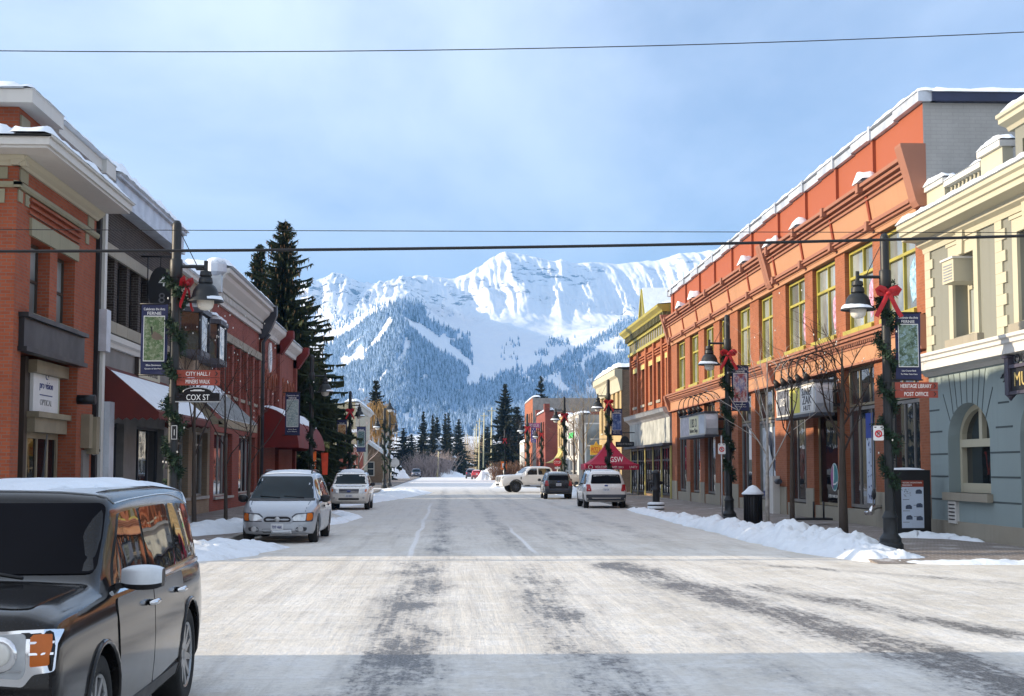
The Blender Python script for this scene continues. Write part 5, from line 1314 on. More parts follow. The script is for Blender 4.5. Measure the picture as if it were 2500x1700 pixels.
# ================================================================== VEHICLES
def pchip(keys):
    xs = np.array([k[0] for k in keys], float); ys = np.array([k[1] for k in keys], float)
    return lambda x: float(smooth_interp(np.array([min(max(x, xs[0]), xs[-1])]), xs, ys)[0])
def lin(keys):
    xs = [k[0] for k in keys]; ys = [k[1] for k in keys]
    return lambda x: float(np.interp(x, xs, ys))
def rpoly(pts, r=.04, n=4):
    """rounded 2-D polygon"""
    out = []; k = len(pts)
    for i in range(k):
        p = Vector(pts[i]).to_2d() if len(pts[i]) > 2 else Vector(pts[i]); a = Vector(pts[i - 1]) - p; b = Vector(pts[(i + 1) % k]) - p
        rr = min(r, a.length * .45, b.length * .45)
        a.normalize(); b.normalize()
        for j in range(n + 1):
            t = j / n; q = p + a * rr * (1 - t) ** 2 + b * rr * t ** 2
            out.append((q.x, q.y))
    return out
class Body:
    """lofted car shell; x to the side, y forward, z up"""
    def __init__(s, ys, zb, zs, zt, w, wt, crown=.03, wheels=(), wr=.36, ww=.27, bulge=.0):
        s.L = ys
        rings = []
        for y in ys:
            a, b_, c, W_, T = zb(y), zs(y), zt(y), w(y), wt(y)
            b_ = min(b_, c - .015)
            side = [(0, a), (.7 * W_, a), (.92 * W_, a + .03), (.975 * W_, a + .12), (W_, a + (b_ - a) * .45), (W_ * 1.0, a + (b_ - a) * .62), (.992 * W_, a + (b_ - a) * .82), (.972 * W_, b_ - .02), (.955 * W_, b_)]
            x0 = .945 * W_; h = c - b_
            for k in range(1, 6):
                t = k / 6; side.append((x0 + (T - x0) * (t ** 1.15), b_ + h * .90 * t))
            side += [(T * .985, b_ + h * .905), (T * .955, b_ + h * .955), (T * .87, b_ + h * .99), (T * .6, c + crown * .6), (T * .3, c + crown * .9), (0, c + crown)]
            ring = [(x, y, z) for x, z in side] + [(-x, y, z) for x, z in side[-2:0:-1]]
            rings.append(ring)
        n = len(rings[0]); mb = MB(); vs = [p for r in rings for p in r]; fs = []
        for i in range(len(rings) - 1):
            for k in range(n):
                k2 = (k + 1) % n
                fs.append((i * n + k, i * n + k2, (i + 1) * n + k2, (i + 1) * n + k))
        fs.append(tuple(range(n))); fs.append(tuple((len(rings) - 1) * n + k for k in range(n))[::-1])
        mb.add(vs, fs, True)
        me = mb.mesh('shell', None, True)
        bm = bmesh.new(); bm.from_mesh(me)
        s.bvh = BVHTree.FromBMesh(bm); bm.free()
        s.me = me
        if wheels:      # open the wheel arches
            o = bpy.data.objects.new('shell', me); COL.objects.link(o)
            c = MB()
            for y, r in wheels:
                for sx in (-1, 1):
                    x0, x1 = (.52, 1.4) if sx > 0 else (-1.4, -.52)
                    pts = [(x0, y + (r) * math.cos(a * PI / 14), wr + r * math.sin(a * PI / 14)) for a in range(-5, 20)]
                    c.prism(pts, (x1 - x0, 0, 0))
            co = c.build('cutter')
            md = o.modifiers.new('b', 'BOOLEAN'); md.object = co; md.operation = 'DIFFERENCE'; md.solver = 'EXACT'
            dg = bpy.context.evaluated_depsgraph_get()
            s.me = bpy.data.meshes.new_from_object(o.evaluated_get(dg))
            bpy.data.objects.remove(o); cm = co.data; bpy.data.objects.remove(co); bpy.data.meshes.remove(cm)
        s.me.polygons.foreach_set('use_smooth', [True] * len(s.me.polygons))
        s.me.set_sharp_from_angle(angle=R(38))
    def hit(s, view, a, b):
        o, d = {'L': ((-3, a, b), (1, 0, 0)), 'R': ((3, a, b), (-1, 0, 0)), 'F': ((a, 6, b), (0, -1, 0)), 'B': ((a, -6, b), (0, 1, 0)), 'T': ((a, b, 5), (0, 0, -1))}[view]
        h = s.bvh.ray_cast(Vector(o), Vector(d))
        if h[0] is None:
            q = Vector({'L': (-1, a, b), 'R': (1, a, b), 'F': (a, 2.6, b), 'B': (a, -2.6, b), 'T': (a, b, 1.6)}[view])
            h = s.bvh.find_nearest(q)
        n = h[1]
        if n.dot(Vector(d)) > 0: n = -n
        return h[0], n
    def patch(s, poly, view, off=.005, grid=.12, skirt=.012, mb=None):
        """a sheet that follows the shell, standing off it by off"""
        bm = bmesh.new()
        f = bm.faces.new([bm.verts.new((p[0], p[1], 0)) for p in poly])
        xs = [p[0] for p in poly]; ys = [p[1] for p in poly]
        for ax, lo, hi in ((0, min(xs), max(xs)), (1, min(ys), max(ys))):
            k = max(1, int((hi - lo) / grid))
            for i in range(1, k):
                c = [0, 0, 0]; c[ax] = lo + (hi - lo) * i / k; nn = [0, 0, 0]; nn[ax] = 1
                bmesh.ops.bisect_plane(bm, geom=bm.verts[:] + bm.edges[:] + bm.faces[:], plane_co=c, plane_no=nn)
        bm.verts.ensure_lookup_table()
        hits = [s.hit(view, v.co.x, v.co.y) for v in bm.verts]
        mb = mb if mb is not None else MB()
        top = [h + n * off for h, n in hits]; bot = [h - n * skirt for h, n in hits]
        idx = {v: i for i, v in enumerate(bm.verts)}
        mb.add(top, [tuple(idx[v] for v in f.verts) for f in bm.faces], True)
        be = [(idx[e.verts[0]], idx[e.verts[1]]) for e in bm.edges if len(e.link_faces) == 1]
        nV = len(top)
        mb.add(top + bot, [(a, b, b + nV, a + nV) for a, b in be], False)
        bm.free()
        return mb
def both(poly): return [(-x, z) for x, z in poly][::-1]
def wheel(parent, x, y, r, rr, w=.23, spokes=10, style='alloy', rim=None):
    sx = 1 if x > 0 else -1
    q = MB(); q.lathe([(rr * .5, x - sx * w * .35), (rr * .98, x - sx * w * .30), (rr * .98, x - sx * w * .12), (rr * .4, x - sx * w * .12)], (0, y, r), 24, 'X'); q.lathe([(0.0, x - sx * w * .2), (rr * .95, x - sx * w * .2)], (0, y, r), 20, 'X')
    wo = q.build('wheel', M_['black'], parent)
    q = MB(); q.lathe([(rr * .96, x - sx * w * .98), (r * .93, x - sx * w), (r, x - sx * w * .88), (r, x - sx * w * .12), (r * .975, x - sx * w * .03), (r * .93, x), (rr * 1.08, x + sx * .004), (rr * .98, x - sx * .02)], (0, y, r), 40, 'X')
    for k in range(40):
        a = 2 * PI * k / 40
    q.build('tyre', M_['rubber'], wo)
    q = MB(); q.lathe([(rr * .99, x - sx * .03), (rr * .97, x - sx * .008), (rr * .90, x - sx * .02), (rr * .88, x - sx * .08)], (0, y, r), 36, 'X'); q.lathe([(rr * .2, x - sx * .09), (rr * .2, x - sx * .03), (rr * .12, x - sx * .018), (0, x - sx * .018)], (0, y, r), 14, 'X')
    for k in range(spokes):
        a = 2 * PI * k / spokes + .2; d = Vector((0, math.cos(a), math.sin(a))); p = Vector((0, -math.sin(a), math.cos(a)))
        c = Vector((0, y, r)); wi = rr * (.10 if spokes > 7 else .16)
        P = []
        for rad, wd, dx in ((rr * .14, wi * 1.2, .028), (rr * .93, wi * .75, .014)):
            P += [c + d * rad + p * wd + Vector((x - sx * dx, 0, 0)), c + d * rad - p * wd + Vector((x - sx * dx, 0, 0)), c + d * rad - p * wd * 1.1 + Vector((x - sx * (dx + .05), 0, 0)), c + d * rad + p * wd * 1.1 + Vector((x - sx * (dx + .05), 0, 0))]
        q.add(P, [(0, 1, 5, 4), (1, 2, 6, 5), (3, 0, 4, 7), (0, 3, 2, 1), (4, 5, 6, 7)])
    q.build('rim', rim or M_['alloy'], wo, sharp=35)
    return wo
def stations(y0, y1, dense, n=44):
    a = set(np.round(np.linspace(y0, y1, n), 4).tolist())
    for d in dense: a |= {round(d + k * .03, 4) for k in (-2, -1, 0, 1, 2)}
    return sorted(x for x in a if y0 <= x <= y1)
def mirror(parent, x, y, z, mat, wd=.24, h=.17, d=.1, cap=None, stalk=.1, pe=.45, px_=.6):
    sx = 1 if x > 0 else -1
    q = MB()
    rows = []
    for k in range(9):      # rounded pod
        t = k / 8; rr = math.sin(PI * (.06 + .88 * t)) ** pe
        c = (x + sx * (stalk + wd * t), y, z)
        rows.append([(c[0], y + d * rr * math.copysign(abs(math.cos(a)) ** px_, math.cos(a)) * .6, z + h * .5 * rr * math.copysign(abs(math.sin(a)) ** px_, math.sin(a))) for a in [2 * PI * i / 14 for i in range(15)]])
    q.grid(rows); q.add(rows[0], [tuple(range(14))]); q.add(rows[-1], [tuple(range(14))])
    q.prism([(x - sx * .05, y - .03, z - h * .55), (x + sx * (stalk + .06), y - .03, z - h * .35), (x + sx * (stalk + .06), y - .03, z - h * .15), (x - sx * .05, y - .03, z - h * .25)], (0, .07, 0))
    mo = q.build('mirror', mat, parent)
    if cap:
        q = MB(); rows = []
        for k in range(9):
            t = k / 8; rr = math.sin(PI * (.06 + .88 * t)) ** pe * 1.03
            rows.append([(x + sx * (stalk + wd * (t * 1.02 - .01)), y + d * rr * math.copysign(abs(math.cos(a)) ** px_, math.cos(a)) * .6, z + h * .5 * rr * math.copysign(abs(math.sin(a)) ** px_, math.sin(a))) for a in [PI * (-.06 + 1.12 * i / 10) for i in range(11)]])
        q.grid(rows); q.build('mirror_cap', cap, mo)
    q = MB(); q.box(x + sx * (stalk + .03), y - d * .6, z - h * .33, x + sx * (stalk + wd - .03), y - d * .6 + .004, z + h * .33)
    q.build('mirror_glass', M_['glass'], mo)
def plate(parent, txt, y, z, facing, x=0, w=.31, h=.155, lip=None):
    q = MB(); q.box(x - w / 2, y - .006, z - h / 2, x + w / 2, y + .006, z + h / 2)
    p = q.build('license_plate', M_['plate'], parent)
    letter(p, txt, M_['ink'], (x, y + facing * .007, z - .01), (-facing, 0, 0), ZUP, h=h * .48, w=w * .8)
    return p
def snowpatch(body, poly, h, seed, grid=.10, view='T'):
    """snow lying on the car: follows the shell with a rounded, uneven top"""
    mb = MB(); bm = bmesh.new(); bm.faces.new([bm.verts.new((p[0], p[1], 0)) for p in poly])
    xs = [p[0] for p in poly]; ys = [p[1] for p in poly]
    for ax, lo, hi in ((0, min(xs), max(xs)), (1, min(ys), max(ys))):
        k = max(2, int((hi - lo) / grid))
        for i in range(1, k):
            c = [0, 0, 0]; c[ax] = lo + (hi - lo) * i / k; nn = [0, 0, 0]; nn[ax] = 1
            bmesh.ops.bisect_plane(bm, geom=bm.verts[:] + bm.edges[:] + bm.faces[:], plane_co=c, plane_no=nn)
    edge = {v for e in bm.edges if len(e.link_faces) == 1 for v in e.verts}
    ring2 = {w for v in edge for e in v.link_edges for w in e.verts}
    P = []
    for v in bm.verts:
        p, n = body.hit(view, v.co.x, v.co.y)
        f = .006 if v in edge else h * ((.72 if v in ring2 else 1.0) + .5 * noise.noise(Vector((v.co.x * 2.2 + seed, v.co.y * 2.2, seed))) + .2 * noise.noise(Vector((v.co.x * 7, v.co.y * 7, seed))))
        P.append(p + Vector((0, 0, max(.006, f))))
    idx = {v: i for i, v in enumerate(bm.verts)}
    mb.add(P, [tuple(idx[v] for v in f.verts) for f in bm.faces], True); bm.free()
    return mb
FROST = snow_mat('roof_frost', (.72, .78, .86))

# ------------------------------------------------------------ black family wagon in the near left corner
def make_wagon():
    c = thing('parked_car', 'big black boxy family car with a frosted white roof in the near left corner', 'car', world=False)
    zt = pchip([(-2.56, 1.0), (-2.50, 1.18), (-2.44, 1.48), (-2.38, 1.64), (-2.28, 1.685), (-1.2, 1.71), (0, 1.705), (.62, 1.685), (.74, 1.65), (.80, 1.60), (1.28, 1.20), (1.40, 1.15), (1.9, 1.125), (2.35, 1.10), (2.50, 1.07), (2.56, 1.01)])
    zs = pchip([(-2.56, .95), (-2.4, 1.06), (0, 1.08), (1.2, 1.075), (1.5, 1.07), (2.3, 1.05), (2.5, 1.02), (2.56, .95)])
    zb = pchip([(-2.56, .42), (-2.4, .28), (-2, .22), (2, .20), (2.4, .24), (2.56, .36)])
    w = pchip([(-2.56, .80), (-2.45, .865), (-2.1, .935), (-1.5, .955), (0, .965), (1.6, .96), (2.2, .96), (2.42, .958), (2.52, .95), (2.56, .93)])
    wt = pchip([(-2.56, .68), (-2.3, .75), (-1, .79), (.5, .795), (.9, .80), (1.3, .83), (1.5, .83), (2.2, .80), (2.5, .74), (2.56, .70)])
    b = Body(stations(-2.56, 2.56, (-2.45, .8, 1.35, 2.48)), zb, zs, zt, w, wt, .02, ((1.49, .43), (-1.5, .43)), .37)
    paint = carpaint('black_car_paint', (.004, .004, .005), .22, (.20, .18, .165), 0, .12, (.15, .80))
    silver = plain('silver_roof', (.62, .66, .70), .3, .35, bump=0)
    paint.node_tree.nodes['Principled BSDF'].inputs['Specular IOR Level'].default_value = .2
    for l_ in list(paint.node_tree.nodes['Principled BSDF'].inputs['Coat Weight'].links): paint.node_tree.links.remove(l_)
    paint.node_tree.nodes['Principled BSDF'].inputs['Coat Weight'].default_value = .22
    b.me.materials.append(paint); link_obj('body', b.me, c)
    def P(name, poly, view, mt, off=.006, grid=.14, par=c, sharp=40): return b.patch(poly, view, off, grid).build(name, mt, par, sharp=sharp)
    P('roof_panel', rpoly([(-.77, -2.3), (.77, -2.3), (.79, .66), (-.79, .66)], .08), 'T', silver, .008, .15)
    P('windshield', rpoly([(-.83, 1.20), (.83, 1.20), (.775, 1.62), (-.775, 1.62)], .05), 'F', M_['glassd'], .006)
    P('hood', rpoly([(-.80, 1.50), (.80, 1.50), (.76, 2.40), (-.76, 2.40)], .08), 'T', paint, .006, .10)
    dr = {}
    for v, sx in (('L', -1), ('R', 1)):
        d1 = P('door', rpoly([(.02, .36), (1.02, .36), (1.08, .55), (1.12, 1.04), (.02, 1.05)], .05), v, paint, .008)
        d2 = P('door', rpoly([(-1.02, .42), (0, .36), (0, 1.05), (-1.16, 1.06), (-1.16, .75)], .05), v, paint, .008)
        for d, yy in ((d1, .15), (d2, -.92)):
            h, n = b.hit(v, yy, .93)
            q = MB(); q.tube([h + n * .012 + Vector((0, -.10, 0)), h + n * .05 + Vector((0, -.06, .0)), h + n * .05 + Vector((0, .06, 0)), h + n * .012 + Vector((0, .10, 0))], [.014, .02, .02, .014], 8); q.build('door_handle', M_['chrome'], d)
        P('side_window', rpoly([(.03, 1.11), (1.06, 1.11), (.94, 1.24), (.58, 1.55), (.03, 1.57)], .05), v, M_['glassc'], .010)
        P('side_window', rpoly([(-1.06, 1.115), (-.04, 1.11), (-.04, 1.57), (-1.04, 1.575)], .05), v, M_['glassc'], .010)
        P('side_window', rpoly([(-2.16, 1.14), (-1.16, 1.12), (-1.14, 1.575), (-2.06, 1.555)], .07), v, M_['glassc'], .010)
        P('window_trim', [(-2.3, 1.075), (1.16, 1.062), (1.16, 1.085), (-2.3, 1.10)], v, M_['chrome'], .012, .2)
        P('sill_trim', [(-1.0, .30), (1.02, .27), (1.02, .36), (-1.0, .38)], v, M_['black'], .014, .2)
        for wy in (1.49, -1.5):     # lip round each arch
            q = MB(); pts = []
            for a in range(-1, 16):
                an = a * PI / 14; yy, z = wy + .435 * math.cos(an), .37 + .435 * math.sin(an)
                h, n = b.hit(v, yy + .012 * math.cos(an), z + .012 * math.sin(an)); pts.append(h + n * .003)
            q.tube(pts, .018, 6); q.build('arch_lip', paint, c)
        mirror(c, sx * .90, .98, 1.16, M_['black'], .25, .155, .13, silver, .05, .2, .4)
        hl = P('headlight', rpoly([(sx * .46, 0.765), (sx * .77, 0.745), (sx * .79, 0.785), (sx * .79, 0.985), (sx * .46, 0.970)][::sx], .03), 'F', M_['headglass'], .012, .05)
        for dz, rr_, mt, nm in ((0, .095, M_['chrome'], 'lamp_ring'), (0, .06, M_['lampglass'], 'lamp_bulb')):
            h, n = b.hit('F', sx * .655, .875)
            q = MB(); q.lathe([(rr_, 0), (rr_, .03 if nm == 'lamp_ring' else .045), (rr_ * .75, .034 if nm == 'lamp_ring' else .05), (0, .02 if nm == 'lamp_ring' else .055)], (h.x, h.y - .01, h.z), 18, 'Y'); q.build(nm, mt, hl)
        P('turn_signal', rpoly([(sx * .815, 0.810), (sx * .915, 0.820), (sx * .915, 0.975), (sx * .815, 0.970)][::sx], .012), 'F', M_['amber'], .016, .05)
        for zb_ in (.872, .93): P('lamp_bar', [(sx * .81, zb_), (sx * .92, zb_), (sx * .92, zb_ + .012), (sx * .81, zb_ + .012)][::sx], 'F', M_['chrome'], .020, .06)
        P('lamp_bar', [(sx * .47, .782), (sx * .77, .782), (sx * .77, .792), (sx * .47, .792)][::sx], 'F', M_['galv'], .016, .06)
        P('headlight_frame', rpoly([(sx * .44, 0.730), (sx * .78, 0.705), (sx * .83, 0.770), (sx * .935, 0.785), (sx * .938, 1.000), (sx * .44, 0.990)][::sx], .02), 'F', M_['chrome'], .007, .06)
        P('taillight', rpoly([(sx * .66, .75), (sx * .80, .75), (sx * .80, 1.0), (sx * .66, 1.0)][::sx], .03), 'B', M_['redlens'], .012, .06)
        for wy in (1.49, -1.5): wheel(c, sx * .935, wy, .372, .262, .24, 10)
    P('grille', rpoly([(-.40, .765), (.40, .765), (.40, .97), (-.40, .97)], .02), 'F', M_['galv'], .010, .1)
    P('bumper_intake', rpoly([(-.55, .36), (.55, .36), (.6, .52), (-.6, .52)], .04), 'F', M_['black'], .006, .1)
    P('rear_window', rpoly([(-.72, 1.15), (.72, 1.15), (.66, 1.5), (-.66, 1.5)], .06), 'B', M_['glassd'], .006)
    plate(c, 'BK7 21F', b.hit('F', 0, .45)[0].y + .02, .45, 1)
    for x0, ang in ((-.45, .16), (.12, .16)):
        p0, n0 = b.hit('F', x0, 1.16); p1, n1 = b.hit('F', x0 + .52, 1.22)
        q = MB(); q.tube([p0 + n0 * .03, (p0 + p1) / 2 + (n0 + n1) * .018, p1 + n1 * .015], .012, 6); q.build('wiper', M_['black'], c)
    pl = []
    for k in range(30):
        a = 2 * PI * k / 30; ca, sa = math.cos(a), math.sin(a)
        pl.append((.0 + .56 * math.copysign(abs(ca) ** .6, ca) + .05 * math.sin(3 * a), -.75 + 1.18 * math.copysign(abs(sa) ** .6, sa)))
    snowpatch(b, [(x - .08, y + .2) for x, y in pl], .04, 3).build('roof_snow', SNOW, c)
    snowpatch(b, rpoly([(-.72, -2.2), (.66, -2.2), (.70, -1.4), (.2, -1.2), (-.7, -1.3)], .15), .03, 8).build('roof_frost', FROST, c)
    snowpatch(b, rpoly([(.1, 1.42), (.62, 1.42), (.5, 1.52), (.12, 1.5)], .04), .03, 6, .06).build('cowl_snow', SNOW, c)
    q = MB(); h, n = b.hit('T', .35, -1.9); q.tube([h, h + Vector((.0, -.12, .42))], [.012, .005], 6); q.build('aerial', M_['black'], c)
    return c
M_['glassc'] = glass('car_side_glass', (.006, .007, .008), 2.1, .02, .02)
wagon = make_wagon()
wagon.location = (-2.99, 10.5, 0); wagon.rotation_euler = (0, 0, PI)

# ------------------------------------------------------------ silver minivan
def make_minivan():
    c = thing('parked_car', 'silver minivan with amber corner lights parked facing the camera on the left', 'car', world=False)
    zt = pchip([(-2.5, 1.0), (-2.42, 1.25), (-2.25, 1.55), (-2.05, 1.68), (-1, 1.73), (.1, 1.72), (.45, 1.67), (.62, 1.60), (1.45, 1.12), (1.55, 1.06), (2.1, .92), (2.36, .80), (2.46, .70), (2.5, .60)])
    zs = pchip([(-2.5, .9), (-2.3, 1.0), (0, 1.0), (1.2, .99), (1.6, .96), (2.1, .84), (2.4, .70), (2.5, .54)])
    zb = pchip([(-2.5, .42), (-2.3, .28), (-2, .22), (1.9, .20), (2.3, .22), (2.5, .32)])
    w = pchip([(-2.5, .80), (-2.35, .90), (-1.8, .945), (0, .955), (1.3, .95), (1.9, .92), (2.25, .84), (2.42, .72), (2.5, .58)])
    wt = pchip([(-2.5, .64), (-2.2, .68), (-1, .72), (.4, .71), (.7, .70), (1.2, .78), (1.5, .82), (2.0, .78), (2.4, .62), (2.5, .5)])
    b = Body(stations(-2.5, 2.5, (-2.4, .6, 1.5, 2.4)), zb, zs, zt, w, wt, .03, ((1.62, .40), (-1.5, .40)), .33)
    paint = carpaint('silver_minivan_paint', (.36, .40, .46), .40, (.42, .40, .37), .35, .32, (.2, 1.1))
    b.me.materials.append(paint); link_obj('body', b.me, c)
    def P(name, poly, view, mt, off=.006, grid=.12, par=c): return b.patch(poly, view, off, grid).build(name, mt, par, sharp=40)
    P('windshield', rpoly([(-.80, 1.07), (.80, 1.07), (.655, 1.635), (-.655, 1.635)], .07), 'F', M_['glassw'], .006)
    P('cowl', rpoly([(-.83, 1.035), (.83, 1.035), (.82, 1.085), (-.82, 1.085)], .02), 'F', M_['black'], .012)
    for v, sx in (('L', -1), ('R', 1)):
        P('door', rpoly([(.15, .34), (1.12, .34), (1.25, .6), (1.25, .95), (.15, .97)], .05), v, paint, .006)
        P('door', rpoly([(-1.02, .36), (.13, .34), (.13, .97), (-1.02, .98)], .05), v, paint, .006)
        P('side_window', rpoly([(.2, 1.03), (1.22, 1.02), (1.1, 1.12), (.56, 1.54), (.2, 1.57)], .06), v, M_['glassc'], .010)
        P('side_window', rpoly([(-.95, 1.03), (.12, 1.03), (.12, 1.58), (-.95, 1.59)], .06), v, M_['glassc'], .010)
        P('side_window', rpoly([(-2.12, 1.06), (-1.03, 1.03), (-1.03, 1.59), (-1.95, 1.55)], .08), v, M_['glassc'], .010)
        for yy in (.35, -.8):
            h, n = b.hit(v, yy, .88); q = MB(); q.ball(h + n * .01, .03, .08, .03, 8, 5); q.build('door_handle', M_['black'], c)
        mirror(c, sx * .86, 1.1, 1.08, M_['black'], .24, .20, .14, None, .06)
        hl = P('headlight', rpoly([(sx * .36, .56), (sx * .68, .555), (sx * .70, .73), (sx * .46, .70), (sx * .37, .63)][::sx], .03), 'F', M_['headglass'], .010, .05)
        P('headlight_bezel', rpoly([(sx * .33, .535), (sx * .84, .535), (sx * .86, .76), (sx * .44, .735), (sx * .34, .65)][::sx], .03), 'F', M_['darkmetal'], .005, .05)
        P('turn_signal', rpoly([(sx * .70, .56), (sx * .81, .565), (sx * .84, .65), (sx * .82, .745), (sx * .715, .73)][::sx], .03), 'F', M_['amber'], .012, .05)
        fg = P('fog_lamp_recess', rpoly([(sx * .44, .30), (sx * .70, .31), (sx * .72, .40), (sx * .46, .40)][::sx], .04), 'F', M_['darkmetal'], .008, .05)
        h, n = b.hit('F', sx * .57, .355); q = MB(); q.lathe([(.07, 0), (.07, .03), (.05, .035), (0, .02)], (h.x, h.y, h.z), 14, 'Y'); q.build('fog_lamp', M_['galv'], fg)
        P('taillight', rpoly([(sx * .6, .85), (sx * .76, .85), (sx * .74, 1.2), (sx * .62, 1.2)][::sx], .03), 'B', M_['redlens'], .01)
        for wy in (1.62, -1.5): wheel(c, sx * .915, wy, .335, .20, .22, 7)
        P('hood_seam', [(sx * .66, .78), (sx * .675, .78), (sx * .735, 1.03), (sx * .72, 1.03)][::sx], 'F', M_['darkmetal'], .004, .08)
    g1 = P('grille_surround', rpoly([(-.36, .505), (.36, .505), (.40, .60), (.30, .68), (-.30, .68), (-.40, .60)], .05), 'F', paint, .018, .07)
    g2 = P('grille', rpoly([(-.31, .53), (.31, .53), (.345, .60), (.26, .655), (-.26, .655), (-.345, .60)], .05), 'F', M_['black'], .022, .07)
    q = MB(); h, n = b.hit('F', 0, .595)
    q.lathe([(.065, 0), (.06, .012), (0, .014)], (h.x, h.y + .02, h.z), 14, 'Y'); q.box(-.008, h.y + .02, .55, .008, h.y + .03, .65); q.box(-.10, h.y + .02, .59, .10, h.y + .028, .602); q.build('badge', M_['galv'], g2)
    P('bumper_intake', rpoly([(-.36, .27), (.36, .27), (.38, .36), (-.38, .36)], .03), 'F', M_['black'], .006, .08)
    snow_ = b.patch(rpoly([(-.36, .265), (.16, .265), (.14, .33), (-.34, .34)], .03), 'F', .022, .05); snow_.build('bumper_snow', SNOW, c)
    plate(c, '709 46K', b.hit('F', -.02, .43)[0].y + .015, .415, 1, 0.0)
    P('rear_window', rpoly([(-.66, 1.1), (.66, 1.1), (.58, 1.5), (-.58, 1.5)], .06), 'B', M_['glassd'], .006)
    snowpatch(b, rpoly([(-.62, -1.7), (.62, -1.7), (.60, .42), (-.60, .42)], .12), .045, 12).build('roof_snow', SNOW, c)
    for sx in (-1, 1):
        pts = [b.hit('T', sx * .6, yy)[0] + Vector((0, 0, .07 if -1.8 < yy < .1 else .0)) for yy in (-1.9, -1.75, -1, -.3, .05, .2)]
        q = MB(); q.tube(pts, .018, 6); q.build('roof_rail', M_['black'], c)
    for x0 in (-.55, .05):
        p0, n0 = b.hit('F', x0, 1.09); p1, n1 = b.hit('F', x0 + .5, 1.13)
        q = MB(); q.tube([p0 + n0 * .025, p1 + n1 * .018], .011, 6); q.build('wiper', M_['black'], c)
    return c
M_['glassw'] = glass('windscreen_glass', (.005, .012, .016), 1.2, .01, .05)
mv = make_minivan(); mv.location = (-4.12, 39.1, 0); mv.rotation_euler = (0, 0, PI - R(.5))

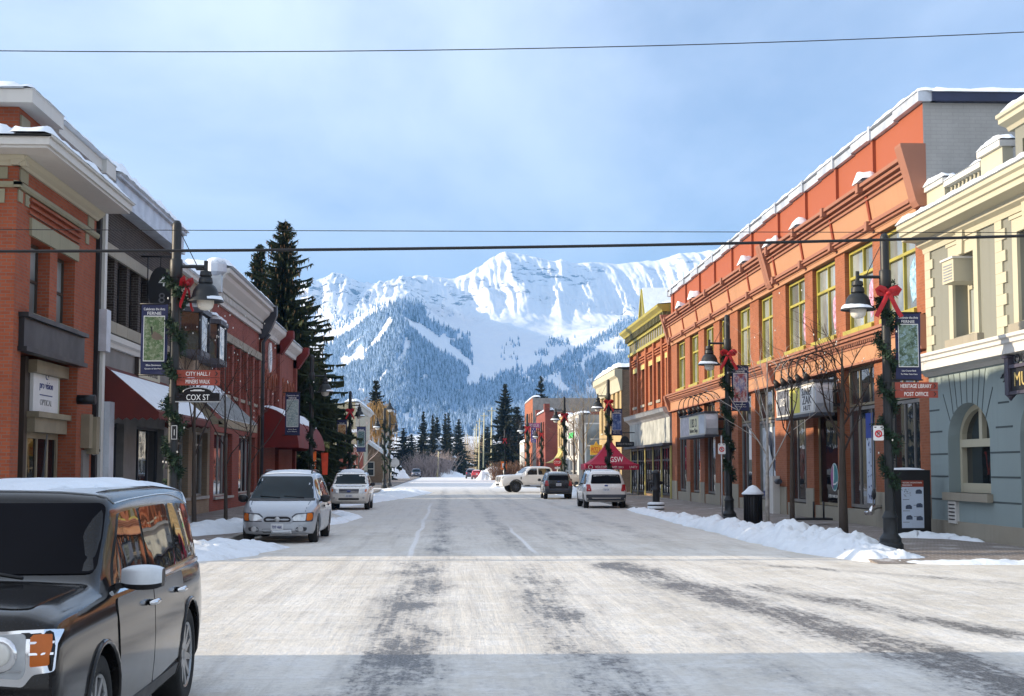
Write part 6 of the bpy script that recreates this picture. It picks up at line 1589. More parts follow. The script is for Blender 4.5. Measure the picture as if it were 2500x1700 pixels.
# ------------------------------------------------------------ generic sport utility shell used for the parked SUVs
def make_suv(label, L, W_, H, col, nose='tall', rearface=True, dirt=.5, rimm=None, cladding=False, plates='', snowh=.06, detail=True, blackrear=False, frontpl='', lens=True, zbelt=1.03):
    c = thing('parked_car', label, 'car', world=False)
    h = L / 2; k = H / 1.72
    zt = pchip([(-h, .95), (-h + .06, 1.12), (-h + .22, 1.42 * k), (-h + .42, 1.60 * k), (-h + .8, 1.67 * k), (0, 1.69 * k), (.45, 1.66 * k), (.65, 1.60 * k), (1.22, 1.16), (1.34, 1.10), (h - .5, 1.03), (h - .18, .97), (h - .05, .88), (h, .78)])
    zs = pchip([(-h, .86), (-h + .3, zbelt), (0, zbelt), (1.2, zbelt - .01), (1.5, zbelt - .02), (h - .3, .90), (h, .70)])
    zb = pchip([(-h, .48), (-h + .2, .36), (-h + .6, .28), (h - .7, .26), (h - .2, .30), (h, .40)])
    w_ = W_ / 2
    w = pchip([(-h, w_ * .87), (-h + .15, w_ * .96), (-h + .6, w_ * .99), (0, w_), (h - .8, w_ * .985), (h - .3, w_ * .95), (h - .1, w_ * .88), (h, w_ * .76)])
    wt = pchip([(-h, w_ * .70), (-h + .4, w_ * .72), (-1, w_ * .76), (.4, w_ * .76), (.7, w_ * .76), (1.2, w_ * .84), (1.5, w_ * .87), (h - .3, w_ * .80), (h, w_ * .66)])
    wf, wb = h - .93, -h + .98
    b = Body(stations(-h, h, (-h + .1, .65, 1.3, h - .1)), zb, zs, zt, w, wt, .02, ((wf, .42), (wb, .42)), .355)
    paint = carpaint(label.split(' ')[0] + '_suv_paint' + str(round(L, 1)), col, dirt, (.40, .36, .32), .1, .25, (.25, 1.0))
    b.me.materials.append(paint); link_obj('body', b.me, c)
    def P(name, poly, view, mt, off=.006, grid=.13, par=c): return b.patch(poly, view, off, grid).build(name, mt, par, sharp=40)
    zr = zt(.55)
    P('windshield', rpoly([(-w_ * .84, 1.14), (w_ * .84, 1.14), (w_ * .73, zr - .05), (-w_ * .73, zr - .05)], .06), 'F', M_['glassw'], .006)
    P('rear_window', rpoly([(-w_ * .72, 1.13), (w_ * .72, 1.13), (w_ * .64, 1.50 * k), (-w_ * .64, 1.50 * k)], .07), 'B', M_['glassd'], .008)
    tp = 1.535 * k
    for v, sx in (('L', -1), ('R', 1)):
        P('door', rpoly([(.08, .42), (.98, .42), (1.06, .6), (1.08, 1.0), (.08, 1.01)], .05), v, paint, .007)
        P('door', rpoly([(-.86, .44), (.06, .42), (.06, 1.01), (-.9, 1.02)], .05), v, paint, .007)
        P('side_window', rpoly([(.12, 1.08), (1.0, 1.07), (.9, 1.18), (.5, tp - .02), (.12, tp)], .05), v, M_['glassc'], .010)
        P('side_window', rpoly([(-.84, 1.08), (.04, 1.08), (.04, tp), (-.84, tp)], .05), v, M_['glassc'], .010)
        P('side_window', rpoly([(-h + .52, 1.12), (-.92, 1.08), (-.92, tp), (-h + .62, tp - .04)], .06), v, M_['glassc'], .010)
        P('sill_trim', [(-h + .1, .36), (h - .2, .33), (h - .2, .45), (-h + .1, .47)] if cladding else [(wb + .5, .32), (wf - .5, .31), (wf - .5, .38), (wb + .5, .39)], v, M_['darkmetal'], .010, .2)
        mirror(c, sx * w_ * .93, .95, 1.12, M_['black'], .2, .17, .12, None, .05)
        if detail:
            for yy in (.2, -.7):
                p, n = b.hit(v, yy, .93); q = MB(); q.tube([p + n * .01 + Vector((0, -.09, 0)), p + n * .04, p + n * .01 + Vector((0, .09, 0))], .014, 6); q.build('door_handle', paint, c)
        P('headlight', rpoly([(sx * w_ * .52, .74), (sx * w_ * .82, .73), (sx * w_ * .86, .93), (sx * w_ * .55, .92)][::sx], .03), 'F', M_['headglass'], .010, .06)
        P('turn_signal', rpoly([(sx * w_ * .76, .80), (sx * w_ * .85, .80), (sx * w_ * .86, .92), (sx * w_ * .77, .92)][::sx], .02), 'F', M_['amber'], .013, .06)
        P('fog_lamp', rpoly([(sx * w_ * .66, .50), (sx * w_ * .76, .50), (sx * w_ * .76, .58), (sx * w_ * .66, .58)][::sx], .03), 'F', M_['galv'], .010, .06)
        P('taillight', rpoly([(sx * w_ * .68, .78), (sx * w_ * .91, .78), (sx * w_ * .90, 1.10), (sx * w_ * .74, 1.10)][::sx], .04), 'B', M_['redlens'], .012, .06)
        for wy in (wf, wb): wheel(c, sx * (w_ - .03), wy, .36, .22, .23, 6, rim=rimm)
        if detail:
            pts = [b.hit('T', sx * w_ * .66, yy)[0] + Vector((0, 0, .06 if -h + .75 < yy < .2 else 0)) for yy in (-h + .6, -h + .8, -.6, .0, .15, .35)]
            q = MB(); q.tube(pts, .02, 6); q.build('roof_rail', M_['black'], c)
    gr = P('grille', rpoly([(-w_ * .47, .74), (w_ * .47, .74), (w_ * .49, .92), (-w_ * .49, .92)], .03), 'F', M_['navyblack'], .008, .08)
    q = MB()
    for z in (.78, .83, .88):
        p, n = b.hit('F', 0, z); p2, n2 = b.hit('F', w_ * .44, z)
        q.tube([Vector((-p2.x, p2.y, z)) + Vector((0, .012, 0)), p + Vector((0, .014, 0)), p2 + Vector((0, .012, 0))], .008, 5)
    q.build('grille_bar', M_['galv'], gr)
    q = MB(); p, n = b.hit('F', 0, .83); q.ball(p + Vector((0, .02, 0)), .10, .015, .045, 14, 6); q.build('badge', M_['ink'], gr)
    P('bumper_intake', rpoly([(-w_ * .5, .44), (w_ * .5, .44), (w_ * .5, .53), (-w_ * .5, .53)], .03), 'F', M_['black'], .008, .1)
    P('rear_bumper', rpoly([(-w_ * .88, .38), (w_ * .88, .38), (w_ * .93, .64), (-w_ * .93, .64)], .05), 'B', M_['darkmetal'] , .02, .1)
    if blackrear: P('tailgate', rpoly([(-w_ * .66, .62), (w_ * .66, .62), (w_ * .68, 1.12), (-w_ * .68, 1.12)], .06), 'B', M_['blackgloss'], .01, .1)
    P('tailgate_seam', rpoly([(-w_ * .66, .615), (w_ * .66, .615), (w_ * .66, .63), (-w_ * .66, .63)], .002), 'B', M_['darkmetal'], .004, .2)
    q = MB(); p, n = b.hit('B', 0, 1.04); q.ball(p + n * .012, .09, .014, .04, 14, 6); q.build('rear_badge', M_['ink'], c)
    if plates: plate(c, plates, b.hit('B', 0, .86)[0].y - .012, .86, -1)
    if frontpl: plate(c, frontpl, b.hit('F', 0, .63)[0].y + .015, .63, 1)
    if snowh: snowpatch(b, rpoly([(-w_ * .60, -h + .8), (w_ * .6, -h + .8), (w_ * .58, .4), (-w_ * .58, .4)], .15), snowh, int(L * 10)).build('roof_snow', SNOW, c)
    if snowh > .08: snowpatch(b, rpoly([(-w_ * .62, 1.45), (w_ * .62, 1.45), (w_ * .6, 1.75), (-w_ * .6, 1.7)], .06), .02, 3, .08).build('hood_snow', SNOW, c)
    return c
M_['navyblack'] = plain('grille_black', (.02, .025, .05), .4, bump=0)
es = make_suv('white compact SUV with a black grille and heaped roof snow behind the minivan', 4.44, 1.81, 1.70, (.74, .73, .70), dirt=.6, frontpl='AV3 40H', snowh=.10)
es.location = (-4.3, 67.8, 0); es.rotation_euler = (0, 0, PI)
ex = make_suv('white SUV seen from behind with dark rear window, parked by the right kerb', 5.0, 1.98, 1.78, (.72, .71, .70), dirt=.45, plates='CT8 51N', snowh=.02)
ex.location = (7.33, 70.2, 0)
fo_ = make_suv('small dark estate SUV with grey bumper parked ahead of the white SUV', 4.45, 1.74, 1.62, (.022, .028, .03), dirt=.45, plates='KR2 66W', snowh=.02, cladding=True, blackrear=True)
fo_.location = (6.69, 90.3, 0)
fs_ = make_suv('dark blue SUV far down the left side of the street', 4.7, 1.9, 1.78, (.02, .04, .10), dirt=.3, snowh=.0, frontpl='DD4 09S', detail=False)
fs_.location = (-5.9, 290, 0); fs_.rotation_euler = (0, 0, PI)
rc = make_suv('bright red hatchback parked far down the right side of the street', 4.1, 1.78, 1.52, (.55, .02, .03), dirt=.2, snowh=.05, plates='RR5 27P', detail=False)
rc.location = (5.0, 246, 0)
bc = make_suv('dark navy SUV parked beyond the red hatchback far down the street', 4.6, 1.86, 1.74, (.015, .02, .06), dirt=.3, snowh=.02, plates='BW1 84C', detail=False)
bc.location = (4.3, 262, 0)
dk = make_suv('black vehicle mostly hidden behind the white pickup truck', 4.6, 1.86, 1.74, (.012, .012, .014), dirt=.3, snowh=.02, plates='GN6 30T', detail=False)
dk.location = (8.6, 150, 0); dk.rotation_euler = (0, 0, 1.3)

# ------------------------------------------------------------ white pickup turning in from the cross street
def make_pickup():
    c = thing('pickup_truck', 'white crew cab pickup truck turning out of the far cross street', 'pickup truck', world=False)
    paint = carpaint('pickup_white', (.80, .79, .78), .5, (.42, .38, .33), 0, .28, (.4, 1.25))
    zt = pchip([(-3.1, 1.30), (-3.02, 1.37), (-1.1, 1.37), (-1.04, 1.40), (-.98, 1.75), (-.85, 1.90), (-.2, 1.96), (.6, 1.95), (.85, 1.88), (1.45, 1.42), (1.6, 1.36), (2.5, 1.32), (3.0, 1.26), (3.1, 1.10)])
    zs = pchip([(-3.1, 1.2), (-1.1, 1.28), (1.4, 1.28), (2.6, 1.22), (3.1, 1.0)])
    zb = pchip([(-3.1, .62), (-2.6, .56), (2.4, .54), (3.0, .42), (3.1, .45)])
    w = pchip([(-3.1, .96), (-2.9, 1.0), (2.4, 1.01), (2.9, .98), (3.1, .90)])
    wt = pchip([(-3.1, .92), (-1.15, .94), (-.95, .80), (.6, .80), (.9, .82), (1.5, .92), (3.0, .90), (3.1, .84)])
    b = Body(stations(-3.1, 3.1, (-1.02, .85, 1.5, 3.05)), zb, zs, zt, w, wt, .02, ((1.95, .53), (-2.1, .53)), .42)
    b.me.materials.append(paint); link_obj('body', b.me, c)
    def P(name, poly, view, mt, off=.008, grid=.15, par=c): return b.patch(poly, view, off, grid).build(name, mt, par, sharp=40)
    P('windshield', rpoly([(-.84, 1.44), (.84, 1.44), (.76, 1.86), (-.76, 1.86)], .06), 'F', M_['glassc'])
    P('rear_window', rpoly([(-.72, 1.45), (.72, 1.45), (.68, 1.8), (-.68, 1.8)], .06), 'B', M_['glassd'])
    for v, sx in (('L', -1), ('R', 1)):
        P('door', rpoly([(.22, .62), (1.3, .62), (1.36, 1.27), (.22, 1.27)], .05), v, paint); P('door', rpoly([(-.92, .62), (.2, .62), (.2, 1.27), (-.96, 1.27)], .05), v, paint)
        P('side_window', rpoly([(.26, 1.34), (1.28, 1.33), (1.1, 1.5), (.72, 1.8), (.26, 1.82)], .05), v, M_['glassc'], .011); P('side_window', rpoly([(-.84, 1.34), (.16, 1.34), (.16, 1.82), (-.8, 1.80)], .05), v, M_['glassc'], .011)
        mirror(c, sx * .96, 1.2, 1.42, M_['signwhite'], .2, .32, .16, None, .12)
        P('headlight', rpoly([(sx * .66, .92), (sx * .90, .90), (sx * .92, 1.16), (sx * .66, 1.16)][::sx], .03), 'F', M_['headglass'], .014, .08)
        P('fender_vent', rpoly([(1.52, 1.0), (1.6, 1.0), (1.6, 1.18), (1.52, 1.18)], .01), v, M_['black'], .012, .1)
        P('taillight', rpoly([(sx * .80, .85), (sx * .95, .85), (sx * .95, 1.22), (sx * .80, 1.22)][::sx], .02), 'B', M_['redlens'], .012)
        for wy in (1.95, -2.1):
            wheel(c, sx * .98, wy, .425, .25, .28, 8, rim=M_['darkmetal'])
            q = MB(); pts = []
            for a in range(-1, 16):
                an = a * PI / 14; h, n = b.hit(v, wy + .55 * math.cos(an), .42 + .55 * math.sin(an)); pts.append(h + n * .004)
            q.tube(pts, .03, 6); q.build('arch_lip', M_['darkmetal'], c)
        q = MB(); q.box(sx * .8 - .12 if sx > 0 else -.92, -1.0, .42, sx * .8 + .12 if sx > 0 else -.68, 1.3, .5); q.build('running_board', M_['black'], c)
    gr = P('grille', rpoly([(-.64, .84), (.64, .84), (.64, 1.20), (-.64, 1.20)], .03), 'F', M_['signwhite'], .012, .1)
    q = MB()
    for z in (.88, .97, 1.06, 1.15):
        h, n = b.hit('F', 0, z); q.box(-.6, h.y, z - .026, .6, h.y + .03, z + .026)
    q.build('grille_slot', M_['black'], gr)
    P('bumper', rpoly([(-.92, .48), (.92, .48), (.94, .76), (-.94, .76)], .05), 'F', M_['signwhite'], .05, .1)
    P('bumper_intake', rpoly([(-.5, .52), (.5, .52), (.5, .64), (-.5, .64)], .03), 'F', M_['black'], .06, .1)
    q = MB(); q.box(-.78, -2.95, 1.375, .78, -1.2, 1.392); q.build('bed_cover', M_['black'], c)
    return c
pk = make_pickup(); 
pk.location = (7.0, 114.3, 0); pk.rotation_euler = (0, 0, PI / 2 + R(13))
# ================================================================== STREET FURNITURE
def garland_mesh(z0, z1, rad, seed, fuzz=.145, turns=5.0, n=1500):
    rr = random.Random(seed); q = MB()
    for i in range(n):
        t = i / n; a = t * turns * 2 * PI; z = z1 + (z0 - z1) * t
        thick = .075 + .035 * math.sin(a * 2.3 + seed)
        c = Vector((math.cos(a) * rad, math.sin(a) * rad, z)) + Vector((rr.gauss(0, thick * .6), rr.gauss(0, thick * .6), rr.gauss(0, thick * .8)))
        d = Vector((rr.gauss(0, 1), rr.gauss(0, 1), rr.gauss(-.2, .8))).normalized(); s = Vector((rr.gauss(0, 1), rr.gauss(0, 1), rr.gauss(0, 1))).cross(d).normalized()
        L = fuzz * rr.uniform(.6, 1.2)
        q.add([c - s * .022, c + s * .022, c + d * L], [(0, 1, 2)])
        q.add([c, c + d * L * .5 + s * L * .5, c + d * L * .62 + s * L * .34], [(0, 1, 2)])
        q.add([c, c + d * L * .5 - s * L * .5, c + d * L * .62 - s * L * .34], [(0, 1, 2)])
    return q
NEEDLE = plain('garland_needles', (.018, .042, .022), .8, var=.5, vs=9, bump=0)
POSTPAINT = plain('black_green_post', (.014, .017, .02), .45)
def make_post():
    p = thing('street_lamp', 'x', 'street lamp', world=False)
    q = MB(); q.lathe([(.0, 0), (.27, 0), (.27, .10), (.23, .14), (.23, .22), (.17, .30), (.15, .34), (.15, .62), (.17, .66), (.13, .74), (.105, .80)], n=16); q.build('base', POSTPAINT, p, sharp=35)
    q = MB(); q.lathe([(.105, .79), (.10, 2), (.098, 5.2), (.098, 6.58), (.09, 6.66), (.05, 6.72), (0, 6.73)], n=14); q.build('pole', POSTPAINT, p, sharp=50)
    q = MB(); q.lathe([(.115, 5.55), (.13, 5.58), (.13, 5.9), (.115, 5.93)], n=14); q.tube([(0, 0, 5.78), (.60, 0, 5.78)], .035, 8); q.tube([(.09, 0, 6.45), (.42, 0, 5.80)], .009, 5); q.tube([(.60, 0, 5.90), (.60, 0, 5.55)], .042, 8); q.build('arm', POSTPAINT, p, sharp=40)
    q = MB(); q.lathe([(.05, 5.70), (.11, 5.68), (.125, 5.60), (.10, 5.57), (.13, 5.55), (.15, 5.45), (.13, 5.43), (.20, 5.37), (.25, 5.28), (.275, 5.17), (.365, 5.08), (.37, 5.06), (.27, 5.08), (.17, 5.10)], (.60, 0, 0), n=22); s = q.build('lamp_shade', POSTPAINT, p, sharp=40)
    q = MB(); q.lathe([(.175, 5.10), (.175, 5.03), (.155, 4.95), (.10, 4.90), (0, 4.88)], (.60, 0, 0), n=16); q.build('globe', M_['lampglass'], s)
    q = MB(); rows = []
    for i in range(13):
        a = -PI * .42 + PI * 1.15 * i / 12; row = []
        for j in range(5):
            t = j / 4; r = .27 + .095 * t; hh = .012 + .045 * math.sin(PI * t) * math.sin(PI * i / 12) * (1 + .6 * noise.noise(Vector((i * .7, j, 1))))
            row.append((.60 + r * math.cos(a), r * math.sin(a), 5.155 - .075 * t + hh))
        rows.append(row)
    q.grid(rows); q.build('shade_snow', SNOW, s)
    return p
def make_bow():
    b = thing('ribbon_bow', 'x', 'bow', world=False)
    def strip(pts, wd, nm):
        q = MB(); rows = []
        for i, p in enumerate(pts):
            a = Vector(pts[max(0, i - 1)]); c = Vector(pts[min(len(pts) - 1, i + 1)]); d = (c - a); s = Vector((-d.z, 0, d.x)).normalized() * wd
            w = 1 - .0 * i
            rows.append([Vector(p) + s, Vector(p) + s * .3 + Vector((0, -.015, 0)), Vector(p) - s * .3 + Vector((0, -.015, 0)), Vector(p) - s])
        q.grid(rows); o = q.build(nm, M_['bow'], b); return o
    for sx in (-1, 1):
        strip([(sx * .02, -.02, .01), (sx * .09, -.06, .07), (sx * .18, -.09, .10), (sx * .235, -.06, .06), (sx * .20, .0, .0), (sx * .10, -.01, -.01), (sx * .02, -.02, 0)], .062, 'loop')
        strip([(sx * .02, -.04, -.02), (sx * .07, -.07, -.14), (sx * .14, -.05, -.28), (sx * .23, -.04, -.44), (sx * .27, -.06, -.52)], .05, 'tail')
    q = MB(); q.ball((0, -.06, 0), .06, .05, .055, 10, 6); q.build('knot', M_['bow'], b)
    return b
lamp0 = make_post(); bow0 = make_bow()
gar0 = thing('garland', 'x', 'garland', world=False); garland_mesh(1.3, 5.6, .125, 1).build('sprigs', NEEDLE, gar0, recalc=False)
q = MB()
rr = random.Random(4)
for i in range(8):
    a = rr.random() * 6.28; z = rr.uniform(1.4, 5.4); q.ball((math.cos(a) * .22, math.sin(a) * .22, z), .018, .018, .025, 6, 4)
q.split('bulb', M_['lampglass'], gar0)
POSTS = [  # x, y, arm towards +x?, garland, bow, words that single it out
 (9.38, 31.0, -1, 1, 1, 'nearest right hand post behind the tall snow heap'), (9.2, 47.9, -1, 1, 1, 'post beside the snow topped litter bin'),
 (9.17, 83.4, -1, 1, 1, 'post in front of the crimson tent'), (8.3, 104, -1, 1, 1, 'post beside the red STOP sign'),
 (7.5, 137, -1, 1, 1, 'post left of the theatre sign'), (10.4, 162, -1, 1, 1, 'post in front of the dark red theatre side wall'), (7.6, 193, -1, 1, 1, 'furthest right post in front of the big roadside spruce'),
 (-5.5, 30.0, 1, 1, 1, 'nearest left hand post carrying the COX ST plate'), (-6.0, 65.8, 1, 1, 0, 'post in front of the barrel awning'), (-6.3, 96.8, 1, 1, 1, 'post beyond the white SUV on the left'),
 (-5.2, 124, -1, 1, 0, 'left of the far pair by the snowy crossing'), (-5.35, 139, 1, 1, 0, 'right of the far pair, with an extra top lamp')]
for i, (x, y, sd, gl, bw, words_) in enumerate(POSTS):
    z = .15; rot = 0 if sd > 0 else PI
    lb = 'black street lamp with bell shade, ' + words_
    if i == 0: p = lamp0; p.location = (x, y, z); p.rotation_euler = (0, 0, rot); p['label'] = lb; p['group'] = 'street lamps along the pavements'
    else: p = copy_tree(lamp0, (x, y, z), rot, lb, 'street lamps along the pavements')
    if gl:
        lb = 'evergreen garland wound round the ' + words_.replace('nearest ', 'nearest ')
        if i == 0: gar0.location = (x, y, z); gar0['label'] = lb; gar0['group'] = 'garlands on the street lamps'
        else: copy_tree(gar0, (x, y, z), i * 1.3, lb, 'garlands on the street lamps')
    if bw:
        lb = 'red ribbon bow tied to the ' + words_
        l = (x + (0.0 if i != 7 else .17), y - (.16 if i != 7 else -.02), z + 5.42)
        if i == 0: bow0.location = l; bow0['label'] = lb; bow0['group'] = 'red bows on the street lamps'
        else: copy_tree(bow0, l, 0 if i != 7 else 1.25, lb, 'red bows on the street lamps')
# the extra top lamp of the far double post
tl = thing('top_lamp', 'second bell lamp mounted high on the furthest left lamp post', 'lamp', (-5.35, 139, 6.8), world=False)
q = MB(); q.lathe([(.04, 1.5), (.06, 1.2), (.14, 1.1), (.16, .9), (.30, .7), (.50, .55), (.51, .53), (.2, .55)], n=14); q.tube([(0, 0, 0), (0, 0, .8)], .06, 8); q.build('shade', POSTPAINT, tl)
q = MB(); q.lathe([(.24, .55), (.2, .40), (.1, .3), (0, .28)], n=12); q.build('globe', M_['lampglass'], tl)

# banners on the posts
def art(name, stops, sc, seed, stretch=(1, 1, 1)):
    t = NT(name); o = t.map(t.obj(), stretch, (seed, seed * .7, seed * .3))
    n = t.noise(o, sc, 6, .65, .6); n2 = t.noise(o, sc * 3.1, 4, .7)
    c = t.mix(t.ramp(n, .42, .6), stops[0], stops[1]); c = t.mix(t.ramp(n2, .48, .62), c, stops[2]); c = t.mix(t.ramp(n2, .30, .40, 1, 0), c, stops[3])
    return t.fin(c, .7)
GOOSE = art('marsh_photo_print', ((.07, .13, .045), (.14, .18, .09), (.26, .29, .19), (.02, .025, .02)), 6, 2)
ARTS = [art('painted_woodland', ((.05, .09, .05), (.16, .24, .18), (.25, .36, .40), (.02, .03, .02)), 5, 7), art('painted_peaks', ((.30, .06, .05), (.18, .20, .34), (.5, .42, .42), (.05, .03, .08)), 4, 11, (1, 1, .6)),
        art('painted_night', ((.02, .05, .18), (.05, .10, .28), (.18, .26, .42), (.01, .02, .06)), 3, 15), art('painted_shore', ((.20, .28, .30), (.30, .38, .36), (.5, .56, .55), (.08, .10, .09)), 4, 21, (1, 1, 3)),
        art('painted_autumn', ((.35, .12, .04), (.5, .33, .12), (.6, .45, .28), (.06, .03, .04)), 5, 27), art('painted_dusk', ((.03, .06, .07), (.06, .11, .12), (.14, .2, .2), (.01, .02, .02)), 5, 31)]
def banner(label, x0, x1, y, z0, z1, pic, l1='', l2='', big=True):
    b = thing('street_banner', label, 'banner', ((x0 + x1) / 2, y, z0), 'navy arts banners on the lamp posts')
    W = x1 - x0; H_ = z1 - z0; cx = (x0 + x1) / 2
    q = MB(); rows = []
    for i in range(9):
        z = z1 - H_ * i / 8
        rows.append([(x0 + W * j / 4, y + .02 * math.sin(i * .9 + j), z) for j in range(5)])
    q.grid(rows); q.add([(x0, y + .012, z1), (x1, y + .012, z1), (x1, y + .03, z0), (x0, y + .03, z0)], [(0, 1, 2, 3)])
    q.build('cloth', M_['navy'], b, recalc=False)
    f = Fr((0, y - .022, 0), (1, 0, 0), (0, -1, 0))
    q = MB(); f.box(q, x0 + W * .12, x1 - W * .12, z0 + H_ * .2, z1 - H_ * .18, -.004, .001); q.build('picture', pic, b)
    q = MB()
    for a0, a1, c0, c1 in ((.10, .12, .19, .83), (.88, .90, .19, .83), (.12, .88, .19, .20), (.12, .88, .82, .83)): f.box(q, x0 + W * a0, x0 + W * a1, z0 + H_ * c0, z0 + H_ * c1, -.004, .003)
    q.build('picture_border', M_['textw'], b)
    letter(b, 'FERNIE', M_['textw'], f.p(cx, z1 - H_ * .135, .004), (1, 0, 0), ZUP, h=H_ * .042, w=W * .52)
    if big:
        letter(b, 'Celebrate the Arts', M_['textw'], f.p(cx, z1 - H_ * .075, .004), (1, 0, 0), ZUP, h=H_ * .036, w=W * .8)
        letter(b, l1, M_['textw'], f.p(cx, z0 + H_ * .135, .004), (1, 0, 0), ZUP, h=H_ * .024, w=W * .56); letter(b, l2, M_['textw'], f.p(cx, z0 + H_ * .085, .004), (1, 0, 0), ZUP, h=H_ * .022, w=W * .66)
    q = MB()
    for z in (z1, z0): q.tube([(min(x0, x1) - .12, y, z), (max(x0, x1) + .03, y, z)] if label.find('goose') < 0 else [(x0 - .03, y, z), (x1 + .12, y, z)], .018, 6)
    q.build('banner_rod', M_['black'], b)
    return b
gb = banner('navy FERNIE banner with a wading goose picture on the near left post', -6.17, -5.64, 29.95, 3.72, 5.16, GOOSE, 'Elise Simmons', 'Queen of the Pond')
fg = Fr((0, 29.926, 0), (1, 0, 0), (0, -1, 0))
q = MB(); fg.cut(q, [(-5.96, 4.52), (-5.90, 4.60), (-5.80, 4.55), (-5.72, 4.47), (-5.75, 4.44), (-5.86, 4.42), (-5.94, 4.46)], -.001, .002); q.build('bird_body', plain('goose_brown', (.16, .12, .09), .7, bump=0), gb)
q = MB(); fg.cut(q, [(-5.955, 4.52), (-5.935, 4.55), (-5.94, 4.66), (-5.955, 4.70), (-5.98, 4.69), (-5.965, 4.65)], -.001, .003); q.build('bird_neck', M_['black'], gb)
banner('navy FERNIE banner with a dark green forest picture on the near right post', 9.56, 10.10, 30.95, 3.72, 5.16, ARTS[0], 'Lisa Cramer Barb', 'To Make Take Care')
banner('navy FERNIE banner with red and violet peaks on the second right post', 9.32, 9.88, 47.85, 3.72, 5.2, ARTS[1], 'Sean Wilson', 'Resting Sun')
banner('navy banner with a deep blue night picture before the crimson tent', 9.33, 9.95, 83.35, 3.7, 5.2, ARTS[2], 'Kim Parr', 'Blue Hour')
banner('navy banner with a pale shore picture in front of the barrel awning', -7.15, -6.5, 65.75, 3.3, 5.2, ARTS[3], 'Ann Roe', 'Low Water', True)
banner('navy banner with an orange autumn picture beyond the white SUV', -7.15, -6.5, 96.7, 3.2, 5.0, ARTS[4], big=False)
banner('navy banner with a dark dusk picture on the far left post', -7.5, -6.75, 123.9, 3.2, 5.3, ARTS[5], big=False)
# finger signs and street plate
def fingers(label, x0, x1, y, z0, z1, lines, parent_name='direction_sign'):
    s = thing(parent_name, label, 'sign', ((x0 + x1) / 2, y, z0)); f = Fr((0, y, 0), (1, 0, 0), (0, -1, 0)); n = len(lines); hh = (z1 - z0) / n
    for k, tx in enumerate(lines):
        zb = z1 - hh * (k + 1)
        q = MB(); f.box(q, x0, x1, zb + .006, zb + hh - .006, -.012, .012); bo = q.build('board', M_['signred'], s)
        letter(bo, tx, M_['textw'], f.p(x0 + (x1 - x0) * .49, zb + hh * .5, .013), (1, 0, 0), ZUP, h=hh * .5, w=(x1 - x0) * (.72 if len(tx) > 13 else .56))
        q = MB(); cx = x1 - .07; f.cut(q, [(cx - .03, zb + hh * .78), (cx - .012, zb + hh * .8), (cx + .03, zb + hh * .5), (cx - .012, zb + hh * .2), (cx - .03, zb + hh * .24), (cx + .004, zb + hh * .5)], .012, .016); q.build('arrow', M_['textk'], bo)
    q = MB(); f.box(q, x0 - .25, x0 + .1, z1 - .0, z1 + .025, -.02, .0); q.build('bracket', M_['black'], s)
fingers('red brown finger boards CITY HALL and MINERS WALK on the near left post', -5.42, -4.56, 29.86, 3.50, 3.82, ['CITY HALL /', 'MINERS WALK'])
fingers('red brown finger boards HERITAGE LIBRARY and POST OFFICE on the near right post', 9.50, 10.42, 30.86, 3.33, 3.67, ['HERITAGE LIBRARY', 'POST OFFICE'])
cx_ = thing('street_sign', 'black arched street plate lettered COX ST on the near left post', 'street sign', (-5.0, 29.85, 3.2)); f = Fr((0, 29.85, 0), (1, 0, 0), (0, -1, 0))
q = MB(); f.cut(q, [(-5.42, 3.19), (-4.56, 3.19), (-4.56, 3.35), (-4.72, 3.36)] + [(-5.0 + .29 * math.cos(a * PI / 10), 3.355 + .10 * math.sin(a * PI / 10)) for a in range(11)] + [(-5.3, 3.36), (-5.42, 3.35)], -.015, .015); q.build('plate', M_['blackgloss'], cx_)
q = MB(); f.box(q, -5.44, -4.54, 3.165, 3.188, -.02, .02); q.tube([f.p(-5.0 + .29 * math.cos(a * PI / 10), 3.365 + .10 * math.sin(a * PI / 10), .0) for a in range(11)], .012, 6); q.build('plate_rim', M_['galv'], cx_)
letter(cx_, 'COX ST', M_['textw'], f.p(-4.99, 3.265, .016), (1, 0, 0), ZUP, h=.115, w=.46)
q = MB(); f.box(q, -5.14, -4.86, 3.39, 3.405, .015, .018); f.box(q, -5.08, -4.92, 3.41, 3.42, .015, .018); q.build('scroll_mark', M_['textw'], cx_)
sm_ = thing('small_sign', 'small black tag with a white outline below the COX ST plate', 'sign', (-5.45, 29.8, 2.6)); f = Fr((0, 29.8, 0), (1, 0, 0), (0, -1, 0))
q = MB(); f.box(q, -5.5, -5.38, 2.42, 2.70, -.01, .01); q.build('tag', M_['black'], sm_); q = MB()
for a, b_, c, d in ((-5.495, -5.385, 2.69, 2.698), (-5.495, -5.385, 2.422, 2.43), (-5.495, -5.487, 2.43, 2.69), (-5.393, -5.385, 2.43, 2.69), (-5.445, -5.435, 2.5, 2.62)): f.box(q, a, b_, c, d, .01, .013)
q.build('outline', M_['textw'], sm_)
